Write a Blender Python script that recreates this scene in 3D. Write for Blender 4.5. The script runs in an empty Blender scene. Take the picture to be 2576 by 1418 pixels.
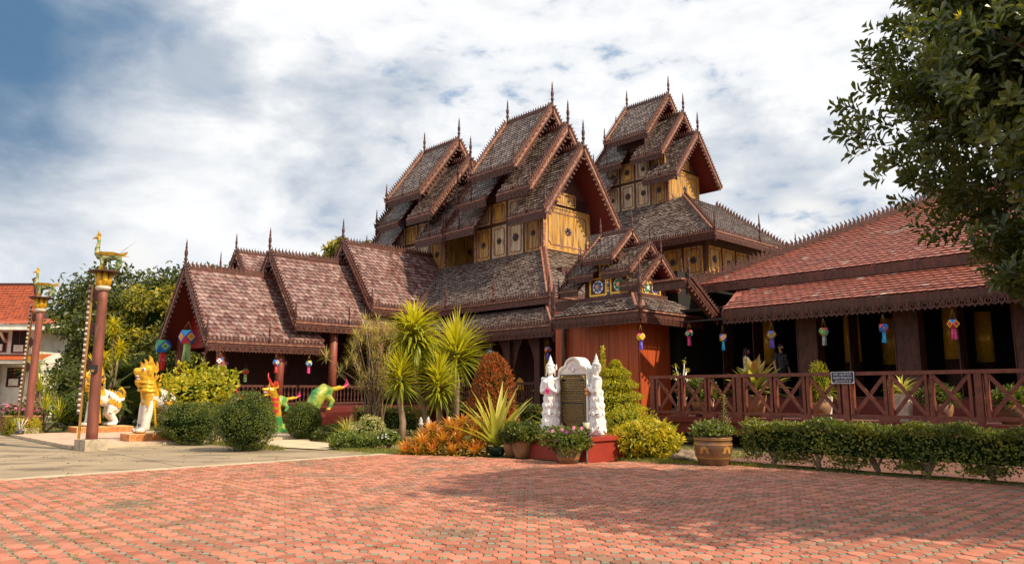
import bpy, math, random
import numpy as np
from mathutils import Vector, Matrix
R = math.radians
rng = np.random.default_rng(7)
random.seed(7)
scene = bpy.context.scene
COL = scene.collection
# ------------------------------------------------------------------ camera
cam_data = bpy.data.cameras.new('camera'); cam = bpy.data.objects.new('camera', cam_data)
COL.objects.link(cam); scene.camera = cam
cam.location = (0, 0, 1.55); cam.rotation_euler = (R(90 + 8.5), 0, 0)
cam_data.lens = 26; cam_data.sensor_width = 36; cam_data.clip_start = 0.05; cam_data.clip_end = 3000
scene.view_settings.view_transform = 'Standard'; scene.view_settings.look = 'None'
scene.view_settings.exposure = 0.45; scene.view_settings.gamma = 1.0
scene.view_settings.use_curve_mapping = False
try:
    scene.cycles.use_denoising = True
    scene.cycles.max_bounces = 8; scene.cycles.transparent_max_bounces = 8
except Exception: pass
# ------------------------------------------------------------------ sky and sun
SUN_EL, SUN_AZ = 44.0, -29.0          # azimuth measured from +X towards +Y
world = bpy.data.worlds.new('World'); scene.world = world; world.use_nodes = True
def build_world():
    nt = world.node_tree; nt.nodes.clear(); L = nt.links.new
    def N(t, **k):
        n = nt.nodes.new(t)
        for a, b in k.items(): setattr(n, a, b)
        return n
    def M(op, a, b=None, c=None, clamp=False):
        n = N('ShaderNodeMath', operation=op, use_clamp=clamp)
        for i, s in enumerate((a, b, c)):
            if s is None: continue
            if isinstance(s, (int, float)): n.inputs[i].default_value = s
            else: L(s, n.inputs[i])
        return n.outputs[0]
    def VM(op, a, b=None):
        n = N('ShaderNodeVectorMath', operation=op)
        for i, s in enumerate((a, b)):
            if s is None: continue
            if isinstance(s, tuple): n.inputs[i].default_value = s
            else: L(s, n.inputs[i])
        return n
    def mapr(v, a, b, c=0.0, d=1.0):
        n = N('ShaderNodeMapRange', interpolation_type='SMOOTHSTEP'); L(v, n.inputs[0])
        for i, x in enumerate((a, b, c, d)): n.inputs[i + 1].default_value = x
        return n.outputs[0]
    def mixc(f, a, b):
        n = N('ShaderNodeMix', data_type='RGBA')
        if isinstance(f, (int, float)): n.inputs[0].default_value = f
        else: L(f, n.inputs[0])
        for i, s in ((6, a), (7, b)):
            if isinstance(s, tuple): n.inputs[i].default_value = (*s, 1)
            else: L(s, n.inputs[i])
        return n.outputs[2]
    sky = N('ShaderNodeTexSky', sky_type='NISHITA'); sky.sun_disc = False
    sky.sun_elevation = R(SUN_EL); sky.sun_rotation = R(90 - SUN_AZ); sky.dust_density = 2.0
    tc = N('ShaderNodeTexCoord'); d = VM('NORMALIZE', tc.outputs['Generated']).outputs[0]
    sp = N('ShaderNodeSeparateXYZ'); L(d, sp.inputs[0]); X, Y, Z = sp.outputs
    zz = M('ADD', M('MAXIMUM', Z, 0.0), 0.30)
    cb = N('ShaderNodeCombineXYZ'); L(M('DIVIDE', X, zz), cb.inputs[0]); L(M('DIVIDE', Y, zz), cb.inputs[1])
    pl = VM('MULTIPLY', d, (1, 1, 1.9)).outputs[0]
    def noise(scale, det, off, dist=0.0, stretch=(1, 1, 1), rough=0.55):
        v = VM('MULTIPLY', pl, stretch).outputs[0]; v = VM('ADD', v, off).outputs[0]
        n = N('ShaderNodeTexNoise'); n.inputs['Scale'].default_value = scale; n.inputs['Detail'].default_value = det
        n.inputs['Distortion'].default_value = dist; n.inputs['Roughness'].default_value = rough
        L(v, n.inputs['Vector']); return n.outputs['Fac']
    big = noise(3.4, 5, (3.1, 1.2, 0.4), 0.3, rough=0.5)
    rip = noise(17.0, 5, (0.3, 5.1, 2.0), 0.2, (1, 1, 1.25), 0.55)
    wisp = noise(6.0, 8, (7.3, 2.2, 4.0), 0.25, (1, 1, 1), 0.55)
    def blob(x, y, r0, r1, wob=0.12):
        F = 26 / 36 * 2576; a = (x - 1288) / F; b = -(y - 709) / F; P = R(8.5)
        v = Vector((a, math.cos(P) - b * math.sin(P), math.sin(P) + b * math.cos(P))).normalized()
        n = VM('DISTANCE', d, tuple(v)); s = M('ADD', n.outputs['Value'], M('MULTIPLY', M('SUBTRACT', wisp, 0.5), wob * 5))
        return mapr(s, r0, r1, 1.0, 0.0)
    # how much cloud covers the blue: an almost closed layer, thin ripples with small gaps towards the upper right
    gapzone = blob(1750, 120, 0.1, 0.75, 0.05)
    cov = M('ADD', M('MULTIPLY', rip, 0.55), M('MULTIPLY', wisp, 0.45))
    covr = mapr(cov, 0.30, 0.46)
    gap = M('MULTIPLY', M('SUBTRACT', 1.0, covr), M('ADD', M('MULTIPLY', gapzone, 1.0), 0.06, clamp=True), clamp=True)
    hz = mapr(Z, 0.02, 0.30)
    bluelow = M('MULTIPLY', mapr(wisp, 0.40, 0.62, 1.0, 0.0), mapr(Z, 0.05, 0.20, 0.4, 0.0))
    # grey undersides
    dark = mapr(M('ADD', M('MULTIPLY', big, 0.7), M('MULTIPLY', wisp, 0.3)), 0.50, 0.74, 0.0, 0.40)
    d1 = blob(-120, 40, 0.04, 0.34, 0.06); d2 = blob(60, 250, 0.0, 0.20, 0.06)
    d3 = blob(860, 330, 0.0, 0.17, 0.07); d4 = blob(480, 190, 0.0, 0.16, 0.08); d5 = blob(1960, 420, 0.0, 0.16, 0.08)
    dk = M('MAXIMUM', M('MAXIMUM', M('MULTIPLY', d1, 1.0), M('MULTIPLY', d2, 0.7)), M('MAXIMUM', M('MULTIPLY', d3, 0.55), M('MULTIPLY', d4, 0.55)))
    dk = M('MAXIMUM', dk, M('MULTIPLY', d5, 0.4)); dk = M('MAXIMUM', dk, M('MULTIPLY', dark, 0.4))
    soft = M('ADD', M('MULTIPLY', big, 0.55), M('MULTIPLY', wisp, 0.45)); tex = M('ADD', M('MULTIPLY', rip, 0.5), M('MULTIPLY', wisp, 0.5))
    txz = M('ADD', M('MULTIPLY', gapzone, 0.8), 0.12)
    white = mixc(mapr(M('ADD', soft, M('MULTIPLY', M('SUBTRACT', tex, soft), txz)), 0.36, 0.66), (10.2, 10.6, 11.2), (13.6, 13.5, 13.3))
    white = mixc(mapr(Z, 0.0, 0.22), (12.2, 12.1, 11.8), white)
    cl = mixc(dk, white, (1.3, 2.7, 4.6))
    # low cumulus heads above the tree line
    cum = blob(335, 665, 0.0, 0.045, 0.03); cum2 = blob(2010, 560, 0.0, 0.05, 0.03)
    cl = mixc(M('MULTIPLY', M('MAXIMUM', cum, cum2), 0.8), cl, (12.6, 12.3, 11.8))
    blue = mixc(0.6, sky.outputs[0], (2.9, 5.6, 9.4))
    out = mixc(M('MAXIMUM', gap, bluelow), cl, blue)
    ground = mapr(Z, -0.03, 0.0)
    out = mixc(ground, (2.2, 2.0, 1.6), out)
    bg = N('ShaderNodeBackground'); L(out, bg.inputs[0]); bg.inputs[1].default_value = 0.06
    wo = N('ShaderNodeOutputWorld'); L(bg.outputs[0], wo.inputs[0])
build_world()
sun_data = bpy.data.lights.new('sun', 'SUN'); sun_data.energy = 5.0; sun_data.angle = R(0.6); sun_data.color = (1.0, 0.86, 0.62)
sun = bpy.data.objects.new('sun', sun_data); COL.objects.link(sun)
_s = Vector((math.cos(R(SUN_EL)) * math.cos(R(SUN_AZ)), math.cos(R(SUN_EL)) * math.sin(R(SUN_AZ)), math.sin(R(SUN_EL))))
sun.rotation_euler = _s.to_track_quat('Z', 'Y').to_euler(); sun.location = _s * 60

# ------------------------------------------------------------------ site grid: p towards right-near, q towards right-far
TH = R(43.6); RZ = math.atan2(-math.cos(TH), math.sin(TH))
U0, U1, B0, B1 = math.sin(TH), -math.cos(TH), math.cos(TH), math.sin(TH)
def W(p, q, z=0.0): return Vector((p * U0 + q * B0, p * U1 + q * B1, z))

# ------------------------------------------------------------------ mesh builder
class MB:
    def __init__(s): s.v = []; s.f = []; s.m = []; s.t = []; s.s = []; s.n = 0
    def add(s, vs, fs, m=0, tint=None, smooth=False):
        o = s.n; s.v.extend([tuple(v) for v in vs]); s.n += len(vs)
        t = random.random() if tint is None else tint
        for f in fs: s.f.append([i + o for i in f]); s.m.append(m); s.t.append(t); s.s.append(smooth)
    def addn(s, V, faces, m=0, tint=None, smooth=False):
        V = np.asarray(V, float); n, k, _ = V.shape
        if n == 0: return
        o = s.n; s.v.extend(map(tuple, V.reshape(-1, 3).tolist())); s.n += n * k
        if tint is None: tint = rng.random(n)
        for i in range(n):
            b = o + i * k; t = float(tint[i])
            for f in faces: s.f.append([b + j for j in f])
        nf = len(faces); s.m.extend([m] * (n * nf)); s.s.extend([smooth] * (n * nf)); s.t.extend(np.repeat(tint, nf).tolist())
    def add_from(s, o, m):
        b = s.n; s.v.extend(o.v); s.n += o.n; s.f.extend([[i + b for i in f] for f in o.f]); s.m.extend([m] * len(o.f)); s.t.extend(o.t); s.s.extend(o.s)
    def box(s, a, b, m=0, tint=None):
        (x0, y0, z0), (x1, y1, z1) = a, b
        s.add([(x0,y0,z0),(x1,y0,z0),(x1,y1,z0),(x0,y1,z0),(x0,y0,z1),(x1,y0,z1),(x1,y1,z1),(x0,y1,z1)],
              [(0,3,2,1),(4,5,6,7),(0,1,5,4),(1,2,6,5),(2,3,7,6),(3,0,4,7)], m, tint)
    def bar(s, a, b, w, h, m=0, up=(0, 0, 1), tint=None, ends=None):
        a = Vector(a); b = Vector(b); d = (b - a).normalized(); u = Vector(up)
        x = d.cross(u)
        if x.length < 1e-4: x = d.cross(Vector((1, 0, 0)))
        x.normalize(); y = x.cross(d).normalized(); x = x * (w / 2); y = y * (h / 2)
        vs = [a - x - y, a + x - y, a + x + y, a - x + y, b - x - y, b + x - y, b + x + y, b - x + y]
        s.add(vs, [(0,3,2,1),(4,5,6,7),(0,1,5,4),(1,2,6,5),(2,3,7,6),(3,0,4,7)], m, tint)
    def tube(s, pts, rad, n=8, m=0, smooth=True, cap=True, tint=None, flat=1.0, up=None):
        P = [Vector(p) for p in pts]; k = len(P)
        if isinstance(rad, (int, float)): rad = [rad] * k
        vs = []; prev = None
        for i in range(k):
            t = (P[min(i + 1, k - 1)] - P[max(i - 1, 0)])
            if t.length < 1e-9: t = Vector((0, 0, 1))
            t.normalize()
            if prev is None:
                r = Vector(up) if up is not None else (Vector((1, 0, 0)) if abs(t.x) < 0.9 else Vector((0, 1, 0)))
            else: r = prev
            x = (r - t * r.dot(t))
            if x.length < 1e-6: x = t.orthogonal()
            x.normalize(); prev = x; y = t.cross(x)
            ra = rad[i]; rx, ry = (ra if isinstance(ra, tuple) else (ra, ra * flat))
            for j in range(n):
                a = 2 * math.pi * j / n; vs.append(P[i] + x * (math.cos(a) * rx) + y * (math.sin(a) * ry))
        fs = []
        for i in range(k - 1):
            for j in range(n):
                a = i * n + j; b = i * n + (j + 1) % n; fs.append((a, b, b + n, a + n))
        if cap: fs.append(tuple(range(n - 1, -1, -1))); fs.append(tuple((k - 1) * n + j for j in range(n)))
        s.add(vs, fs, m, tint, smooth)
    def lathe(s, prof, n=16, m=0, o=(0, 0, 0), smooth=True, tint=None, sx=1.0, sy=1.0, cap=True):
        vs = []; fs = []; k = len(prof)
        for r, z in prof:
            for j in range(n):
                a = 2 * math.pi * j / n; vs.append((o[0] + math.cos(a) * r * sx, o[1] + math.sin(a) * r * sy, o[2] + z))
        for i in range(k - 1):
            for j in range(n):
                a = i * n + j; b = i * n + (j + 1) % n; fs.append((a, b, b + n, a + n))
        if cap: fs.append(tuple(range(n - 1, -1, -1))); fs.append(tuple((k - 1) * n + j for j in range(n)))
        s.add(vs, fs, m, tint, smooth)
    def ell(s, c, r, n=12, k=8, m=0, smooth=True, rot=None, tint=None):
        vs = []; fs = []; c = Vector(c)
        for i in range(k + 1):
            ph = math.pi * i / k
            for j in range(n):
                a = 2 * math.pi * j / n
                v = Vector((math.sin(ph) * math.cos(a) * r[0], math.sin(ph) * math.sin(a) * r[1], math.cos(ph) * r[2]))
                if rot is not None: v = rot @ v
                vs.append(c + v)
        for i in range(k):
            for j in range(n):
                a = i * n + j; b = i * n + (j + 1) % n; fs.append((a, a + n, b + n, b))
        s.add(vs, fs, m, tint, smooth)
    def prism(s, poly, o, ex, ey, en, th, m=0, tint=None):
        """a flat outline 'poly' in the ex/ey plane at o, thickened by th along en"""
        o = Vector(o); ex = Vector(ex); ey = Vector(ey); en = Vector(en) * th; n = len(poly)
        a = [o + ex * x + ey * y for x, y in poly]; b = [v + en for v in a]
        fs = [tuple(range(n)), tuple(range(2 * n - 1, n - 1, -1))] + [(i, i + n, (i + 1) % n + n, (i + 1) % n) for i in range(n)]
        s.add(a + b, fs, m, tint)
    def build(s, name, mats, parent=None, off=None, mw=None):
        me = bpy.data.meshes.new(name)
        vs = s.v
        if off is not None: vs = (np.asarray(vs, float).reshape(-1, 3) - np.array(off)).tolist()
        me.from_pydata(vs, [], s.f)
        if not isinstance(mats, (list, tuple)): mats = [mats]
        for m in mats: me.materials.append(m)
        if s.f:
            me.polygons.foreach_set('material_index', s.m); me.polygons.foreach_set('use_smooth', s.s)
            at = me.attributes.new('tint', 'FLOAT', 'FACE'); at.data.foreach_set('value', s.t)
        me.update()
        o = bpy.data.objects.new(name, me); COL.objects.link(o)
        if parent is not None: o.parent = parent
        return o
def tag(o, label, cat, group=None):
    o['label'] = label; o['category'] = cat
    if group: o['group'] = group
    return o
def kind(o, k): o['kind'] = k; return o
def thing(name, label, cat, loc=(0, 0, 0), rz=0.0, group=None):
    o = bpy.data.objects.new(name, None); o.empty_display_size = 0.2; COL.objects.link(o)
    o.location = loc; o.rotation_euler = (0, 0, rz); return tag(o, label, cat, group)
class Bld:
    """a building root standing on the site grid; part meshes are given in p,q,z"""
    def __init__(s, name, label, cat, p, q):
        s.root = thing(name, label, cat, W(p, q), RZ); s.off = (p, q, 0)
    def part(s, mb, name, mats, parent=None):
        return mb.build(name, mats, parent or s.root, s.off)
def copytree(o, parent=None, **kw):
    c = o.copy(); COL.objects.link(c); c.parent = parent
    for ch in o.children: copytree(ch, c)
    return c
def inst(src, parent, mat4, name=None):
    c = bpy.data.objects.new(name or src.name.split('.')[0], src.data if not isinstance(src, bpy.types.Mesh) else src)
    COL.objects.link(c); c.parent = parent; c.matrix_local = mat4; return c

# ------------------------------------------------------------------ materials
def _lin(c): return tuple(c) + (1.0,) if len(c) == 3 else c
def mk(name, c1, c2=None, rough=0.6, scale=6.0, detail=4, thr=(0.4, 0.62), var=0.12, bump=0.15, bscale=40.0, metal=0.0, spec=0.4, stretch=(1, 1, 1),
       c3=None, s3=2.0, thr3=(0.52, 0.6), coat=0.0, huev=0.0, gran=0.0):
    m = bpy.data.materials.new(name); m.use_nodes = True; nt = m.node_tree; L = nt.links.new
    b = nt.nodes['Principled BSDF']; b.inputs['Roughness'].default_value = rough; b.inputs['Metallic'].default_value = metal
    b.inputs['Specular IOR Level'].default_value = spec; b.inputs['Coat Weight'].default_value = coat
    tc = nt.nodes.new('ShaderNodeTexCoord'); mp = nt.nodes.new('ShaderNodeMapping'); mp.inputs['Scale'].default_value = stretch
    ge = nt.nodes.new('ShaderNodeNewGeometry'); L(ge.outputs['Position'], mp.inputs[0])
    at = nt.nodes.new('ShaderNodeAttribute'); at.attribute_name = 'tint'
    oi = nt.nodes.new('ShaderNodeObjectInfo')
    ad = nt.nodes.new('ShaderNodeMath'); ad.operation = 'ADD'; L(at.outputs['Fac'], ad.inputs[0]); L(oi.outputs['Random'], ad.inputs[1])
    fr = nt.nodes.new('ShaderNodeMath'); fr.operation = 'FRACT'; L(ad.outputs[0], fr.inputs[0]); rand = fr.outputs[0]
    def noise(sc, de, vec=None, dim4=False):
        n = nt.nodes.new('ShaderNodeTexNoise'); n.inputs['Scale'].default_value = sc; n.inputs['Detail'].default_value = de
        L(vec or mp.outputs[0], n.inputs['Vector']); return n.outputs['Fac']
    def mix(f, a, bb):
        n = nt.nodes.new('ShaderNodeMix'); n.data_type = 'RGBA'; L(f, n.inputs[0])
        for i, sck in ((6, a), (7, bb)):
            if isinstance(sck, tuple): n.inputs[i].default_value = _lin(sck)
            else: L(sck, n.inputs[i])
        return n.outputs[2]
    def mr(v, a, bb, c=0.0, d=1.0):
        n = nt.nodes.new('ShaderNodeMapRange'); L(v, n.inputs[0])
        for i, x in enumerate((a, bb, c, d)): n.inputs[i + 1].default_value = x
        return n.outputs[0]
    n1 = noise(scale, detail)
    col = mix(mr(n1, *thr), c1, c2) if c2 else c1
    if c2 and huev:                       # piece-to-piece mix of the two colours
        col2 = mix(rand, c1, c2); col = (lambda a, bb: mixv(a, bb))(col, col2) if False else col
        nn = nt.nodes.new('ShaderNodeMix'); nn.data_type = 'RGBA'; nn.inputs[0].default_value = huev; L(col, nn.inputs[6]); L(col2, nn.inputs[7]); col = nn.outputs[2]
    if c3: col = mix(mr(noise(s3, 5), *thr3), col, c3)
    hs = nt.nodes.new('ShaderNodeHueSaturation')
    if isinstance(col, tuple): hs.inputs['Color'].default_value = _lin(col)
    else: L(col, hs.inputs['Color'])
    ml = nt.nodes.new('ShaderNodeMath'); ml.operation = 'MULTIPLY_ADD'; L(rand, ml.inputs[0]); ml.inputs[1].default_value = 2 * var; ml.inputs[2].default_value = 1 - var
    L(ml.outputs[0], hs.inputs['Value']); L(hs.outputs[0], b.inputs['Base Color'])
    if bump:
        bn = noise(bscale, 4); bu = nt.nodes.new('ShaderNodeBump'); bu.inputs['Strength'].default_value = bump; bu.inputs['Distance'].default_value = 0.02
        L(bn, bu.inputs['Height']); L(bu.outputs[0], b.inputs['Normal'])
        rr = mr(bn, 0.3, 0.7, max(0.05, rough - 0.1), min(1, rough + 0.12)); L(rr, b.inputs['Roughness'])
    return m
def leafmat(name, dark, light, trans=0.35, rough=0.45, tcol=None, mid=None, spec=0.4):
    m = bpy.data.materials.new(name); m.use_nodes = True; nt = m.node_tree; L = nt.links.new
    b = nt.nodes['Principled BSDF']; b.inputs['Roughness'].default_value = rough; b.inputs['Specular IOR Level'].default_value = spec
    at = nt.nodes.new('ShaderNodeAttribute'); at.attribute_name = 'tint'
    cr = nt.nodes.new('ShaderNodeValToRGB'); L(at.outputs['Fac'], cr.inputs[0])
    cr.color_ramp.elements[0].color = _lin(dark); cr.color_ramp.elements[1].color = _lin(light)
    if mid: e = cr.color_ramp.elements.new(0.5); e.color = _lin(mid)
    L(cr.outputs[0], b.inputs['Base Color'])
    if trans:
        t = nt.nodes.new('ShaderNodeBsdfTranslucent'); mx = nt.nodes.new('ShaderNodeMixShader'); mx.inputs[0].default_value = trans
        g = nt.nodes.new('ShaderNodeMix'); g.data_type = 'RGBA'; g.blend_type = 'MULTIPLY'; g.inputs[0].default_value = 1.0
        L(cr.outputs[0], g.inputs[6]); g.inputs[7].default_value = _lin(tcol or (1.6, 1.5, 0.6))
        L(g.outputs[2], t.inputs[0]); L(b.outputs[0], mx.inputs[1]); L(t.outputs[0], mx.inputs[2])
        L(mx.outputs[0], nt.nodes['Material Output'].inputs[0])
    return m
# ================================================================== materials of the buildings
M_TW = mk('tile_wing', (0.125, 0.037, 0.029), (0.27, 0.195, 0.18), rough=0.38, scale=4, thr=(0.40, 0.70), var=0.3, huev=0.3, bump=0.35, bscale=30, spec=0.5, stretch=(1, 1, 0.5))
M_TT = mk('tile_teak', (0.082, 0.042, 0.033), (0.33, 0.265, 0.235), rough=0.34, scale=5, thr=(0.42, 0.7), var=0.35, huev=0.45, bump=0.35, bscale=30, spec=0.6)
M_TR = mk('tile_red', (0.36, 0.098, 0.062), (0.29, 0.082, 0.056), rough=0.42, scale=3, var=0.16, bump=0.2, bscale=25, spec=0.5, c3=(0.50, 0.38, 0.34), s3=2.6, thr3=(0.62, 0.70))
M_WOOD = mk('maroon_wood', (0.056, 0.0165, 0.0115), (0.105, 0.031, 0.019), rough=0.55, scale=9, stretch=(1, 1, 0.4), var=0.12, bump=0.25)
M_WOODL = mk('weathered_wood', (0.19, 0.06, 0.034), (0.36, 0.20, 0.14), rough=0.6, scale=8, thr=(0.42, 0.68), var=0.15, bump=0.3)
M_DARKW = mk('dark_wood', (0.055, 0.018, 0.013), (0.09, 0.03, 0.02), rough=0.6, scale=6, stretch=(4, 4, 0.4), bump=0.25)
M_TEDGE = mk('tile_edge_shade', (0.045, 0.022, 0.018), rough=0.8, bump=0.2, var=.2)  # tile front edges coloured dark to strengthen the shadow lines between courses
M_REDD = mk('oxide_red_paint', (0.15, 0.017, 0.014), (0.115, 0.014, 0.011), rough=0.5, scale=3, var=.12, bump=.15)
M_PIL = mk('pillar_paint', (0.25, 0.065, 0.040), (0.20, 0.05, 0.032), rough=0.5, scale=3, var=.08, bump=.12)
M_FENCE = mk('fence_paint', (0.135, 0.036, 0.022), (0.20, 0.055, 0.033), rough=0.5, scale=6, var=.14, bump=.25)
M_SOFF = mk('maroon_soffit', (0.15, 0.013, 0.010), (0.10, 0.012, 0.010), rough=0.6, scale=5, stretch=(1, 1, 4), var=.1, bump=.2)
M_RED = mk('red_paint', (0.30, 0.016, 0.012), (0.23, 0.013, 0.010), rough=0.5, scale=4, var=0.1, bump=0.12)
M_ORANGE = mk('orange_board', (0.40, 0.070, 0.016), (0.30, 0.050, 0.014), rough=0.45, scale=3, stretch=(3, 3, 0.25), var=0.10, bump=0.2)
M_YEL = mk('yellow_peeling', (0.50, 0.24, 0.020), (0.42, 0.29, 0.15), rough=0.55, scale=3.2, detail=6, thr=(0.47, 0.62), stretch=(6, 6, 0.45), var=0.12, bump=0.35, c3=(0.13, 0.055, 0.024), s3=1.8, thr3=(0.47, 0.66))
M_GREY = mk('bare_teak', (0.52, 0.42, 0.33), (0.42, 0.24, 0.06), rough=0.6, scale=3.0, detail=6, thr=(0.45, 0.6), stretch=(6, 6, 0.45), var=0.15, bump=0.4, c3=(0.13, 0.06, 0.04), s3=2.4, thr3=(0.55, 0.66))
M_GOLD = mk('gold_leaf', (0.90, 0.50, 0.05), (0.78, 0.40, 0.04), rough=0.26, scale=6, var=0.1, bump=0.1, metal=0.2)
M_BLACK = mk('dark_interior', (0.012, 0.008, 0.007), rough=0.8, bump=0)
M_GLASSB = mk('blue_mosaic', (0.03, 0.12, 0.5), rough=0.2, bump=0, var=0.3, coat=0.5)
M_GLASSG = mk('green_mosaic', (0.03, 0.30, 0.12), rough=0.2, bump=0, var=0.3, coat=0.5)
M_GLASSW = mk('pale_mosaic', (0.75, 0.72, 0.65), rough=0.2, bump=0, var=0.2, coat=0.5)
M_ORNG = mk('orange_mosaic', (0.8, 0.28, 0.03), rough=0.2, bump=0, var=0.2, coat=0.5)
M_PINKF = mk('pink_floor', (0.20, 0.082, 0.062), (0.15, 0.068, 0.052), rough=0.6, scale=2)
M_METAL = mk('dark_metal', (0.05, 0.05, 0.05), rough=0.45, metal=0.6, bump=0)

# ------------------------------------------------------------------ decorative strips
TOOTH = [[(0.02, 0), (0.78, 0), (1.0, 0.42), (0.62, 1.0), (0.55, 0.5), (0.2, 0.36)]]
LEAFT = [[(0, 0), (1, 0), (1, 0.22), (0, 0.22)], [(0.1, 0.22), (0.62, 0.22), (0.9, 0.62), (0.72, 1.0), (0.42, 0.72), (0.35, 0.42)]]
_C = [(0.5, -.14), (.28, -.2), (.16, -.42), (.26, -.66), (.5, -.80), (.5, -.66), (.37, -.58), (.31, -.42), (.38, -.29), (.5, -.25)]
LACE = [[(0, 0), (1, 0), (1, -.15), (0, -.15)], _C, [(1 - x, y) for x, y in reversed(_C)], [(.43, -.36), (.5, -.28), (.57, -.36), (.5, -.56)],
        [(0, -.15), (.17, -.15), (.12, -.48), (0, -.78)], [(1, -.15), (1, -.78), (.88, -.48), (.83, -.15)], [(.30, -.72), (.70, -.72), (.5, -1.0)], [(0, -.60), (.26, -.60), (.30, -.74), (.0, -.92)], [(1, -.60), (1, -.92), (.70, -.74), (.74, -.60)]]
PEND = [[(0, 0), (1, 0), (1, -.25), (0, -.25)], [(.08, -.25), (.5, -.25), (.42, -.62), (.68, -.8), (.5, -1.0), (.16, -.85), (.22, -.55)], [(.62, -.25), (.9, -.25), (.8, -.55)]]
def strip(mb, a, b, up, unit, h, polys, th, m=0, nrm=None):
    a = np.array(a, float); b = np.array(b, float); d = b - a; L = np.linalg.norm(d); n = max(1, int(round(L / unit))); d = d / L; w = L / n
    up = np.array(up, float); up = up - d * up.dot(d); up /= np.linalg.norm(up)
    nr = np.cross(d, up) if nrm is None else np.array(nrm, float)
    base = a[None, :] + d[None, :] * (np.arange(n) * w)[:, None]
    for poly in polys:
        P = np.array(poly); fr = d[None, :] * (P[:, 0] * w)[:, None] + up[None, :] * (P[:, 1] * h)[:, None]
        k = len(P); V = np.concatenate([fr - nr * th / 2, fr + nr * th / 2]); V = base[:, None, :] + V[None]
        fs = [tuple(range(k)), tuple(range(2 * k - 1, k - 1, -1))] + [(i, i + k, (i + 1) % k + k, (i + 1) % k) for i in range(k)]
        mb.addn(V, fs, m)
_fin = MB()
_fin.lathe([(.10, 0), (.10, .16), (.13, .17), (.13, .20), (.085, .23), (.075, .36), (.12, .40), (.12, .43), (.07, .47), (.105, .54), (.115, .60), (.085, .68), (.05, .72), (.085, .75), (.05, .79), (.06, .84), (.012, 1.0)], 8)
M_FIN = mk('dark_finial', (0.05, 0.014, 0.011), (0.08, 0.022, 0.016), rough=0.55, bump=0.2)
FIN = _fin.build('finial', M_FIN); FIN_ME = FIN.data; bpy.data.objects.remove(FIN)
def finial(B, parent, pos, h, r=1.0, name='finial'):
    p = Vector(pos) - Vector(B.off); rr = h * r * 1.05
    return inst(FIN_ME, parent, Matrix.Translation(p) @ Matrix.Diagonal((rr, rr, h, 1)), name)

# ------------------------------------------------------------------ tiles
def slope(B, O, ux, L, uy, S, w, e, kl=0.0, kr=0.0, show=True, point=0.3, over=1.3, th=0.045):
    ux = np.array(ux, float); uy = np.array(uy, float); ux /= np.linalg.norm(ux); uy /= np.linalg.norm(uy)
    n = np.cross(ux, uy); n = n if n[2] > 0 else -n
    nr = int(S / e); P = []
    for r in range(nr):
        s = r * e; xl = kl * s; xr = L - kr * s
        if xr - xl < w * .4: break
        xs = np.arange(xl + (w / 2 if r % 2 == 0 else w * 0.02), xr + w * .25, w)
        P.append(np.stack([xs, np.full(len(xs), s)], 1))
    if not P: return
    P = np.concatenate(P); N = len(P)
    pos = np.array(O)[None] + ux[None] * (P[:, 0] + rng.normal(0, w * .02, N))[:, None] + uy[None] * (P[:, 1] + rng.normal(0, e * .025, N))[:, None] + n[None] * (0.004 + rng.random(N) * .008)[:, None]
    B.slopes.append((pos, ux, uy, n, w, e, show, point, over, th))
def tile_template(w, e, point, over, th):
    h = w / 2 * .97; pt = e * point
    T = np.array([(-h, e * over, 0.002), (h, e * over, 0.002), (h, pt, th), (0, 0, th), (-h, pt, th), (h, pt, 0), (0, 0, 0), (-h, pt, 0)])
    F = [(0, 4, 3, 2, 1)]
    return T, F
def finish_tiles(B, parent, nsingle, mat, name='roof_tile'):
    allp = []
    for si, s in enumerate(B.slopes):
        d = np.linalg.norm(s[0] - np.array((0, 0, 1.55)), axis=1) + (0 if s[6] else 1e4)
        allp.append(np.stack([d, np.full(len(d), si), np.arange(len(d))], 1))
    A = np.concatenate(allp); A = A[np.argsort(A[:, 0])]; sel = A[:nsingle]; chosen = {(int(a[1]), int(a[2])) for a in sel}
    stuff = MB(); edge = MB()
    for si, (pos, ux, uy, n, w, e, show, point, over, th) in enumerate(B.slopes):
        T, F = tile_template(w, e, point, over, th)
        ids = np.array([i for i in range(len(pos)) if (si, i) not in chosen], int)
        loc = T[:, 0:1] * ux[None] + T[:, 1:2] * uy[None] + T[:, 2:3] * n[None]
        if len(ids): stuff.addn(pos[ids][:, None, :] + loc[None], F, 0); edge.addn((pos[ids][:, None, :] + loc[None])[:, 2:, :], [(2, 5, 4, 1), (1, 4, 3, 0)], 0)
        mine = [i for i in range(len(pos)) if (si, i) in chosen]
        if mine:
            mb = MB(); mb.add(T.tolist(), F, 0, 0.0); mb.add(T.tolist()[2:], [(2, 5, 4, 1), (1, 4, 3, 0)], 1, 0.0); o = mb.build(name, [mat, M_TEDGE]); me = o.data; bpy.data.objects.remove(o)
            for i in mine:
                M4 = Matrix(((ux[0], uy[0], n[0], pos[i][0] - B.off[0]), (ux[1], uy[1], n[1], pos[i][1] - B.off[1]), (ux[2], uy[2], n[2], pos[i][2]), (0, 0, 0, 1)))
                inst(me, parent, M4, name)
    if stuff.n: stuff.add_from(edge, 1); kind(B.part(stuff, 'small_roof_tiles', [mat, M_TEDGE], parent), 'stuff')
    B.slopes = []

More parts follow.
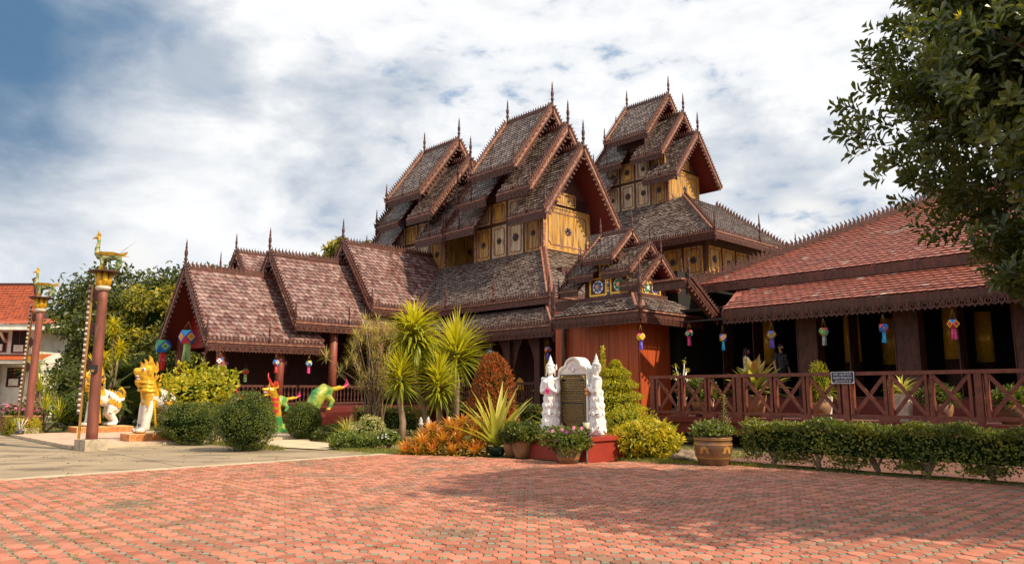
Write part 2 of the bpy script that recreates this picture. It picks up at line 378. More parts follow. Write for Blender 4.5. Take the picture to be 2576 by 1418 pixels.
# ------------------------------------------------------------------ one gable roof (ridge along x of fm), vis = side(s) that get tiles
def gable(B, parent, fm, x0, x1, yc, hw, zr, ze, tile, S=1.0, vis=(-1,), rear=True, front=True, crest=True, fins=True, decor_mats=None, soffit=1, fin_h=1.2, names=('roof',)):
    V = lambda x, y, z: np.array(fm(x, y, z), float)
    d = MB(); tk = 0.07 * S
    sl = math.hypot(hw, zr - ze); cosn = hw / sl
    for sg in (-1, 1):
        a = [V(x0, yc + sg * hw, ze), V(x1, yc + sg * hw, ze), V(x1, yc, zr), V(x0, yc, zr)]
        lo = [v - np.array((0, 0, tk / cosn)) for v in a]
        d.add(a + lo, [(0, 1, 2, 3)], 0); d.add(a + lo, [(7, 6, 5, 4), (0, 4, 5, 1), (1, 5, 6, 2), (3, 7, 4, 0)], soffit)
    roof = B.part(d, 'roof', [M_DARKW, M_SOFF, M_WOOD], parent)
    for sg in vis:
        O = V(x0, yc + sg * hw, ze + 0.01); slope(B, O, V(x1, 0, 0) - V(x0, 0, 0), x1 - x0, V(0, yc, zr) - V(0, yc + sg * hw, ze), sl, *tile)
    par = parent
    ex = V(1, 0, 0) - V(0, 0, 0); ey = V(0, 1, 0) - V(0, 0, 0)
    if crest:
        c = MB(); h = 0.16 * S
        c.bar(V(x0, yc, zr + .02 * S), V(x1, yc, zr + .02 * S), .16 * S, .12 * S); c.bar(V(x0, yc, zr + .10 * S), V(x1, yc, zr + .10 * S), .09 * S, .06 * S)
        strip(c, V(x0 + .05, yc, zr + .13 * S), V(x1 - .05, yc, zr + .13 * S), (0, 0, 1), .19 * S, .27 * S, TOOTH, .035 * S)
        B.part(c, 'ridge_crest', M_WOOD, par)
    for flag, x, sx in ((front, x1, 1), (rear, x0, -1)):
        if not flag: continue
        for sg in (-1, 1):
            c = MB(); top = V(x, yc, zr + .06 * S); bot = V(x, yc + sg * (hw + .06 * S), ze - .06 * S - .0)
            rk = (top - bot) / np.linalg.norm(top - bot); nrm = ex * sx
            upv = np.cross(rk, nrm); upv = upv if upv[2] > 0 else -upv
            c.bar(bot + nrm * .03 * S, top + nrm * .03 * S, .07 * S, .26 * S, 1, upv)
            c.bar(bot + nrm * .06 * S + upv * .08 * S, top + nrm * .06 * S + upv * .08 * S, .08 * S, .07 * S, 0, upv)
            strip(c, bot + nrm * .03 * S + upv * .12 * S, top + nrm * .03 * S + upv * .12 * S, upv, .21 * S, .26 * S, TOOTH, .035 * S)
            strip(c, bot + nrm * .02 * S - upv * .12 * S, top + nrm * .02 * S - upv * .12 * S - rk * .1, upv, .30 * S, .30 * S, PEND, .035 * S)
            B.part(c, 'bargeboard', [M_WOOD, M_WOODL], par)
        if fins:
            finial(B, par, V(x + sx * .02, yc, zr - .25 * S), fin_h + .3 * S, .42)
    for sg in (-1, 1):
        c = MB(); y = yc + sg * (hw + .02 * S); z = ze
        c.bar(V(x0, y, z - .06 * S), V(x1, y, z - .06 * S), .07 * S, .18 * S, 0); c.bar(V(x0, y + sg * .05 * S, z - .02 * S), V(x1, y + sg * .05 * S, z - .02 * S), .05 * S, .06 * S, 1)
        if sg in vis:
            strip(c, V(x0, y, z + .03 * S), V(x1, y, z + .03 * S), (0, 0, 1), .19 * S, .27 * S, LEAFT, .035 * S)
            strip(c, V(x0, y, z - .15 * S), V(x1, y, z - .15 * S), (0, 0, 1), .30 * S, .29 * S, LACE, .035 * S)
        B.part(c, 'eave_board', [M_WOOD, M_WOODL], par)
        if fins and sg in vis:
            for x in ((x1,) if front else ()) + ((x0,) if rear else ()):
                finial(B, par, V(x, y + sg * .03, z - .5 * S), fin_h * 1.15, .38)
            if x1 - x0 > 2.4: finial(B, par, V((x0 + x1) / 2, y + sg * .02, z + .02), fin_h * .75, .42)
    return roof

# ------------------------------------------------------------------ carved panels
def rosette(mb, c, e1, e2, n, r, m_out=1, m_in=2, petals=8):
    c = Vector(c); e1 = Vector(e1); e2 = Vector(e2); n = Vector(n)
    for i in range(petals):
        a = 2 * math.pi * i / petals; da = math.pi / petals
        u = lambda t, rr: c + (e1 * math.cos(t) + e2 * math.sin(t)) * rr
        vs = [u(a, r * .3) + n * .05, u(a - da, r * .68) + n * .02, u(a, r) + n * .015, u(a + da, r * .68) + n * .02, u(a, r * .68) + n * .06]
        mb.add(vs, [(0, 1, 4), (1, 2, 4), (2, 3, 4), (3, 0, 4)], m_out)
    mb.prism([(math.cos(t * math.pi / 6) * r * .32, math.sin(t * math.pi / 6) * r * .32) for t in range(12)], c, e1, e2, n, .07, m_in)
    mb.prism([(math.cos(t * math.pi / 6) * r * 1.02, math.sin(t * math.pi / 6) * r * 1.02) for t in range(12)], c - n * .01, e1, e2, n, .02, 3)
def panel(B, parent, o, e1, n, w, h, mats, ros=True, frame=True, boards=5, name='wall_panel'):
    """a planked wall panel with a stepped frame and a carved rosette; o lower corner, e1 along the wall, n outwards"""
    mb = MB(); o = Vector(o); e1 = Vector(e1); n = Vector(n); z = Vector((0, 0, 1))
    bw = w / boards
    for i in range(boards):
        a = o + e1 * (i * bw + .006); mb.prism([(0, 0), (bw - .012, 0), (bw - .012, h), (0, h)], a, e1, z, n, .03 + .006 * random.random(), 0)
    f = .055
    def fr(x0, y0, x1, y1, d=.07): mb.prism([(x0, y0), (x1, y0), (x1, y1), (x0, y1)], o, e1, z, n, d, 0)
    fr(0, 0, w, f * 1.4); fr(0, h - f * 1.4, w, h); fr(0, f * 1.4, f, h - f * 1.4); fr(w - f, f * 1.4, w, h - f * 1.4)
    if frame:
        i = min(w, h) * .13; s = i * .5; t = .045
        P = [(i + s, i), (w - i - s, i), (w - i - s, i + s * .5), (w - i - s * .5, i + s * .5), (w - i - s * .5, i + s), (w - i, i + s), (w - i, h - i - s), (w - i - s * .5, h - i - s), (w - i - s * .5, h - i - s * .5), (w - i - s, h - i - s * .5), (w - i - s, h - i),
             (i + s, h - i), (i + s, h - i - s * .5), (i + s * .5, h - i - s * .5), (i + s * .5, h - i - s), (i, h - i - s), (i, i + s), (i + s * .5, i + s), (i + s * .5, i + s * .5), (i + s, i + s * .5)]
        for k in range(len(P)):
            a = o + e1 * P[k][0] + z * P[k][1] + n * .045; b2 = P[(k + 1) % len(P)]; b = o + e1 * b2[0] + z * b2[1] + n * .045
            mb.bar(a, b, .05, .03, 3, n)
    if ros: rosette(mb, o + e1 * w * random.uniform(.48, .52) + z * h * random.uniform(.47, .55) + n * .04, e1, z, n, min(w * .2, .26) * random.uniform(.75, 1.1), 1, 2, random.choice((6, 8, 8, 10)))
    return B.part(mb, name, mats, parent)

def ident(x, y, z): return (x, y, z)
# ================================================================== main hall with its towers
MAIN = Bld('temple_hall', 'dark teak temple hall with tiered towers and skirt roofs behind the yuccas', 'temple', -26, 24); MAIN.slopes = []
def tower(B, pc, qc, zt, hw, rise, step, ov, wz0, wz_panel, tile, S, two_rows=False, label=None):
    """pc: centre of top ridge, zt: top ridge height"""
    core = MB(); w0, w1, q0, q1 = pc - 2.6, pc + 2.7, qc - 1.7, qc + 1.95
    ztop = zt - 2 * step - rise + (hw - 1.75) * rise / hw - .1
    core.box((w0, q0, wz0 - 3.0), (w1, q1, ztop), 0)
    # gable-shaped upper core under each roof tier
    for (x0, x1, dz) in ((w0, w1, 2), (pc - 2.2, pc + 1.9, 1), (pc - 1.5, pc + .9, 0)):
        zr = zt - dz * step - .2; zz = zr - rise * (1.7 / hw)
        vs = [(x0, qc - 1.7, ztop - .6), (x0, qc + 1.75, ztop - .6), (x0, qc + 1.75, zz), (x0, qc, zr), (x0, qc - 1.7, zz)]; vs += [(x1,) + v[1:] for v in vs]
        core.add(vs, [(0, 1, 2, 3, 4), (9, 8, 7, 6, 5), (0, 5, 6, 1), (4, 9, 5, 0), (1, 6, 7, 2)], 0)
    T = B.part(core, 'roof_tower', [M_DARKW]); T['label'] = label
    mats = [M_YEL, M_METAL, M_METAL, M_WOODL]; mg = [M_GREY, M_METAL, M_METAL, M_WOODL]
    # front wall: one large panel, above it a small gable panel
    panel(B, T, (w1 + .01, q0 + .02, wz0 + .1), (0, 1, 0), (1, 0, 0), q1 - q0 - .04, wz_panel, mats, boards=12)
    panel(B, T, (w1 + .012, qc - .75, wz0 + wz_panel + .25), (0, 1, 0), (1, 0, 0), 1.5, .7, mats, ros=False, boards=6)
    # side wall panels
    nw = 4; ww = (w1 - w0 - .1) / nw
    for i in range(nw):
        m_ = mats if i in (0, 3) else mg
        panel(B, T, (w0 + .05 + i * ww + .1, q0 - .01, wz0 + .05), (1, 0, 0), (0, -1, 0), ww - .2, 1.75, m_ if not two_rows else (mg if i < 3 else mats), boards=5)
        panel(B, T, (w0 + .05 + i * ww + .1, q0 - .012, wz0 + 2.0), (1, 0, 0), (0, -1, 0), ww - .2, 1.1 if not two_rows else 1.35, mats if i % 2 else mg, ros=two_rows, boards=5)
    for x in (w0, w1):
        fr = MB(); fr.box((x - .09, q0 - .09, wz0), (x + .09, q0 + .09, ztop), 0); B.part(fr, 'corner_post', M_WOODL, T)
    for i in range(1, nw):
        fr = MB(); x = w0 + .05 + i * ww; fr.box((x - .06, q0 - .06, wz0), (x + .06, q0 + .02, ztop), 0); B.part(fr, 'wall_post', M_WOOD, T)
    k = dict(S=S, fin_h=1.5 * S)
    gable(B, T, ident, pc - 1.8, pc + 1.8, qc, hw, zt, zt - rise, tile, **k)
    gable(B, T, ident, pc + .42, pc + 2.95, qc, hw, zt - step, zt - step - rise, tile, rear=False, **k)
    gable(B, T, ident, pc + 1.35, pc + 4.02, qc, hw, zt - 2 * step, zt - 2 * step - rise, tile, rear=False, **k)
    gable(B, T, ident, pc - 2.85, pc - .45, qc, hw, zt - step, zt - step - rise, tile, front=False, **k)
    gable(B, T, ident, pc - 3.95, pc - 1.4, qc, hw, zt - 2 * step, zt - 2 * step - rise, tile, front=False, **k)
    return T
TT = (0.22, 0.215)
tower(MAIN, -28.7, 28.7, 17.2, 2.88, 3.85, 1.42, 1.2, 8.8, 2.35, TT, 1.0, label='central teak roof tower with yellow carved front panel')
tower(MAIN, -36.85, 28.7, 17.35, 2.88, 3.85, 1.5, 1.2, 8.8, 2.35, TT, 1.0, label='left teak roof tower behind the entrance wing ridge')
tower(MAIN, -30.0, 42.0, 22.1, 2.65, 3.25, 1.66, 1.2, 14.0, 2.3, (0.25, 0.22), 1.0, two_rows=True, label='right rear teak roof tower standing on its own hipped roof')
def hiproof(B, p0, p1, q0, q1, zl, dp, dq, zu, tile, faces, S=1.0, fascia=.28, lacestyle=True, parent=None, crest=True, corner=True, tmat=None):
    """skirt roof: eave rectangle p0..p1,q0..q1 at zl rising by (dp,dq) inwards to zu"""
    d = MB(); E = [(p0, q0, zl), (p1, q0, zl), (p1, q1, zl), (p0, q1, zl)]; I = [(p0 + dp, q0 + dq, zu), (p1 - dp, q0 + dq, zu), (p1 - dp, q1 - dq, zu), (p0 + dp, q1 - dq, zu)]
    d.add(E + I, [(0, 1, 5, 4), (1, 2, 6, 5), (2, 3, 7, 6), (3, 0, 4, 7)], 0)
    lo = [(x, y, z - .1) for x, y, z in E + I]; d.add(lo, [(4, 5, 1, 0), (5, 6, 2, 1), (6, 7, 3, 2), (7, 4, 0, 3)], 1)
    roof = B.part(d, 'roof', [M_DARKW, M_DARKW], parent)
    for f in faces:
        i, j = {'-q': (0, 1), '+p': (1, 2)}[f]
        a, b = np.array(E[i]), np.array(E[j]); L = np.linalg.norm(b - a); ux = (b - a) / L
        up = np.array((0, dq, zu - zl)) if f == '-q' else np.array((-dp, 0, zu - zl)); Sl = np.linalg.norm(up)
        kk = (dp if f == '-q' else dq) / Sl
        slope(B, a + np.array((0, 0, .012)), ux, L, up, Sl, *tile, kl=kk, kr=kk)
        out = np.array((0, -1, 0)) if f == '-q' else np.array((1, 0, 0))
        c = MB(); c.bar(a + out * .03 - np.array((0, 0, fascia / 2)), b + out * .03 - np.array((0, 0, fascia / 2)), .06, fascia, 0)
        c.bar(a + out * .08 - np.array((0, 0, .03)), b + out * .08 - np.array((0, 0, .03)), .06, .06, 1)
        if crest: strip(c, a + out * .05, b + out * .05, (0, 0, 1), .17 * S, .26 * S, LEAFT, .03)
        if lacestyle: strip(c, a + out * .03 - np.array((0, 0, fascia)), b + out * .03 - np.array((0, 0, fascia)), (0, 0, 1), .26 * S, .27 * S, LACE, .03)
        B.part(c, 'eave_board', [M_WOOD, M_WOODL], parent)
    if corner:
        c = MB(); a = np.array(E[1]); b = np.array(I[1]); c.bar(a + np.array((0, 0, .08)), b + np.array((0, 0, .08)), .34, .14, 0)
        c.bar(a + np.array((0, 0, .17)), b + np.array((0, 0, .17)), .12, .06, 1); B.part(c, 'hip_cap', [M_WOODL, M_WOOD], parent)
    return roof, E, I
# skirts of the main hall
hiproof(MAIN, -40.5, -22.25, 23.5, 34.5, 5.77, 3.75, 3.5, 8.85, (0.2, 0.17), ('-q', '+p'), fascia=.34, lacestyle=False)
hiproof(MAIN, -42.0, -20.6, 22.0, 36.0, 4.3, 2.0, 1.8, 5.35, (0.2, 0.17), ('-q', '+p'), fascia=.26)
for p in (-25.9, -29.5): finial(MAIN, MAIN.root, (p, 23.45, 5.7), 1.25, .42)
for c in ((-22.2, 23.4, 5.0), (-20.55, 21.95, 3.6), (-22.2, 26.5, 5.7), (-20.6, 21.9, 4.0)): finial(MAIN, MAIN.root, c, 1.8, .38)
# right rear tower's own storey and hipped roof
_r, E3, I3 = hiproof(MAIN, -38.0, -22.2, 37.3, 47.4, 10.8, 4.0, 3.2, 14.25, (0.24, 0.19), ('-q', '+p'), fascia=.22)
c3 = MB(); a = np.array(E3[2]); b = np.array(I3[2]); c3.bar(a, b, .2, .16, 0)
strip(c3, a + np.array((0, 0, .1)), b + np.array((0, 0, .1)), (0, 0, 1), .22, .34, TOOTH, .04); MAIN.part(c3, 'ridge_crest', M_WOOD)
a = np.array(E3[1]); b = np.array(I3[1]); c3 = MB(); strip(c3, a + np.array((0.02, 0.02, .16)), b + np.array((0, 0, .16)), (0, 0, 1), .2, .2, TOOTH, .04); MAIN.part(c3, 'ridge_crest', M_WOOD)
for c in ((-22.15, 37.25, 10.2), (-22.15, 42.5, 10.8), (-22.15, 47.4, 10.3)): finial(MAIN, MAIN.root, c, 1.9, .32)
m = MB(); m.box((-37, 38.6, 4), (-23.6, 46.2, 10.9), 0); MAIN.part(m, 'storey_wall', M_DARKW)
for i in range(7): panel(MAIN, MAIN.root, (-34.0 + i * 1.48, 38.58, 8.6), (1, 0, 0), (0, -1, 0), 1.3, 1.75, [M_YEL, M_METAL, M_METAL, M_WOODL], boards=6)
for i in range(4): panel(MAIN, MAIN.root, (-23.58, 38.75 + i * 1.6, 8.6), (0, 1, 0), (1, 0, 0), 1.4, 1.75, [M_YEL, M_METAL, M_METAL, M_WOODL], boards=6)
hiproof(MAIN, -38.6, -21.6, 36.6, 48.0, 7.5, 1.9, 1.9, 8.55, (0.24, 0.2), ('-q', '+p'), fascia=.25)
m = MB(); m.box((-38, 34, 0), (-22.6, 46.6, 7.5), 0); m.box((-37.2, 26.2, 0), (-24.0, 33, 7.6), 0); MAIN.part(m, 'storey_wall', M_DARKW)
# tiled roof joining the two parts
d = MB(); d.add([(-24, 31, 8.6), (-36, 31, 8.6), (-36, 38.5, 6.6), (-24, 38.5, 6.6)], [(0, 1, 2, 3)], 0); MAIN.part(d, 'roof', M_TT)
# lower walls and verandah of the main hall
m = MB(); m.box((-40, 22.6, 0), (-21.2, 35, 1.0), 0); MAIN.part(m, 'plinth', M_REDD)
for i, p in enumerate(np.arange(-33.4, -21, 1.85)):
    m = MB(); m.box((p - .16, 22.7, 1.0), (p + .16, 23.0, 4.3), 0); MAIN.part(m, 'pillar', M_DARKW)
    if i < 6:
        g = MB(); g.bar((p + .17, 22.85, 1.95), (p + 1.68, 22.85, 1.95), .1, .1); g.bar((p + .17, 22.85, 1.1), (p + 1.68, 22.85, 1.1), .08, .1)
        for t in np.linspace(.28, 1.57, 9):
            g.lathe([(.03, 0), (.045, .12), (.02, .2), (.05, .4), (.02, .6), (.045, .68), (.03, .8)], 6, 0, (p + t, 22.85, 1.13))
        MAIN.part(g, 'railing', M_WOOD)
        a = MB()                                   # pointed arch boards under the eave
        for sg in (0, 1):
            x = lambda t: p + .16 + (t if sg == 0 else 1.53 - t)
            pl = [(x(0), 4.2), (x(0.76), 4.2), (x(.62), 3.85), (x(.4), 3.5), (x(.18), 2.9), (x(.0), 2.3)]
            if sg: pl = pl[::-1]
            a.prism([(u - p, v) for u, v in pl], (p, 22.9, 0), (1, 0, 0), (0, 0, 1), (0, 1, 0), .04)
        MAIN.part(a, 'arch_board', M_DARKW)
m = MB(); m.box((-40, 25.4, 1.0), (-21.6, 25.6, 5.2), 0); MAIN.part(m, 'inner_wall', M_DARKW)
for p in (-27.5, -25.6, -23.4): 
    m = MB(); m.lathe([(.16, 1.0), (.16, 5.0)], 14, 0, (p, 24.4, 0)); MAIN.part(m, 'gold_column', M_GOLD)
for p in (-24.6, -23.2, -22.2):                      # carved gilt seats seen over the railing
    m = MB()
    for sx in (-.2, .2):
        for sy in (-.18, .18): m.box((p + sx - .03, 23.7 + sy - .03, 1.0), (p + sx + .03, 23.7 + sy + .03, 1.62))
    m.box((p - .25, 23.48, 1.6), (p + .25, 23.92, 1.68)); m.prism([(-.25, 0), (.25, 0), (.25, .36), (.17, .46), (0, .56), (-.17, .46), (-.25, .36)], (p, 23.9, 1.68), (1, 0, 0), (0, 0, 1), (0, 1, 0), .05)
    s_ = m.build('gilt_chair', M_GOLD, None, (p, 23.7, 1.0)); s_.location = W(p, 23.7, 1.0); s_.rotation_euler = (0, 0, RZ)
    tag(s_, 'small gilt carved seat on the hall verandah, %s' % {-24.6: 'leftmost of three', -23.2: 'middle of three', -22.2: 'nearest the porch'}[p], 'chair', 'gilt seats on the hall verandah')
finish_tiles(MAIN, MAIN.root.children[0], 300, M_TT)

# ================================================================== entrance wing on the left (three stepped gables)
WING = Bld('entrance_wing', 'entrance wing of three stepped gabled tile roofs with red gable on the left', 'temple building', -35.3, 16); WING.slopes = []
wf = lambda x, y, z: (y, -x, z)       # ridge along -q
TWT = (0.27, 0.255, 0, 0, True, 0.35)
roofs = []
for (qf, qr, zr, ze) in ((12.5, 18.2, 7.3, 3.75), (16.6, 22.4, 8.5, 4.85), (20.8, 30.0, 9.65, 5.88)):
    roofs.append(gable(WING, WING.root, wf, -qr, -qf, -35.3, 3.0, zr, ze, (0.27, 0.25), S=1.0, vis=(1,), rear=False, fin_h=1.35))
for i, (qf, zr, ze) in enumerate(((12.5, 7.3, 3.75), (16.6, 8.5, 4.85), (20.8, 9.65, 5.88))):
    m = MB(); n = 9; y0 = qf + 1.1                       # boarded red gable wall, plank by plank
    zb = ze - .05
    for k in range(n):
        za = zb + (zr - zb - .1) * k / n; zc = zb + (zr - zb - .1) * (k + 1) / n - .012
        wa = 2.93 * (zr - za) / (zr - ze) * .985; wc = 2.93 * (zr - zc) / (zr - ze) * .985
        b = MB(); b.prism([(-wa, za), (wa, za), (wc, zc), (-wc, zc)], (-35.3, y0, 0), (1, 0, 0), (0, 0, 1), (0, 1, 0), .05); WING.part(b, 'plank', M_RED)
    b = MB(); b.bar((-38.2, y0 - .05, ze), (-32.4, y0 - .05, ze), .12, .2); WING.part(b, 'tie_beam', M_RED)
m = MB(); m.box((-38.3, 13.2, 0), (-32.4, 24, .95), 0); WING.part(m, 'plinth', M_DARKW)
for q in (13.4, 16.2, 19.0, 21.8):
    for p in (-32.85, -37.8):
        m = MB(); m.lathe([(.2, .95), (.2, 4.15 if q < 18 else 5.2)], 14, 0, (p, q, 0)); WING.part(m, 'pillar', M_PIL)
    if q < 21:
        g = MB(); g.bar((-32.85, q + .2, 1.85), (-32.85, q + 2.6, 1.85), .1, .1); g.bar((-32.85, q + .2, 1.05), (-32.85, q + 2.6, 1.05), .08, .1)
        for t in np.linspace(.3, 2.5, 12): g.lathe([(.03, 0), (.05, .12), (.02, .2), (.055, .4), (.02, .6), (.05, .66), (.03, .76)], 6, 0, (-32.85, q + t, 1.08))
        WING.part(g, 'railing', M_WOOD)
m = MB(); m.box((-37.4, 14.5, .95), (-37.2, 24, 5), 0); m.box((-38, 23.8, .95), (-32.6, 24, 6.5), 0); WING.part(m, 'inner_wall', M_DARKW)
# steps behind the dragon balustrade
for k in range(5):
    m = MB(); m.box((-31.9 , 14.2 + k * .34, 0), (-27.3, 22.4, .19 * (k + 1)), 0); WING.part(m, 'step', M_REDD)
v = MB(); v.bar((-34.9, 28.6, 9.6), (-32.1, 23.4, 5.95), .5, .08, 0); WING.part(v, 'valley_gutter', M_WOODL)
finish_tiles(WING, roofs[0], 300, M_TW)
# a further wing behind
REAR = Bld('rear_wing', 'tile roof with ridge crest rising behind the entrance wing at left', 'temple building', -46, 20); REAR.slopes = []
rr = gable(REAR, REAR.root, wf, -31, -19.2, -45.6, 3.0, 10.35, 6.8, (0.3, 0.27), vis=(1,), rear=False, fin_h=1.2)
finial(REAR, REAR.root, (-46.5, 18.6, 8.6), 1.9, .3)
m = MB(); m.box((-48.2, 16.5, 0), (-43.2, 31, 6.6), 0); REAR.part(m, 'wall', M_DARKW)
finish_tiles(REAR, rr, 120, M_TW)

# ================================================================== porch with mosaic panels and small tiered roof
PORCH = Bld('entrance_porch', 'square teak porch with orange boarded wall, small tiered roof and mosaic panels', 'porch', -17, 21.5); PORCH.slopes = []
m = MB(); m.box((-19.3, 20.72, 0.4), (-15.42, 22.5, 5.0), 0); bodyp = PORCH.part(m, 'wall', M_DARKW)
for i in range(9):                                    # boards of the shaded wall
    b = MB(); x = -19.3 + i * .43; b.box((x, 20.68, .45), (x + .415, 20.72, 4.6)); PORCH.part(b, 'plank', M_ORANGE)
for i in range(4):
    b = MB(); y = 20.7 + i * .45; b.box((-15.42, y, .45), (-15.38, y + .435, 4.6)); PORCH.part(b, 'plank', M_ORANGE)
TP = (0.19, 0.15)
prf, Ep, Ip = hiproof(PORCH, -18.5, -14.62, 19.75, 23.4, 4.25, .8, .85, 4.86, TP, ('-q', '+p'), fascia=.24, crest=False, S=.8)
S_ = 0.55
kw = dict(S=S_, fin_h=.75)
qc_, hw_ = 21.75, 1.16
core = MB(); core.box((-18.0, 20.92, 4.6), (-15.55, 22.6, 5.6), 0); core.box((-17.6, 20.95, 5.5), (-16.4, 22.5, 6.6), 0); PORCH.part(core, 'upper_wall', M_DARKW)
gable(PORCH, PORCH.root, ident, -17.86, -16.4, qc_, hw_, 7.45, 6.36, TP, **kw)
gable(PORCH, PORCH.root, ident, -16.95, -15.6, qc_, hw_, 6.85, 5.8, TP, rear=False, **kw)
gable(PORCH, PORCH.root, ident, -16.1, -15.15, qc_, hw_, 6.3, 5.26, TP, rear=False, **kw)
gable(PORCH, PORCH.root, ident, -18.6, -17.3, qc_, hw_, 6.85, 5.8, TP, front=False, **kw)
gable(PORCH, PORCH.root, ident, -19.0, -18.05, qc_, hw_, 6.3, 5.32, TP, front=False, **kw)
finial(PORCH, PORCH.root, (-14.6, 19.72, 3.95), 2.0, .36); finial(PORCH, PORCH.root, (-18.5, 19.75, 3.9), 1.7, .34)
finial(PORCH, PORCH.root, (-15.2, 23.6, 5.3), 1.3, .4); finial(PORCH, PORCH.root, (-15.9, 24.2, 5.4), 1.3, .4)
def mosaic(o, e1, n, w, h, flowers):
    mb = MB(); o = Vector(o); e1 = Vector(e1); n = Vector(n); z = Vector((0, 0, 1)); f = .07
    def r(x0, y0, x1, y1, d, m): mb.prism([(x0, y0), (x1, y0), (x1, y1), (x0, y1)], o, e1, z, n, d, m)
    r(0, 0, w, h, .012, 0); r(0, 0, w, f, .035, 1); r(0, h - f, w, h, .035, 1); r(0, f, f, h - f, .035, 1); r(w - f, f, w, h - f, .035, 1)
    for fx, fy, rad, mo, mi in flowers: rosette(mb, o + e1 * fx + z * fy + n * .014, e1, z, n, rad, mo, mi)
    return PORCH.part(mb, 'mosaic_panel', [M_DARKW, M_GOLD, M_ORNG, M_GLASSW, M_GLASSB, M_GLASSG])
mosaic((-17.75, 20.915, 5.05), (1, 0, 0), (0, -1, 0), .82, .68, [(.4, .34, .24, 4, 2)])
mosaic((-16.78, 20.915, 5.07), (1, 0, 0), (0, -1, 0), .82, .66, [(.4, .33, .24, 5, 2)])
mosaic((-17.3, 20.94, 5.75), (1, 0, 0), (0, -1, 0), .5, .5, [(.25, .25, .13, 4, 2)])
mosaic((-15.54, 21.05, 4.97), (0, 1, 0), (1, 0, 0), 1.15, .5, [(.33, .25, .18, 5, 3), (.82, .25, .18, 4, 3)])
bd = MB()
bd.prism([(0, 0), (2.25, 0), (2.25, .03), (0, .03)], (-17.8, 20.90, 4.9), (1, 0, 0), (0, 0, 1), (0, -1, 0), .03, 0)
for i in range(18):
    for j in range(2):
        x = -17.75 + i * .12; mm = 1 + (i * 2 + j * 3) % 3
        bd.prism([(.06, 0), (.12, .05), (.06, .1), (0, .05)], (x + j * .06, 20.90, 4.94), (1, 0, 0), (0, 0, 1), (0, -1, 0), .03 - j * .01, mm)
for i in range(7): bd.prism([(.05, 0), (.1, .05), (.05, .1), (0, .05)], (-16.92, 20.905, 5.06 + i * .1), (1, 0, 0), (0, 0, 1), (0, -1, 0), .03, 1 + i % 3)
PORCH.part(bd, 'mosaic_border', [M_GOLD, M_GLASSB, M_GLASSW, M_ORNG])
# half gable covering the passage to the side hall
d = MB(); d.add([(-13.6, 20.7, 5.12), (-13.25, 20.7, 5.12), (-13.25, 22.25, 4.1), (-13.6, 22.25, 4.1)], [(0, 1, 2, 3)], 0); d.add([(-13.6, 20.7, 5.04), (-13.25, 20.7, 5.04), (-13.25, 22.25, 4.02), (-13.6, 22.25, 4.02)], [(3, 2, 1, 0)], 0)
PORCH.part(d, 'canopy_roof', [M_DARKW])
c = MB(); top = np.array((-13.22, 20.55, 5.22)); bot = np.array((-13.22, 22.35, 4.02)); rk = (top - bot) / np.linalg.norm(top - bot); up = np.array((0, .555, .83)); nr = np.array((1, 0, 0))
c.bar(bot, top, .06, .2, 1, up); c.bar(bot + nr * .04 + up * .06, top + nr * .04 + up * .06, .06, .06, 0, up)
strip(c, bot + up * .1, top + up * .1, up, .14, .15, TOOTH, .03); strip(c, bot - up * .1, top - up * .1, up, .2, .22, PEND, .03); PORCH.part(c, 'bargeboard', [M_WOOD, M_WOOD])
b = MB(); b.bar((-14.6, 20.55, 5.06), (-13.3, 20.55, 5.06), .22, .26, 0); b.bar((-14.6, 20.5, 5.22), (-13.4, 20.5, 5.22), .3, .06, 1); PORCH.part(b, 'ridge_beam', [M_WOOD, M_WOODL])
b = MB(); b.bar((-15.4, 22.0, 3.98), (-12.9, 22.0, 3.98), .05, .05, 0); PORCH.part(b, 'hanging_rail', M_METAL)
finish_tiles(PORCH, prf, 300, M_TT)
# rain pipe at the corner
RP = thing('rain_pipe', 'brown rain pipe with curved foot at the corner left of the porch', 'pipe', W(-18.75, 20.55), RZ)
m = MB(); m.tube([(0, 0, 4.2), (0, 0, 2.75), (0, 0, 2.5)], .09, 10); m.tube([(0, 0, 2.5), (0.02, .02, 2.35), (-.2, .05, 2.1), (-.25, .06, 1.9), (-.25, .06, 0)], .075, 10); m.build('pipe', M_WOOD, RP)

# ================================================================== side hall on the right with its big red roof
HALL = Bld('side_hall', 'long open side hall with red hipped tile roof and dark pillars on the right', 'temple building', -5, 26); HALL.slopes = []
P1, P2, QB = -15.25, 12.0, 38.0
TH_ = (0.25, 0.245)
d = MB(); zr_ = 5.5 + .5 * 7
E = [(P1, 24, 5.5), (P2, 24, 5.5), (P2, QB, 5.5), (P1, QB, 5.5)]; I = [(P1 + 7, 31, zr_), (P2 - 7, 31, zr_)]
d.add(E + I, [(0, 1, 5, 4), (1, 2, 5), (2, 3, 4, 5), (3, 0, 4)], 0); hroof = HALL.part(d, 'roof', [M_TR])
sl = math.hypot(7, 3.5); up = np.array((0, 7, 3.5))
slope(HALL, (P1, 24, 5.512), (1, 0, 0), P2 - P1, up, sl, *TH_, kl=7 / sl, kr=7 / sl, point=.15, th=.042)
d = MB(); d.add([(-12.95, 22, 4.25), (P2, 22, 4.25), (P2, 24.3, 5.28), (-13.6, 24.3, 5.28)], [(0, 1, 2, 3)], 0); d.add([(-12.95, 22, 4.17), (P2, 22, 4.17), (P2, 24.3, 5.2), (-13.6, 24.3, 5.2)], [(3, 2, 1, 0)], 1); HALL.part(d, 'lower_roof', [M_TR, M_DARKW])
up2 = np.array((0, 2.3, 1.03)); slope(HALL, (-12.95, 22, 4.262), (1, 0, 0), P2 + 12.95, up2, math.hypot(2.3, 1.03), *TH_, point=.15, th=.042)
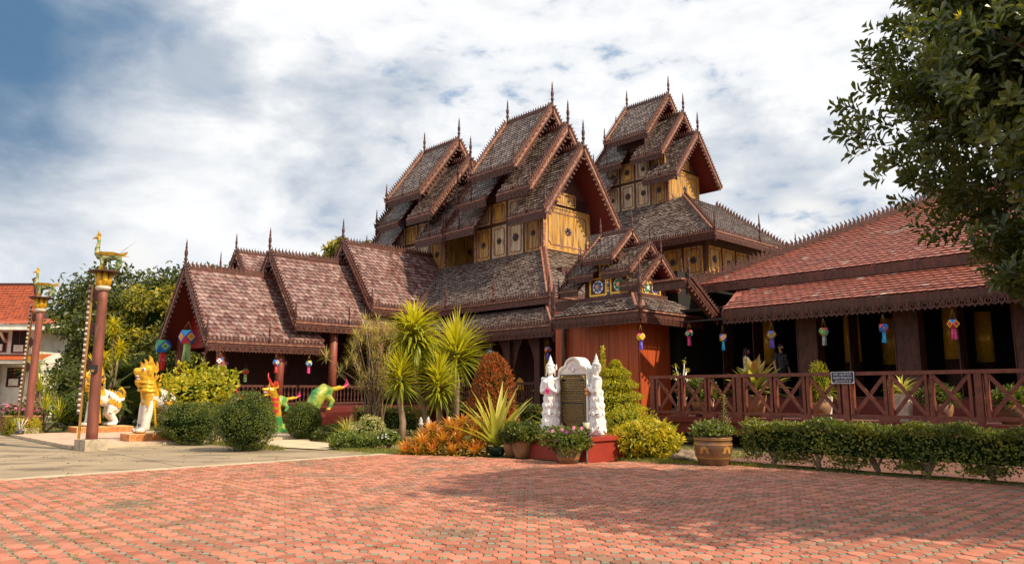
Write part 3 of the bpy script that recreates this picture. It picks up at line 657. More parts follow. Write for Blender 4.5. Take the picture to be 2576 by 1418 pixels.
c = MB(); c.box((P1, 23.96, 5.2), (P2, 24.03, 5.49)); HALL.part(c, 'fascia', M_WOOD)
c = MB(); c.box((-12.95, 21.95, 4.03), (P2, 22.01, 4.24)); strip(c, (-12.9, 21.98, 4.03), (P2, 21.98, 4.03), (0, 0, 1), .30, .27, LACE, .035); HALL.part(c, 'eave_board', M_WOOD)
c = MB(); a = np.array((P1, 24, 5.56)); b = np.array((P1 + 7, 31, zr_ + .06)); c.bar(a, b, .26, .12, 0); c.bar(a + np.array((0, 0, .1)), b + np.array((0, 0, .1)), .14, .1, 0)
strip(c, a + np.array((0, 0, .14)), b + np.array((0, 0, .14)), (0, 0, 1), .17, .27, TOOTH, .04); strip(c, (P1 + 7, 31, zr_ + .1), (P2 - 7, 31, zr_ + .1), (0, 0, 1), .17, .27, TOOTH, .04); c.bar((P1 + 7, 31, zr_ + .04), (P2 - 7, 31, zr_ + .04), .25, .14); HALL.part(c, 'ridge_crest', M_WOOD)
m = MB(); m.box((-15.2, 23.4, 0), (P2, 34, 1.39), 0); HALL.part(m, 'plinth', M_REDD)
m = MB(); m.box((-15.2, 23.36, 1.39), (P2, 34, 1.43), 0); HALL.part(m, 'floor', M_DARKW)
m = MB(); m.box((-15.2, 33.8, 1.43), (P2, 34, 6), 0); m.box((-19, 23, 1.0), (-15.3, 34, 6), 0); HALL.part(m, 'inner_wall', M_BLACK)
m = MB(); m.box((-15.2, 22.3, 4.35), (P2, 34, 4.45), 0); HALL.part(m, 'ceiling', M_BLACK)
for p in (-10.75, -7.75, -4.75, -1.75, 1.25):
    m = MB(); m.box((p - .3, 23.4, 1.43), (p + .3, 23.9, 4.3)); m.box((p - .34, 23.38, 1.43), (p - .31, 23.92, 4.3)); m.box((p + .31, 23.38, 1.43), (p + .34, 23.92, 4.3)); HALL.part(m, 'pillar', M_WOOD)
for p in (-16.9, -13.7, -10.55, -7.4, -4.25, -1.1):
    for q in (26.5, 30.0):
        m = MB(); m.lathe([(.27, 2.6), (.26, 4.4)], 20, 0, (p, q, 0)); col = HALL.part(m, 'gold_column', M_GOLD)
        m = MB(); m.lathe([(.30, 1.43), (.275, 1.9), (.275, 2.6)], 20, 0, (p, q, 0)); HALL.part(m, 'column_base', M_DARKW, col)
for p in (-14.2, -13.0, -9.7, -6.6):                  # folded door leaves
    m = MB(); m.box((p, 24.05, 1.45), (p + .04, 24.75, 4.3)); m.box((p - .02, 24.2, 1.6), (p + .06, 24.6, 2.8)); HALL.part(m, 'door_leaf', M_WOOD)
finish_tiles(HALL, hroof, 300, M_TR)
# deck in front of the hall
DECK = Bld('timber_deck', 'raised red deck with brick edge in front of the side hall', 'deck', -7, 20); 
m = MB(); m.box((-14.0, 19.45, .70), (4, 23.39, .83), 0); DECK.part(m, 'floor', M_PINKF)
for i in range(45):
    b = MB(); x = -14.0 + i * .4; b.box((x + .006, 19.28, .69), (x + .394, 19.45, .84), 0); DECK.part(b, 'edge_brick', M_REDD)
m = MB(); m.box((-13.95, 19.4, .36), (4, 19.6, .69), 0); m.box((-14, 19.6, .36), (-13.8, 23.3, .69), 0); DECK.part(m, 'edge_beam', M_REDD)
for p in np.arange(-13.6, 4, 3.0):
    m = MB(); m.box((p - .15, 19.8, 0), (p + .15, 20.1, .7)); DECK.part(m, 'stub_pillar', M_DARKW)
# ================================================================== X-braced fence on the deck
FENCE = Bld('deck_fence', 'dark red timber fence with X-braced panels along the deck edge', 'fence', -7, 19.5)
zb, zt_ = 1.0, 1.98
def fbar(name, a, b, w, h, up=(0, 0, 1)):
    m = MB(); m.bar(a, b, w, h, 0, up); return FENCE.part(m, name, M_FENCE)
for i in range(7):
    x = -14.0 + 3.0 * i
    m = MB(); m.box((x - .075, 19.42, .83), (x + .075, 19.58, zt_), 0); FENCE.part(m, 'post', M_FENCE)
    if x > 1.5: continue
    fbar('top_rail', (x + (.0 if i else -.1), 19.5, 2.03), (x + 3.0, 19.5, 2.03), .16, .09); fbar('bottom_rail', (x + .076, 19.5, .96), (x + 2.924, 19.5, .96), .09, .08)
    for k in range(3):
        xa = x + .17 + k * .93; xb = xa + .80
        for xx in (xa, xb):
            m = MB(); m.box((xx - .035, 19.44, 1.001), (xx + .035, 19.56, 1.984)); FENCE.part(m, 'upright', M_FENCE)
        fbar('brace', (xa + .036, 19.47, 1.03), (xb - .036, 19.47, 1.95), .05, .09, (0, 1, 0)) if False else None
        fbar('brace', (xa + .036, 19.472, 1.95), (xb - .036, 19.472, 1.03), .085, .05, (0, 1, 0)); fbar('brace', (xa + .036, 19.528, 1.03), (xb - .036, 19.528, 1.95), .085, .05, (0, 1, 0))
    for k in (1, 2):
        m = MB(); xx = x + k * 1.0; m.prism([(-.25, .09), (-.2, 0), (.2, 0), (.25, .09)], (xx, 19.45, .83), (1, 0, 0), (0, 0, 1), (0, 1, 0), .1); FENCE.part(m, 'foot_block', M_FENCE)
# ================================================================== ground, paving, road
M_SOIL = mk('soil', (0.30, 0.20, 0.11), (0.17, 0.15, 0.06), rough=0.9, scale=1.4, detail=8, thr=(0.42, 0.6), bump=0.5, bscale=25, c3=(0.10, 0.14, 0.035), s3=.5, thr3=(0.5, 0.62))
M_JOINT = mk('sand_joint', (0.055, 0.038, 0.022), (0.07, 0.06, 0.025), rough=0.95, scale=5, detail=6, bump=0.6, bscale=60)
M_CONC = mk('road_concrete', (0.33, 0.25, 0.165), (0.25, 0.19, 0.128), rough=0.85, scale=0.35, detail=9, thr=(0.40, 0.64), bump=0.35, bscale=50, c3=(0.15, 0.11, 0.075), s3=.7, thr3=(0.50, 0.68), stretch=(1, 1.6, 1))
M_KERB = mk('pale_concrete', (0.52, 0.42, 0.29), (0.40, 0.31, 0.21), rough=0.85, scale=2, detail=7, bump=0.35, bscale=60)
M_SLABT = mk('pink_tile', (0.60, 0.38, 0.27), (0.52, 0.32, 0.23), rough=0.5, scale=3, var=0.08, bump=0.1)
M_PAV = mk('red_paver', (0.40, 0.120, 0.070), (0.39, 0.160, 0.112), rough=0.78, scale=5, detail=8, thr=(0.4, 0.66), var=0.28, bump=0.45, bscale=90, huev=.4, c3=(0.20, 0.115, 0.075), s3=.8, thr3=(0.52, 0.70))
M_PSQ = mk('green_paver', (0.17, 0.20, 0.15), (0.22, 0.21, 0.16), rough=0.8, scale=5, detail=6, var=0.2, bump=0.4, bscale=90)
def sheet(name, poly, z, mat, grid=True):
    m = MB(); m.add([(p, q, z) for p, q in poly], [tuple(range(len(poly)))]); o = m.build(name, mat)
    if grid: o.rotation_euler = (0, 0, RZ)
    return kind(o, 'structure')
g_ = MB(); g_.add([(-900, -60, -0.02), (900, -60, -0.02), (900, 1500, -0.02), (-900, 1500, -0.02)], [(0, 1, 2, 3)]); kind(g_.build('ground', M_SOIL), 'structure')
def far_edge(p):
    K = [(-16, 11.2), (-13, 12.35), (-11.05, 12.7), (-10.6, 13.9), (-9.0, 14.7), (-8, 14.92), (20, 14.92)]
    for (a, b), (c, d) in zip(K, K[1:]):
        if a <= p <= c: return b + (d - b) * (p - a) / (c - a)
    return 11.2
plaza = sheet('paved_plaza', [(-15.9, -10), (20, -10), (20, 14.92), (-8, 14.92), (-9, 14.7), (-10.6, 13.9), (-11.05, 12.7), (-13, 12.35), (-15.9, 11.2)], 0.0, M_JOINT)
road = sheet('concrete_road', [(-80, -40), (-16.35, -40), (-16.35, 10.4), (-18, 10.4), (-20.2, 9.75), (-23.4, 8.2), (-23.4, 5.5), (-80, 5.5)], 0.004, M_CONC)
kerb = sheet('road_edge_strip', [(-16.35, -40), (-15.9, -40), (-15.9, 11.1), (-16.35, 10.9)], 0.012, M_KERB)
hp = sheet('hall_path', [(-9.5, 15.45), (20, 15.45), (20, 19.2), (-9.5, 19.2)], 0.02, M_PINKF)
pathw = sheet('entrance_path', [(-27.2, 10.5), (-20.5, 10.0), (-18.6, 10.6), (-18.8, 12.1), (-22, 12.0), (-26, 14.1), (-31.9, 14.1), (-31.9, 12.2)], 0.01, M_KERB)
# pavers: octagons with small squares in the gaps
PI_ = 0.193; CC = 0.054
def octa(h, c, z0, z1, bev):
    a = h - .0075; P = [(-a + c, -a), (a - c, -a), (a, -a + c), (a, a - c), (a - c, a), (-a + c, a), (-a, a - c), (-a, -a + c)]
    lo = [(x, y, z0) for x, y in P]; mi = [(x, y, z1 - bev * .7) for x, y in P]; hi = [(x * (1 - bev / h), y * (1 - bev / h), z1) for x, y in P]
    fs = [tuple(range(16, 24))] + [(i + o, (i + 1) % 8 + o, (i + 1) % 8 + 8 + o, i + 8 + o) for o in (0, 8) for i in range(8)]
    return np.array(lo + mi + hi), fs
def square(r, z0, z1):
    P = [(0, -r), (r, 0), (0, r), (-r, 0)]
    return np.array([(x, y, z0) for x, y in P] + [(x * .94, y * .94, z1) for x, y in P]), [(4, 5, 6, 7)] + [(i, (i + 1) % 4, (i + 1) % 4 + 4, i + 4) for i in range(4)]
OV, OF = octa(PI_ / 2, CC, -.01, .022, .008); SV, SF = square(CC - .003, -.01, .019)
def pave():
    ip = np.arange(-83, 60); iq = np.arange(0, 78)
    C = np.array([(i * PI_, j * PI_) for i in ip for j in iq], float)
    X = C[:, 0] * U0 + C[:, 1] * B0; Y = C[:, 0] * U1 + C[:, 1] * B1
    ok = (Y > 4.6) & (np.abs(X) < .78 * Y + 1.2) & (C[:, 0] > -15.85)
    fe = np.array([far_edge(p) for p in C[:, 0]]); ok &= C[:, 1] < fe - .08
    C = C[ok]
    for Vt, Ft, sh, mat, nm, name in ((OV, OF, 0, M_PAV, 'paver', 'paver_field'), (SV, SF, PI_ / 2, M_PSQ, 'square_paver', 'square_paver_field')):
        D = C + sh; n = len(D); z = rng.normal(0, .0022, n); tilt = rng.normal(0, .010, (n, 2)); rz = rng.normal(0, .012, n)
        d = np.hypot(D[:, 0], D[:, 1]); Xc = D[:, 0] * U0 + D[:, 1] * B0; Yc = D[:, 0] * U1 + D[:, 1] * B1
        d = np.where((Yc > 7.0) & (np.abs(Xc) < .66 * Yc), d, d + 1e3)
        order = np.argsort(d); near = order[:300]; far = order[300:]
        def place(idx):
            c, s = np.cos(rz[idx])[:, None], np.sin(rz[idx])[:, None]; x = Vt[None, :, 0] * c - Vt[None, :, 1] * s; y = Vt[None, :, 0] * s + Vt[None, :, 1] * c
            zz = Vt[None, :, 2] + z[idx][:, None] + x * tilt[idx, 0:1] + y * tilt[idx, 1:2]
            return np.stack([x + D[idx, 0:1], y + D[idx, 1:2], zz], 2)
        mb = MB(); mb.addn(place(far), Ft, 0); kind(mb.build(name, mat, plaza), 'stuff')
        m1 = MB(); m1.add(Vt.tolist(), Ft, 0, 0.0); o = m1.build(nm, mat); me = o.data; bpy.data.objects.remove(o)
        for i in near:
            inst(me, plaza, Matrix.Translation((D[i, 0], D[i, 1], z[i])) @ Matrix.Rotation(rz[i], 4, 'Z') @ Matrix.Rotation(tilt[i, 1], 4, 'X') @ Matrix.Rotation(-tilt[i, 0], 4, 'Y'), nm)
    return C
PAVC = pave()
# tiled platform under the lions
slab = MB(); slab.box((-31.5, 5.55, 0), (-23.4, 13, .09)); sl_o = slab.build('lion_platform', M_KERB); sl_o.rotation_euler = (0, 0, RZ); kind(sl_o, 'structure')
tm = MB(); tm.box((-.195, -.195, .088), (.195, .195, .1), 0, 0.0); _o = tm.build('floor_tile', M_SLABT); _me = _o.data; bpy.data.objects.remove(_o)
for i in range(20):
    for j in range(10):
        inst(_me, sl_o, Matrix.Translation((-31.3 + i * .4, 5.75 + j * .4, 0)), 'floor_tile')
sl_o.hide_render = False

for q0_ in (-2.0, 2.0, 6.0):
    j_ = MB(); j_.box((-60, q0_ - .008, .003), (-16.4, q0_ + .008, .0065)); j_.build('expansion_joint', M_JOINT, road)
for p0_ in (-20.5, -25.5, -31.0):
    j_ = MB(); j_.box((p0_ - .008, -30, .003), (p0_ + .008, 5.4 if p0_ < -23 else 9.0, .0068)); j_.build('expansion_joint', M_JOINT, road)
# ================================================================== vegetation
def G3(*c): return tuple(c)
L_DARK = leafmat('leaf_dark', (0.03, 0.058, 0.012), (0.17, 0.19, 0.024), .3)
L_MID = leafmat('leaf_mid', (0.045, 0.08, 0.014), (0.21, 0.24, 0.03), .3)
L_HEDGE = leafmat('leaf_hedge', (0.045, 0.075, 0.016), (0.36, 0.34, 0.05), .3, mid=(0.15, 0.17, 0.028))
L_YEL = leafmat('leaf_yellow', (0.14, 0.17, 0.013), (0.60, 0.48, 0.02), .4, mid=(0.36, 0.34, 0.018))
L_LIME = leafmat('leaf_lime', (0.24, 0.25, 0.02), (0.68, 0.52, 0.03), .35)
L_RED = leafmat('leaf_red', (0.07, 0.10, 0.02), (0.56, 0.11, 0.035), .3, mid=(0.34, 0.12, 0.03), tcol=(1.5, 1.1, 0.7))
L_ORNG = leafmat('leaf_orange', (0.24, 0.22, 0.03), (0.68, 0.17, 0.06), .3, mid=(0.58, 0.33, 0.04), tcol=(1.3, 1.1, 0.6))
L_STRAP = leafmat('leaf_strap', (0.08, 0.14, 0.015), (0.56, 0.50, 0.03), .4)
L_STRIPE = leafmat('leaf_striped', (0.22, 0.27, 0.04), (0.62, 0.56, 0.16), .35)
L_DRY = leafmat('leaf_dry', (0.26, 0.22, 0.07), (0.52, 0.43, 0.16), .3)
L_GLOSS = leafmat('leaf_glossy', (0.026, 0.05, 0.012), (0.17, 0.185, 0.03), .33, rough=0.28, spec=0.6)
L_BROM = leafmat('leaf_bromeliad', (0.05, 0.075, 0.02), (0.24, 0.10, 0.035), .2, mid=(0.20, 0.19, 0.045))
L_PURP = leafmat('leaf_purple', (0.05, 0.012, 0.03), (0.14, 0.03, 0.06), .2)
L_FLW = {k: leafmat('petal_' + k, tuple(x * .8 for x in c), c, .3, tcol=(1.1, 1.0, 1.0)) for k, c in dict(purple=(0.42, 0.02, 0.45), pink=(0.8, 0.25, 0.5), red=(0.7, 0.03, 0.02), white=(0.8, 0.78, 0.75)).items()}
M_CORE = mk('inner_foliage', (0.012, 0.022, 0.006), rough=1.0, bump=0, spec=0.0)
M_BARK = mk('bark', (0.26, 0.17, 0.11), (0.16, 0.10, 0.065), rough=0.85, scale=9, stretch=(1, 1, .3), bump=0.6, bscale=22)
M_BARKD = mk('dark_bark', (0.10, 0.065, 0.045), (0.16, 0.11, 0.08), rough=0.9, scale=7, stretch=(1, 1, .3), bump=0.6, bscale=22)
M_TERRA = mk('terracotta', (0.36, 0.17, 0.075), (0.27, 0.125, 0.06), rough=0.75, scale=4, bump=0.25, c3=(0.2, 0.12, 0.08), s3=2.5)
M_GLAZE = mk('brown_glaze', (0.13, 0.062, 0.03), (0.17, 0.085, 0.04), rough=0.32, scale=5, bump=0.15, coat=.2)
M_GLAZEY = mk('ochre_glaze', (0.42, 0.22, 0.06), (0.36, 0.18, 0.05), rough=0.4, bump=0.15)
M_PLGRN = mk('green_plastic', (0.02, 0.05, 0.03), rough=0.5, bump=0)
M_WHITEP = mk('whitewashed', (0.72, 0.66, 0.58), (0.50, 0.43, 0.36), rough=0.8, scale=5, thr=(.5, .68), bump=0.3)
M_BLKPL = mk('black_pot', (0.02, 0.02, 0.02), rough=0.5, bump=0)
M_STONE = mk('rock', (0.26, 0.18, 0.12), (0.15, 0.11, 0.08), rough=0.9, scale=5, bump=0.7, bscale=12)
def nrm(a): return a / np.maximum(np.linalg.norm(a, axis=-1, keepdims=True), 1e-9)
def leafs(mb, pos, d, up, L, Wd, m=0, tint=None, fold=.18, droop=.1, round_=False):
    """pos,d,up: (N,3); L,Wd: (N,) or numbers"""
    pos = np.asarray(pos, float); N = len(pos); d = nrm(np.asarray(d, float)); s = nrm(np.cross(d, up)); n = np.cross(s, d)
    L = np.broadcast_to(np.asarray(L, float), (N,))[:, None]; Wd = np.broadcast_to(np.asarray(Wd, float), (N,))[:, None]
    tip = pos + d * L - n * (droop * L)
    if not round_:
        l = pos + d * L * .45 + s * Wd * .5 + n * fold * Wd; r = pos + d * L * .45 - s * Wd * .5 + n * fold * Wd
        mb.addn(np.stack([pos, l, tip, r], 1), [(0, 1, 2), (0, 2, 3)], m, tint)
    else:
        l1 = pos + d * L * .35 + s * Wd * .30 + n * fold * Wd; r1 = pos + d * L * .35 - s * Wd * .30 + n * fold * Wd
        l2 = pos + d * L * .75 + s * Wd * .5 + n * (fold * Wd - droop * L * .4); r2 = pos + d * L * .75 - s * Wd * .5 + n * (fold * Wd - droop * L * .4)
        t = tip; mb.addn(np.stack([pos, l1, l2, t, r2, r1], 1), [(0, 1, 2, 3), (0, 3, 4, 5)], m, tint)
def rdir(n): return nrm(rng.normal(0, 1, (n, 3)))
def lump(u, seed=0, amp=.12, fr=3.0):
    r = np.random.default_rng(seed); o = np.ones(len(u))
    for k in range(5):
        w = r.normal(0, fr, 3); ph = r.random() * 6.28; o += amp / 2.2 * np.sin(u @ w + ph)
    return o
def shrub(name, label, cat, p, q, rad, n, leaf, mat, zc=None, amp=.10, seed=1, group=None, inner=True, trunk=None, box=0.0, wl=.5, flowers=None, spread=.12, world=None, rnd=False):
    """clipped or natural shrub: a thick shell of single leaves on a lumpy solid"""
    loc = W(p, q) if world is None else Vector(world); t = thing(name, label, cat, loc, 0, group)
    zc = rad[2] * .98 if zc is None else zc
    u = rdir(n)
    if box: u = np.sign(u) * np.abs(u) ** (1 - box); u = u / np.max(np.abs(u) ** 1, axis=1, keepdims=True) if box > .9 else nrm(u) * (1 + box * .35 * (1 - np.max(np.abs(nrm(u)), axis=1, keepdims=True)) * 2.4)
    k = lump(u, seed, amp) * (1 - rng.random(n) ** 2 * spread * 1.6 + rng.normal(0, .02, n) + (rng.random(n) > .985) * rng.random(n) * .09); P = u * np.array(rad)[None] * k[:, None]; P[:, 2] += zc
    ok = P[:, 2] > .02; P = P[ok]; u2 = nrm(u[ok] / np.array(rad)[None]); N = len(P)
    d = nrm(u2 * .55 + rdir(N) * .8 + np.array((0, 0, .25))); up = nrm(u2 + rdir(N) * .5)
    cl = lump(u[ok], seed + 9, .5, 7.0) - 1; tint = np.clip(.42 + cl * .45 + rng.normal(0, .2, N), 0, 1)
    mb = MB(); leafs(mb, P, d, up, leaf * rng.uniform(.7, 1.25, N), leaf * wl * rng.uniform(.8, 1.2, N), 0, tint, round_=rnd, fold=.1 if rnd else .18)
    f = mb.build('foliage', mat, t)
    if flowers:
        fm, fn, fs, top = flowers; idx = np.nonzero(u2[:, 2] > top)[0]; idx = rng.choice(idx, min(fn, len(idx)), replace=False); m2 = MB()
        for i in idx:
            c = P[i] + u2[i] * leaf * .4
            for a in range(5):
                e = nrm(np.cross(u2[i], rdir(1)[0])); 
                ang = 6.283 * a / 5; e2 = np.cross(u2[i], e)
            e = nrm(np.cross(u2[i], np.array((.3, .2, .9)))); e2 = np.cross(u2[i], e)
            A = np.arange(5) * 6.283 / 5; D = e[None] * np.cos(A)[:, None] + e2[None] * np.sin(A)[:, None] + u2[i][None] * .3
            leafs(m2, np.repeat(c[None], 5, 0), D, np.repeat(u2[i][None], 5, 0), fs, fs * .9, 0, None)
        kind(m2.build('flowers', fm, t), 'stuff')
    if inner:
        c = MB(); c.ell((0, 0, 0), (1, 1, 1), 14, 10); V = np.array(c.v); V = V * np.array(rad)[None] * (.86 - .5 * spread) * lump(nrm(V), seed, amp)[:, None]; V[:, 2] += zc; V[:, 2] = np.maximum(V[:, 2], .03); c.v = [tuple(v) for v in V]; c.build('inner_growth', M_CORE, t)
    st = MB(); st.tube([(0, 0, 0), (.02, .01, zc * .6), (0, 0, zc)], [.06, .05, .03], 7); st.build('stem', M_BARKD, t)
    return t
def strap(mb, base, az, el, L, w, droop, segs=5, m=0, tint=.5, fold=.25, wmid=.35, twist=0.0):
    """one long leaf bending under its weight"""
    P = np.array(base, float); a = el; ca, sa = math.cos(az), math.sin(az); vs = []; 
    for i in range(segs + 1):
        t = i / segs; ww = w * (min(1, .35 + t / wmid * .65) if t < wmid else max(0.02, 1 - ((t - wmid) / (1 - wmid)) ** 1.6)) * .5
        s = np.array((-sa, ca, 0)); nn = np.array((-ca * math.sin(a), -sa * math.sin(a), math.cos(a)))
        vs += [tuple(P + s * ww + nn * fold * ww), tuple(P), tuple(P - s * ww + nn * fold * ww)]
        P = P + np.array((ca * math.cos(a), sa * math.cos(a), math.sin(a))) * (L / segs); a -= droop / segs * (0.4 + 1.2 * t)
    fs = []
    for i in range(segs):
        b = i * 3; fs += [(b, b + 1, b + 4, b + 3), (b + 1, b + 2, b + 5, b + 4)]
    mb.add(vs, fs, m, tint, True)
def rosetteplant(mb, c, n, L, w, el0, el1, droop, m=0, tr=(0, 1), segs=5, lv=.2, wmid=.35, fold=.25, power=1.0):
    for i in range(n):
        f = (i + .5) / n; el = el0 + (el1 - el0) * f ** power; az = i * 2.39996 + random.uniform(-.25, .25)
        strap(mb, c, az, el + random.uniform(-.08, .08), L * random.uniform(1 - lv, 1 + lv * .5), w * random.uniform(.85, 1.1), droop * random.uniform(.6, 1.3) * (1.25 - f * .5), segs, m, min(1, max(0, tr[0] + (tr[1] - tr[0]) * f + random.uniform(-.2, .2))), fold, wmid)
def trunk(mb, pts, r0, r1, n=9, m=0): 
    k = len(pts); mb.tube(pts, [r0 + (r1 - r0) * i / (k - 1) for i in range(k)], n, m)

# ------------------------------------------------------------------ clipped balls and boxes
shrub('round_shrub', 'large round clipped dark green bush standing in front of the entrance wing', 'shrub', -19.75, 8.85, (.80, .80, .79), 9500, .055, L_DARK, seed=3, amp=.06, group='clipped bushes')
shrub('box_shrub', 'broad clipped green bush beside the right lion statue', 'shrub', -23.4, 8.75, (.92, .85, .65), 8500, .06, L_DARK, seed=4, amp=.08, box=.35, group='clipped bushes')
shrub('round_shrub', 'smaller round clipped bush right of the red and gold dragon', 'shrub', -23.3, 12.45, (.62, .62, .62), 6800, .06, L_DARK, seed=5, amp=.07, group='clipped bushes')
shrub('leafy_shrub', 'loose bright yellow-green leafy shrub behind the clipped bushes at left', 'shrub', -24.9, 9.45, (1.3, 1.15, .95), 3600, .19, L_YEL, zc=1.4, amp=.22, seed=6, spread=.5, wl=.42, rnd=True)
shrub('dark_shrub', 'dark rounded bush behind the flag poles and left lion', 'shrub', -33.6, 8.4, (1.2, 1.2, .85), 5000, .08, L_DARK, seed=7, group=None)
shrub('dark_shrub', 'dark green bush between the two lion statues', 'shrub', -30.6, 11.2, (1.3, 1.1, .75), 5000, .08, L_DARK, seed=8)
# ------------------------------------------------------------------ hedges
def hedge(name, label, p0, p1, q0, q1, z0, z1, n, leaf, mat, stems=0, flowers=None, seed=0, inner=True, axis='p'):
    pc, qc = (p0 + p1) / 2, (q0 + q1) / 2; t = thing(name, label, 'hedge', W(pc, qc), RZ)
    a = np.array(((p1 - p0) / 2, (q1 - q0) / 2, (z1 - z0) / 2)); 
    area = [a[1] * a[2], a[0] * a[2], a[0] * a[1]]; pr = np.array([area[0], area[0], area[1] * 1.6, area[1] * .4, area[2] * 1.2, area[2] * .25]); pr /= pr.sum()
    f = rng.choice(6, n, p=pr); U = rng.uniform(-1, 1, (n, 3)); NR = np.zeros((n, 3))
    for k in range(6):
        ax = k // 2; sg = (1, -1)[k % 2]; i = f == k; U[i, ax] = sg * (1 - rng.random(i.sum()) ** 2 * (.16 / max(a[ax], .2)) * .8); NR[i, ax] = sg
    Q = U * a[None]; wob = .05 * np.sin(Q[:, 0] * 3.1 + seed) + .04 * np.sin(Q[:, 0] * 7.3 + Q[:, 2] * 5) + rng.normal(0, .025, n); Q = Q + NR * wob[:, None]
    if stems:                                        # ragged lower edge
        low = U[:, 2] < -.55; keep = ~(low & (np.sin(Q[:, 0] * 5.3) + rng.normal(0, .5, n) > .1)); Q, NR = Q[keep], NR[keep]
    Q[:, 2] += (z0 + z1) / 2; N = len(Q)
    d = nrm(NR * .5 + rdir(N) * .8 + np.array((0, 0, .2))); cl = np.sin(Q[:, 0] * 4.2) * np.sin(Q[:, 2] * 6 + Q[:, 0] * 1.7) * .2
    tint = np.clip(.4 + cl + rng.normal(0, .22, N), 0, 1); mb = MB(); leafs(mb, Q, d, nrm(NR + rdir(N) * .5), leaf * rng.uniform(.7, 1.3, N), leaf * .5 * rng.uniform(.8, 1.2, N), 0, tint); mb.build('foliage', mat, t)
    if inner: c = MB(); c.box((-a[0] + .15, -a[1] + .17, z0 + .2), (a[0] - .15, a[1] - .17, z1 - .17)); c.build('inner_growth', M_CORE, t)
    for i in range(stems):
        x = -a[0] + (i + .5) * 2 * a[0] / stems + random.uniform(-.12, .12); s = MB(); y = random.uniform(-.1, .1)
        trunk(s, [(x, y, 0), (x + random.uniform(-.05, .05), y, z0 * .6), (x + random.uniform(-.1, .1), y, z0 + .25)], .055, .04, 8)
        for sg in (-1, 1): trunk(s, [(x, y, z0 * .6), (x + sg * .18, y, z0 + .3)], .03, .02, 6)
        s.build('stem', M_BARK, t)
    if flowers:
        fm, fn, fs = flowers; m2 = MB(); top = np.nonzero((NR[:, 2] > .5) | ((NR[:, 1] < -.5) & (Q[:, 2] > z1 - .2)))[0]
        for i in rng.choice(top, fn):
            A = np.arange(5) * 6.283 / 5 + rng.random(); D = np.stack([np.cos(A), np.sin(A), np.full(5, .4)], 1); leafs(m2, np.repeat((Q[i] + np.array((0, 0, .03)))[None], 5, 0), D, np.repeat(np.array([[0, 0, 1.]]), 5, 0), fs, fs)
        kind(m2.build('flowers', fm, t), 'stuff')
    return t
hedge('long_hedge', 'long clipped leafy hedge on bare stems in front of the fence at right', -8.35, 3.5, 14.85, 15.5, .12, .90, 44000, .075, L_HEDGE, stems=12, seed=2)
hedge('flowering_hedge', 'low dark hedge with small red flowers behind the round bush', -26.4, -22.6, 16.2, 16.9, .0, .95, 6000, .08, L_DARK, flowers=(L_FLW['red'], 150, .04), seed=3)
hedge('low_hedge', 'low dark green hedge running behind the yucca trunks', -22.5, -17.0, 18.2, 18.9, .0, 1.05, 7000, .09, L_DARK, seed=4)
hedge('flower_bed_hedge', 'low yellow-green hedge at the far left edge of the road', -34.0, -31.6, 5.7, 6.4, .0, .55, 3500, .07, L_YEL, seed=5)
# ------------------------------------------------------------------ yuccas
def yucca(label, p, q, pts, n, L, w, seed, mat=L_STRAP, droop=1.0, group='yuccas with bare trunks'):
    random.seed(seed); t = thing('yucca', label, 'plant', W(p, q), 0, group); m = MB(); trunk(m, pts, .12, .075, 9); m.build('trunk', M_BARK, t)
    l = MB(); c = np.array(pts[-1]); 
    for k in range(4): rosetteplant(l, tuple(c + np.array((0, 0, -.24 + k * .14))), n // 4, L, w, -1.0 + .45 * k, .35 + .4 * k, droop, 0, (.05 + .1 * k, .8 + .07 * k), 6)
    l.build('leaf_crown', mat, t); d = MB(); rosetteplant(d, tuple(c + np.array((0, 0, -.2))), n // 9, L * .7, w * .8, -1.5, -1.0, .3, 0, (0, 1), 4); d.build('dead_leaves', L_DRY, t); random.seed(seed + 50); return t
yucca('tallest yucca with drooping yellow-green crown on a leaning trunk', -19.1, 14.75, [(0, 0, 0), (-.25, .05, .8), (-.55, .05, 1.6), (-.68, .02, 2.5), (-.68, 0, 3.35)], 330, 1.15, .11, 1, droop=1.4)
yucca('yucca with stiff green spiky crown standing right of the tallest one', -20.55, 16.85, [(0, 0, 0), (0, 0, 1.2), (.02, 0, 2.2), (0, 0, 2.95)], 230, 1.45, .085, 2, droop=.35)
yucca('short yucca left of the leaning trunk with dark spiky crown', -19.4, 13.7, [(0, 0, 0), (.05, 0, .6), (-.06, 0, 1.4), (-.06, 0, 2.05)], 230, .95, .065, 3, droop=.45)
yucca('short yucca right of the leaning trunk with yellow-green crown', -18.95, 14.85, [(0, 0, 0), (.02, 0, .7), (-.02, 0, 1.3), (0, 0, 1.8)], 240, 1.0, .075, 4, droop=.6)
# ------------------------------------------------------------------ thin-stemmed dracaena clump
random.seed(11); t = thing('dracaena_clump', 'tall clump of thin pale stems topped with spiky straw-green rosettes', 'plant', W(-22.1, 14.45)); sm = MB(); lf = MB()
for i in range(34):
    a = random.uniform(0, 6.28); r = random.uniform(.05, .35); h = random.uniform(1.5, 4.1); o = random.uniform(.1, .32) * h * .9; b = (math.cos(a) * r, math.sin(a) * r * .8, 0); side = random.uniform(-1.25, 1.05) * (.4 + h / 8)
    e = (b[0] + side * .8, b[1] + math.sin(a) * o * .4, h); mid = (b[0] + side * .25, b[1], h * .55); trunk(sm, [b, mid, e], .022, .014, 6)
    for k in range(2 if h > 2 else 1):
        c = (e[0] + random.uniform(-.2, .2) * k, e[1], e[2] - k * random.uniform(.2, .5)); rosetteplant(lf, c, 26, .42, .022, -.5, 1.35, .5, 0, (.1, .9), 3)
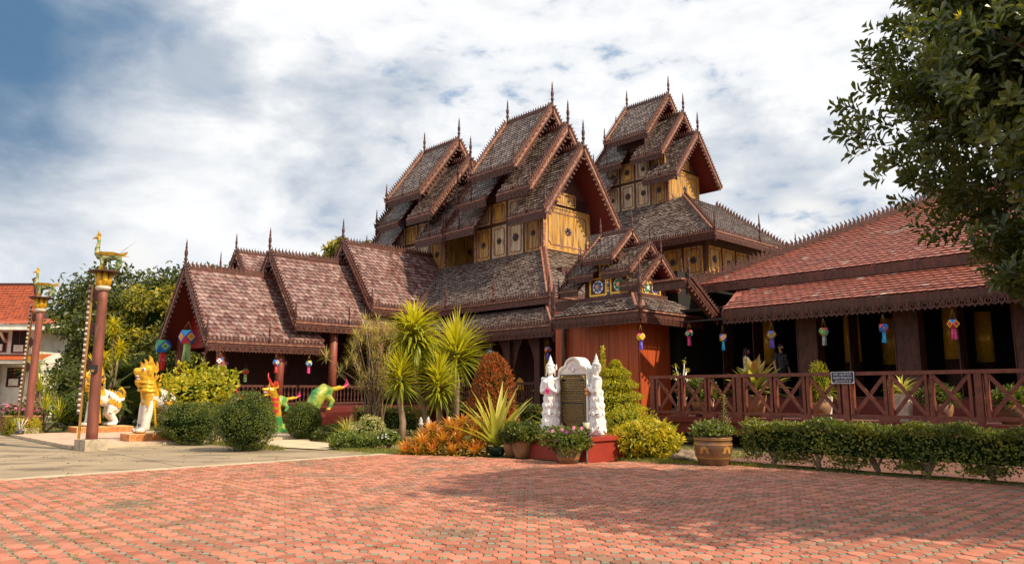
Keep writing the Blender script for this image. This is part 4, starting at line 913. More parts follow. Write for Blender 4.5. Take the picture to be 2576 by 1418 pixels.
for c in ((-1.75, .1, 2.75), (-1.25, 0, 2.2)):
    trunk(sm, [(-.1, 0, 1.6), (c[0] * .6, 0, c[2] - .5), c], .02, .014, 6); rosetteplant(lf, c, 30, .5, .022, -.6, 1.4, .3, 0, (.2, 1), 3)
sm.build('stems', M_BARK, t); lf.build('leaf_rosettes', L_DRY, t)
# ------------------------------------------------------------------ cone shrub with red tips, tiered topiary, yellow bush
def cone(name, label, p, q, h, r, n, leaf, mat, seed, tiers=0, z0=0.1, wl=.35, core=True):
    t = thing(name, label, 'shrub', W(p, q)); z = rng.random(n) ** 1.3; a = rng.random(n) * 6.283
    prof = r * (np.minimum(1, (1 - z) ** .62 * 1.02) if tiers else np.sqrt(np.maximum(0, 1 - z ** 2.1))) * (.75 + .25 * np.minimum(1, z * 6))
    if tiers: prof *= .6 + .62 * (1 - np.abs(((z * tiers + .35) % 1) - .35) * 1.35); prof = np.maximum(prof, .02)
    u = np.stack([np.cos(a), np.sin(a), np.zeros(n)], 1); k = 1 - rng.random(n) ** 2 * .3 + rng.normal(0, .03, n); P = u * (prof * k * (1 + .1 * np.sin(a * 3 + z * 9 + seed)))[:, None]; P[:, 2] = z0 + z * h
    d = nrm(u * .6 + np.array((0, 0, .8 if not tiers else .15)) + rdir(n) * .7); tint = np.clip(.25 + .35 * k - .1 + rng.normal(0, .25, n), 0, 1)
    mb = MB(); leafs(mb, P, d, nrm(u + rdir(n) * .5), leaf * rng.uniform(.7, 1.3, n), leaf * wl, 0, tint); mb.build('foliage', mat, t)
    c = MB(); c.lathe([(r * .5, z0 + .03), (r * .68, z0 + h * .15), (r * .5, z0 + h * .5), (r * .2, z0 + h * .85), (.01, z0 + h * .97)], 12); 
    if core: c.build('inner_growth', M_CORE, t)
    s = MB(); trunk(s, [(0, 0, 0), (0, 0, h * .6)], .06, .02, 7); s.build('stem', M_BARKD, t); return t
cone('cone_shrub', 'cone-shaped shrub with red and orange leaf tips behind the striped agave', -17.4, 15.75, 2.62, .76, 7500, .13, L_RED, 1)
tp = cone('tiered_topiary', 'yellow-green shrub clipped in flat layers behind the right angel statue', -13.5, 17.0, 2.35, 1.0, 11000, .075, L_YEL, 2, tiers=7, wl=.5)
sp = MB(); n_ = 260; zz = rng.random(n_); P_ = np.stack([-.38 + rng.normal(0, .05, n_) * (1.2 - zz), rng.normal(0, .05, n_), 2.0 + zz * .85], 1); leafs(sp, P_, nrm(rdir(n_) + np.array((0, 0, .6))), rdir(n_), .09, .045); sp.build('leading_shoot', L_YEL, tp)
shrub('yellow_shrub', 'bright yellow low bush right of the statue plinth', 'shrub', -10.75, 14.55, (.80, .62, .42), 2600, .15, L_LIME, seed=12, amp=.16, spread=.35, wl=.38, zc=.42)
shrub('yellow_shrub', 'yellow leafy bush filling the corner below the layered topiary', 'shrub', -12.0, 15.7, (.75, .6, .65), 2600, .10, L_YEL, seed=13, amp=.16, spread=.3, wl=.4, zc=.55)
# ------------------------------------------------------------------ bromeliads, agave, grass
random.seed(21)
spots = [(-15.75, 11.35, 0.1), (-15.45, 11.6, .1), (-15.1, 11.75, .12), (-14.75, 11.95, .12), (-14.4, 12.1, .12), (-14.15, 12.35, .12), (-15.6, 11.75, .35), (-15.2, 12.0, .42), (-14.8, 12.2, .46), (-14.45, 12.4, .45), (-15.35, 12.35, .62), (-14.95, 12.5, .7), (-14.6, 12.7, .66), (-15.75, 12.15, .42), (-14.25, 12.7, .5), (-15.9, 11.7, .15), (-15.0, 11.55, .05), (-14.5, 11.8, .05), (-15.55, 11.95, .55), (-15.05, 12.25, .6), (-14.65, 12.05, .3), (-15.35, 11.5, .25), (-14.95, 11.85, .3), (-14.1, 12.15, .05), (-15.65, 11.2, .02), (-15.3, 11.3, .02), (-14.3, 12.5, .3), (-15.9, 11.95, .3)]
BLAB = {}
for _r, _lo, _hi in (('front', -1, .2), ('middle', .2, .5), ('back', .5, 2)):
    _ix = sorted([k for k in range(len(spots)) if _lo <= spots[k][2] < _hi], key=lambda k: W(*spots[k][:2]).x / W(*spots[k][:2]).y)
    for _n, k in enumerate(_ix): BLAB[k] = 'orange bromeliad in the %s row of the bed, %s from the left' % (_r, ('first', 'second', 'third', 'fourth', 'fifth', 'sixth', 'seventh', 'eighth', 'ninth', 'tenth', 'eleventh', 'twelfth', 'thirteenth', 'fourteenth')[_n])
for i, (p, q, z) in enumerate(spots):
    t = thing('bromeliad', BLAB[i], 'plant', W(p, q), 0, 'orange bromeliads massed in a bed'); l = MB()
    rosetteplant(l, (0, 0, z), 64, .40, .05, -.5, 1.3, 1.0, 0, (-.15, .8), 4, wmid=.5); l.build('leaves', L_ORNG, t); s = MB(); trunk(s, [(0, 0, 0), (0, 0, z + .05)], .03, .03, 7); s.build('stem', M_BARKD, t)
def pot(mb, prof, n=20, m=0): mb.lathe(prof, n, m)
t = thing('striped_agave', 'large striped yellow-green agave with stiff upright leaves in a dark bowl', 'plant', W(-14.0, 12.8)); m = MB(); pot(m, [(.16, 0), (.25, .12), (.28, .2), (.26, .2), (.22, .14), (.0, .13)]); m.build('bowl', M_PLGRN, t)
l = MB(); random.seed(23); rosetteplant(l, (0, 0, .18), 36, 1.65, .16, .4, 1.5, .45, 0, (0, 1), 6, wmid=.4, fold=.4); l.build('leaves', L_STRIPE, t)
d = MB(); rosetteplant(d, (0, 0, .15), 8, .4, .08, -.2, .2, 1.2, 0, (0, 1), 4); d.build('dead_leaves', L_DRY, t)
t = thing('arching_grass', 'arching spiky grass plant between the agave and the left angel statue', 'plant', W(-13.6, 14.6)); l = MB(); rosetteplant(l, (0, 0, .3), 90, 1.15, .03, .2, 1.5, 1.3, 0, (.1, .9), 6); l.build('leaves', L_STRAP, t); s = MB(); trunk(s, [(0, 0, 0), (0, 0, .4)], .06, .05); s.build('stem', M_BARKD, t)
t = thing('variegated_grass', 'cream striped grass clump at the foot of the thin-stemmed dracaena', 'plant', W(-20.7, 12.6)); l = MB(); rosetteplant(l, (0, 0, .05), 90, .85, .05, .15, 1.45, 1.3, 0, (.0, .8), 5); l.build('leaves', L_STRIPE, t)
shrub('cream_shrub', 'pale cream variegated shrub right of the striped grass clump', 'shrub', -19.75, 12.75, (.55, .5, .4), 2600, .075, leafmat('leaf_cream', (0.20, 0.22, 0.05), (0.62, 0.55, 0.28), .3), seed=14, amp=.15, zc=.38)
shrub('low_shrub', 'low dark weedy shrub on the bed edge left of the bromeliads', 'shrub', -18.6, 11.5, (.7, .5, .25), 2200, .10, L_MID, seed=15, amp=.2, spread=.4, zc=.15)
shrub('low_shrub', 'dark low leafy plant under the thin-stemmed dracaena', 'shrub', -21.9, 13.1, (.8, .5, .3), 2200, .12, L_DARK, seed=16, amp=.2, spread=.4, zc=.2)
shrub('white_flowers', 'small planter of white flowers left of the bromeliad bed', 'plant', -17.6, 12.0, (.42, .3, .2), 900, .08, L_MID, seed=17, amp=.15, spread=.4, zc=.28, flowers=(L_FLW['white'], 45, .035, .2))
t = thing('purple_plant', 'dark purple rosette plant behind the leafy pots', 'plant', W(-13.35, 13.35)); l = MB(); rosetteplant(l, (0, 0, .45), 26, .4, .09, .1, 1.3, .6, 0, (0, 1), 4); l.build('leaves', L_PURP, t); s = MB(); trunk(s, [(0, 0, 0), (0, 0, .5)], .04, .03); s.build('stem', M_BARKD, t)
# ------------------------------------------------------------------ potted plants by the plinth
def potted(name, label, p, q, prof, pmat, rad, zc, n, leaf, lmat, seed, flowers=None, wl=.55, bands=None, group=None, amp=.15):
    t = shrub(name, label, 'potted plant', p, q, rad, n, leaf, lmat, zc=zc, seed=seed, amp=amp, spread=.45, wl=wl, flowers=flowers, group=group); m = MB(); pot(m, prof, 24)
    pm = m.build('pot', pmat, t)
    if bands:
        for z0, z1, r0, r1 in bands: b = MB(); b.lathe([(r0 + .004, z0), (r1 + .004, z1)], 24, cap=False); b.build('band', M_GLAZEY, pm)
    return t
P_T = [(.17, 0), (.235, .2), (.255, .36), (.27, .38), (.27, .42), (.24, .42), (.22, .36), (.0, .34)]
potted('potted_fern', 'terracotta pot with dense dark leaves left of the plinth', -13.0, 12.72, P_T, M_TERRA, (.5, .45, .26), .58, 2400, .10, L_DARK, 31)
potted('potted_fern', 'second terracotta pot half hidden behind the leafy one', -13.5, 12.85, [(.15, 0), (.2, .2), (.22, .36), (.2, .36), (.0, .3)], M_TERRA, (.3, .3, .2), .5, 900, .09, L_DARK, 32)
ptn = potted('potted_petunia', 'large terracotta pot of purple and pink petunias before the plinth', -11.2, 12.38, [(.19, 0), (.255, .16), (.275, .3), (.30, .32), (.30, .38), (.27, .38), (.24, .32), (.0, .3)], M_TERRA, (.52, .46, .27), .52, 2600, .09, L_MID, 33, flowers=(L_FLW['purple'], 22, .055, -.1), bands=[(.12, .15, .237, .25)], amp=.2)
for c in ((-.35, -.2, .72), (.1, -.35, .8), (.28, -.2, .78), (-.15, -.3, .75), (.38, -.1, .7)):
    pk = MB(); A = np.arange(5) * 1.2566; leafs(pk, np.repeat(np.array([c]), 5, 0), np.stack([np.cos(A), np.sin(A) * .5, np.sin(A)], 1), np.repeat(np.array([[0, -1., .3]]), 5, 0), .05, .05); pk.build('pink_flower', L_FLW['pink'], ptn)
# big glazed water jar with a shrub
t = thing('glazed_jar', 'large brown glazed jar with ochre leaf pattern holding a shrub', 'potted plant', W(-8.8, 14.36)); m = MB()
jp = [(.27, 0), (.31, .05), (.385, .25), (.405, .40), (.395, .50), (.375, .545), (.40, .56), (.41, .60), (.385, .615), (.34, .60), (.33, .5), (.0, .5)]
m.lathe(jp, 32); jar = m.build('jar', M_GLAZE, t)
for z0, r0, z1, r1 in ((.17, .349, .19, .357), (.21, .367, .22, .371), (.455, .402, .475, .40), (.555, .397, .61, .40)):
    b = MB(); b.lathe([(r0 + .006, z0), (r1 + .006, z1)], 32, cap=False); b.build('band', M_GLAZEY, jar)
for az in (-2.3, -1.05, .4, 2.2):
    b = MB()
    for k in range(9):
        ang = -1.9 + k * .475; L_ = .10 if k % 2 == 0 else .075; cz = .33; rr_ = lambda z: .387 + .02 * min(1, (z - .25) / .15) + .006 if z < .4 else .413
        P = []
        for (u_, v_) in ((.03, -.015), (.03 + L_ * .55, -.03), (.03 + L_, 0), (.03 + L_ * .55, .03), (.03, .015)):
            x = u_ * math.sin(ang) + v_ * math.cos(ang); z = cz + u_ * math.cos(ang) - v_ * math.sin(ang); rad = np.interp(z, [.05, .25, .40, .5], [.31, .385, .405, .395]) + .007; a = az + x / rad; P.append((rad * math.cos(a), rad * math.sin(a), z))
        b.add(P, [tuple(range(5))])
    b.build('leaf_pattern', M_GLAZEY, jar)
n_ = 1300; P_ = rdir(n_) * np.array((.52, .45, .3)) * rng.uniform(.3, 1, (n_, 1)); P_[:, 2] = np.abs(P_[:, 2]) + .66; up_ = rdir(n_); l = MB(); leafs(l, P_, nrm(rdir(n_) + np.array((0, 0, .3))), up_, .10, .055, 0, np.clip(rng.normal(.45, .3, n_), 0, 1))
for k in range(26): zz = .95 + k * .022; a = k * 2.4; leafs(l, np.array([(.28, 0, zz)]), np.array([(math.cos(a), math.sin(a), .35)]), np.array([(0, 0, 1.)]), .11, .06, 0, np.array([.7]))
l.build('foliage', L_MID, t); s = MB()
for k in range(14): a = k * 2.4; trunk(s, [(math.cos(a) * .08, math.sin(a) * .08, .5), (math.cos(a) * .22, math.sin(a) * .2, .75), (math.cos(a) * .4, math.sin(a) * .36, .9 + (k % 3) * .06)], .014, .007, 5)
trunk(s, [(.1, 0, .5), (.24, 0, .9), (.28, 0, 1.5)], .016, .006, 5); s.build('stems', M_BARK, t)
# ------------------------------------------------------------------ plants on the deck
def spider(label, p, q, z, potw, poth, seed, mat=L_STRIPE):
    random.seed(seed); t = thing('spider_plant', label, 'potted plant', W(p, q, z), RZ, 'planters along the deck fence'); m = MB(); w = potw / 2; m.add([(-w * .75, -w * .75, 0), (w * .75, -w * .75, 0), (w * .75, w * .75, 0), (-w * .75, w * .75, 0), (-w, -w, poth), (w, -w, poth), (w, w, poth), (-w, w, poth)], [(0, 1, 5, 4), (1, 2, 6, 5), (2, 3, 7, 6), (3, 0, 4, 7), (4, 5, 6, 7)]); m.build('planter', M_WHITEP, t)
    l = MB(); rosetteplant(l, (0, 0, poth), 70, .6, .03, .2, 1.45, 1.9, 0, (0, 1), 6); l.build('leaves', mat, t); return t
spider('white planter with arching yellow striped leaves below the blue sign', -6.85, 20.1, .83, .36, .7, 1)
spider('pale planter with spiky leaves behind the second fence bay', -8.9, 20.2, .83, .34, .62, 2)
spider('whitish planter with grassy leaves behind the first fence bay', -12.6, 20.3, .83, .34, .55, 3, L_STRAP)
spider('planter with long yellow striped leaves at the far right of the fence', -3.35, 20.2, .83, .36, .75, 4)
random.seed(31); t = thing('giant_bromeliad', 'giant bromeliad with broad pale striped leaves behind the fence', 'potted plant', W(-11.0, 20.4, .83)); m = MB(); m.lathe([(.2, 0), (.26, .4), (.3, .65), (.26, .65), (0, .6)], 18); m.build('pot', M_TERRA, t)
l = MB(); rosetteplant(l, (0, 0, .75), 46, 1.05, .2, -.1, 1.45, .5, 0, (.0, .9), 5, wmid=.65, fold=.3, power=.8); l.build('leaves', L_BROM, t)
l = MB(); rosetteplant(l, (0, 0, .7), 10, 1.1, .14, .05, .9, .45, 0, (.2, 1), 5, wmid=.65, fold=.3); l.build('striped_leaves', L_STRIPE, t)
t = thing('desert_rose', 'bare-branched desert rose in a clay bowl on a pale stand', 'potted plant', W(-13.45, 20.25, .83)); m = MB(); m.lathe([(.16, 0), (.2, .1), (.14, .5), (.18, .6)], 14); m.build('stand', M_WHITEP, t); m = MB(); m.lathe([(.12, .6), (.26, .78), (.3, .84), (.27, .84), (0, .8)], 18); m.build('bowl', M_TERRA, t)
s = MB(); l = MB(); tips = []
for k in range(9):
    a = k * 2.4; r = .12 + .05 * (k % 4); h = 1.15 + .1 * (k % 5); e = (math.cos(a) * r * 1.6, math.sin(a) * r * 1.6, h + (.35 if k == 2 else 0)); trunk(s, [(0, 0, .82), (math.cos(a) * r * .5, math.sin(a) * r * .5, .95), e], .035, .012, 6); tips.append(e)
for e in tips: n_ = 14; leafs(l, np.repeat(np.array([e]), n_, 0) + rng.normal(0, .04, (n_, 3)), rdir(n_), rdir(n_), .08, .035)
s.build('branches', M_WHITEP, t); l.build('leaves', L_YEL, t)
shrub('deck_shrub', 'dark glossy leafy shrub in a pot behind the first fence bay', 'potted plant', -12.7, 20.2, (.42, .4, .38), 1400, .09, L_MID, zc=1.65 - .0, seed=41, spread=.4); 
shrub('small_conifer', 'small feathery yellow-green conifer behind the fence beside the standing man', 'potted plant', -9.0, 20.1, (.28, .28, .62), 2600, .07, L_YEL, zc=1.72, seed=42, wl=.2, spread=.4)
shrub('deck_fern', 'dark fern in a wide clay pot on the deck right of the sign', 'potted plant', -6.1, 20.3, (.42, .35, .28), 900, .14, L_DARK, zc=1.45, seed=43, wl=.3, spread=.5)
shrub('deck_fern', 'low leafy pot plant behind the third fence bay', 'potted plant', -4.6, 20.3, (.42, .35, .26), 700, .14, L_MID, zc=1.4, seed=44, wl=.35, spread=.6)
for nm_, p, q in (('clay pot', -12.7, 20.2), ('c', -9.0, 20.1), ('d', -6.1, 20.3), ('e', -4.6, 20.3)): pass
for o in [o for o in COL.objects if o.get('label') and o.parent is None and o.name.startswith(('deck_shrub', 'small_conifer', 'deck_fern'))]:
    m = MB(); m.lathe([(.2, .0), (.3, .25), (.33, .42), (.3, .44), (0, .4)], 18, 0, (0, 0, .83)); m.build('pot', M_TERRA, o); 
    for ch in o.children:
        if ch.name.startswith('stem'): ch.location.z = .83; ch.scale.z = .5
# ================================================================== trees
def tree(name, label, X, Y, h, trunk_h, blobs, n, leaf, mat, seed, wl=.5, bark=None, core=.62, group=None, tr=.3):
    """blobs: list of (dx,dy,z,rx,ry,rz)"""
    t = thing(name, label, 'tree', (X, Y, 0), 0, group); r = np.random.default_rng(seed); b = MB(); trunk(b, [(0, 0, 0), (.1, 0, trunk_h * .5), (0, .1, trunk_h)], tr, tr * .6, 9)
    for bl in blobs: trunk(b, [(0, .1, trunk_h * .8), (bl[0] * .5, bl[1] * .5, (trunk_h + bl[2]) / 2), (bl[0] * .95, bl[1] * .95, bl[2])], tr * .4, .04, 6)
    b.build('trunk', bark or M_BARKD, t)
    mb = MB(); vol = np.array([bl[3] * bl[5] for bl in blobs]); vol = vol / vol.sum(); c = MB()
    for i, bl in enumerate(blobs):
        k = int(n * vol[i]); cl = max(10, k // 45)
        cu = nrm(r.normal(0, 1, (cl, 3))); cr = .72 + .28 * r.random(cl); C = cu * np.array(bl[3:6])[None] * (cr * lump(cu, seed + i, .25))[:, None]
        id_ = r.integers(0, cl, k); P = C[id_] + r.normal(0, 1, (k, 3)) * np.array((.13, .13, .075))[None] * bl[3]
        ct = r.normal(.45, .2, cl); tint = np.clip(ct[id_] + r.normal(0, .16, k), 0, 1)
        P += np.array(bl[:3])[None]; dd = nrm(r.normal(0, 1, (k, 3)) + np.array((0, 0, -.15))); up = nrm(cu[id_] * .5 + np.array((0, 0, .8)) + r.normal(0, .5, (k, 3)))
        leafs(mb, P, dd, up, leaf * r.uniform(.7, 1.3, k), leaf * wl, 0, tint)
        if core: c.ell(bl[:3], tuple(x * core for x in bl[3:6]), 10, 7)
    mb.build('crown', mat, t)
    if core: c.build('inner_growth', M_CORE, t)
    return t
L_BACK = leafmat('leaf_back', (0.018, 0.036, 0.008), (0.13, 0.14, 0.018), .25)
L_BACKY = leafmat('leaf_back_yellow', (0.06, 0.08, 0.01), (0.42, 0.34, 0.02), .3)
tree('rain_tree', 'broad dark rain tree with flat spreading crown behind the entrance wing at left', -33, 66, 14, 6, [(-5, 0, 7.6, 5, 5, 2.8), (2, -1, 9.6, 6, 5, 2.8), (8, 1, 10.4, 6, 5, 2.4), (-9, 2, 5.6, 4, 4, 3), (4, -2, 6.5, 6, 4, 3.2), (-3, -2, 5, 6, 4, 3), (11, 0, 7.5, 6, 4, 3.6)], 46000, .50, L_BACK, 1, core=.5, group='trees beyond the wing')
tree('yellow_green_tree', 'yellow-green leafy tree in front of the dark rain tree', -20.6, 44, 8, 2.5, [(0, 0, 5.6, 2.5, 2.2, 2.2), (-.8, -.5, 3.6, 2.4, 2, 1.8), (1.6, .2, 4.2, 2.2, 2, 2.2), (.4, 0, 6.9, 1.4, 1.3, 1.1)], 16000, .30, L_BACKY, 2, core=.5, group='trees beyond the wing')
tree('yellow_green_tree', 'dense green tree between the flag poles in the background', -23.6, 43, 8, 2.5, [(0, 0, 5.0, 2.2, 2.0, 2.0), (-.4, 0, 3.0, 2.0, 2, 1.6), (2.2, 0, 3.6, 2.6, 2, 2.0)], 14000, .28, L_BACK, 3, core=.5, group='trees beyond the wing')
tree('round_tree', 'rounded tree right behind the white house roof at far left', -31.5, 57, 8, 3, [(0, 0, 5.9, 2.4, 2.4, 2.0), (3, 0, 6.4, 2.6, 2.4, 2.2), (1, 0, 3.2, 3.2, 2.4, 2.2)], 12000, .30, L_BACKY, 4, core=.5, group='trees beyond the wing')
tree('small_tree', 'top of a bright green tree showing between wing roof and left tower', -14.0, 62, 16, 12, [(-.3, 0, 13.7, 1.5, 1.4, 1.0), (-2.0, 0, 12.4, 1.0, 1.0, .8), (1.2, 0, 13.5, 1.1, 1.0, .9)], 2200, .38, L_BACKY, 5, core=0)
tree('low_tree_mass', 'dark green undergrowth tree behind the lions', -19.5, 38, 4, 1, [(-2.2, 0, 1.6, 2.2, 1.5, 1.5), (1, 0, 1.8, 2.5, 1.5, 1.7)], 9000, .22, L_BACK, 6)
# palms and cycads behind the lions
def palm(label, p, q, h, n, L, seed, mat=L_MID, droop=1.3, name='fan_palm'):
    random.seed(seed); t = thing(name, label, 'palm', W(p, q), 0, 'palms behind the lion statues'); b = MB(); trunk(b, [(0, 0, 0), (0, 0, h)], .14, .11, 9); b.build('trunk', M_BARKD, t); l = MB(); s = MB()
    for i in range(n):
        f = (i + .5) / n; el = 1.35 - 1.5 * f; az = i * 2.39996; a = el; P = np.array((0, 0, h)); ca, sa = math.cos(az), math.sin(az); pts = [tuple(P)]; seg = 9
        for k in range(seg):
            d = np.array((ca * math.cos(a), sa * math.cos(a), math.sin(a))); P2 = P + d * L / seg; sd = np.array((-sa, ca, 0.)); nn = np.cross(sd, d)
            for u in np.linspace(0, 1, 5)[:-1]:
                B_ = P + (P2 - P) * u; tt = (k + u) / seg; ll = L * .32 * math.sin(min(1, tt * 1.15 + .08) * 2.9) + .04
                D = np.stack([sd + d * .55 - nn * .25, -sd + d * .55 - nn * .25]); leafs(l, np.repeat(B_[None], 2, 0), D, np.repeat(nn[None], 2, 0), ll, .045, 0, np.clip(np.full(2, .35) + rng.normal(0, .2, 2), 0, 1), droop=.3)
            P = P2; pts.append(tuple(P)); a -= droop / seg * (.5 + k / seg)
        s.tube(pts, [.02 - .0015 * k for k in range(len(pts))], 5)
    l.build('fronds', mat, t); s.build('frond_ribs', M_BARK, t); return t
palm('feathery palm with arching fronds rising behind the two lions', -39.5, 11.2, 1.6, 20, 2.6, 1, droop=1.5)
palm('cycad with stiff low fronds behind the near flag pole', -36.8, 9.5, 1.0, 26, 1.6, 2, L_DARK, 1.0)
def spikes(label, p, q, heads, seed, mat=L_YEL):
    random.seed(seed); t = thing('corn_plant', label, 'plant', W(p, q), 0, 'corn plants at far left'); b = MB(); l = MB()
    for (x, y, z) in heads: trunk(b, [(0, 0, 0), (x * .6, y * .6, z * .6), (x, y, z)], .06, .04, 7); [rosetteplant(l, (x, y, z - k * .25), 26, .6, .09, -.5, 1.2, 1.2, 0, (.2, 1), 4) for k in range(3)]
    b.build('stems', M_BARK, t); l.build('leaves', mat, t)
spikes('tall corn plant with three yellow-green leaf heads between the poles', -36.5, 10.0, [(0, 0, 4.6), (.3, 0, 3.6), (-.9, 0, 2.9)], 1)
spikes('corn plant with drooping yellowish heads left of the near pole', -35.5, 9.6, [(-.2, 0, 3.1), (-.8, .2, 2.4)], 2)
t = thing('spiky_dracaena', 'spiky dracaena with long thin leaves beside the far flag pole', 'plant', W(-33.2, 6.9)); l = MB(); s = MB(); random.seed(5)
for (x, y, z) in ((0, 0, .9), (-.3, 0, 1.6), (.5, .1, .5), (-.6, 0, 2.4)): trunk(s, [(0, 0, 0), (x, y, z)], .05, .04); rosetteplant(l, (x, y, z), 46, .95, .05, -.3, 1.4, .5, 0, (.1, .8), 4)
l.build('leaves', L_STRAP, t); s.build('stems', M_BARKD, t)
# ------------------------------------------------------------------ big glossy tree at the right edge
def near_tree():
    X0, Y0 = 9.5, 8.9; t = thing('evergreen_tree', 'large glossy-leaved evergreen tree overhanging the right edge', 'tree', (X0, Y0, 0)); r = np.random.default_rng(5)
    b = MB(); trunk(b, [(0, 0, 0), (.1, 0, 1.2), (0, .1, 2.6), (-.1, 0, 4.5), (0, 0, 7.5)], .26, .1, 12)
    blobs = [(-1.6, 0, 5.1, 2.9, 2.9, 2.2), (-.6, .2, 7.2, 2.9, 2.7, 2.2), (.6, 0, 4.2, 2.9, 2.7, 1.9), (1.6, 0, 6.5, 2.8, 2.8, 2.6), (-2.0, -.4, 3.4, 1.6, 1.5, .75), (-.4, -1.2, 5.6, 2.4, 1.8, 2.4), (-2.4, .6, 6.4, 1.9, 1.9, 1.5), (.2, 0, 8.8, 2.3, 2.2, 1.4), (-2.75, -.2, 2.95, .9, .8, .32), (-.9, -.3, 2.9, 1.6, 1.4, .7)]
    wts = np.array([bl[3] ** 2 for bl in blobs]); wts /= wts.sum(); C = []
    for bl, w in zip(blobs, wts):
        k = int(16500 * w); u = nrm(r.normal(0, 1, (k, 3))); C.append(np.concatenate([u * np.array(bl[3:])[None] * ((.55 + .45 * r.random(k) ** .4) * lump(u, 3, .2))[:, None] + np.array(bl[:3])[None], u], 1))
    C = np.concatenate(C); T = C[:, :3]; out = nrm(nrm(C[:, 3:]) * .8 + np.array((0, 0, .45)) + r.normal(0, .35, (len(C), 3)))
    mb = MB(); k = 9; n = len(T); P = np.repeat(T, k, 0); O = np.repeat(out, k, 0); A = np.tile(np.arange(k) * 2.4, n) + np.repeat(r.random(n) * 6.28, k)
    e1 = nrm(np.cross(O, np.array((.31, .2, .93)))); e2 = np.cross(O, e1); rad = e1 * np.cos(A)[:, None] + e2 * np.sin(A)[:, None]; st = np.tile(np.linspace(.0, -.16, k), n)[:, None]
    D = nrm(O * (.65 + .3 * r.random((n * k, 1))) + rad); tint = np.clip(np.repeat(r.normal(.36, .17, n), k) + r.normal(0, .13, n * k) + (r.random(n * k) > .97) * .5, 0, 1)
    leafs(mb, P + O * st + rad * .012, D, nrm(O + rad * -.35 + r.normal(0, .25, (n * k, 3))), .15 * r.uniform(.65, 1.2, n * k), .066 * r.uniform(.8, 1.15, n * k), 0, tint, .12, .12, True); mb.build('crown', L_GLOSS, t)
    co = MB(); [co.ell(bl[:3], tuple(x * .5 for x in bl[3:]), 12, 8) for bl in blobs[:8]]; co.build('inner_growth', M_CORE, t)
    ys = MB(); idx = r.choice(n, 260, replace=False)
    for i in idx: leafs(ys, np.repeat(T[i][None], 6, 0), nrm(out[i][None] + r.normal(0, .45, (6, 3))), nrm(r.normal(0, 1, (6, 3))), .085, .022, 0, np.full(6, .9))
    ys.build('young_shoots', L_YEL, t)
    tw = MB()
    for bl in blobs:
        base = np.array((0, 0, min(bl[2] * .75, 5.0))); c = np.array(bl[:3]); trunk(tw, [tuple(base), tuple((base + c) / 2 + np.array((0, 0, .25))), tuple(c)], .1, .05, 7)
        for i in range(26):
            u = nrm(r.normal(0, 1, 3)); e = c + u * np.array(bl[3:]) * .86; trunk(tw, [tuple(c), tuple((c + e) / 2 + r.normal(0, .12, 3)), tuple(e)], .03, .008, 5)
    b.build('trunk', M_BARKD, t); tw.build('branches', mk('twig', (0.19, 0.09, 0.05), (0.13, 0.06, 0.035), rough=.8), t)
near_tree()
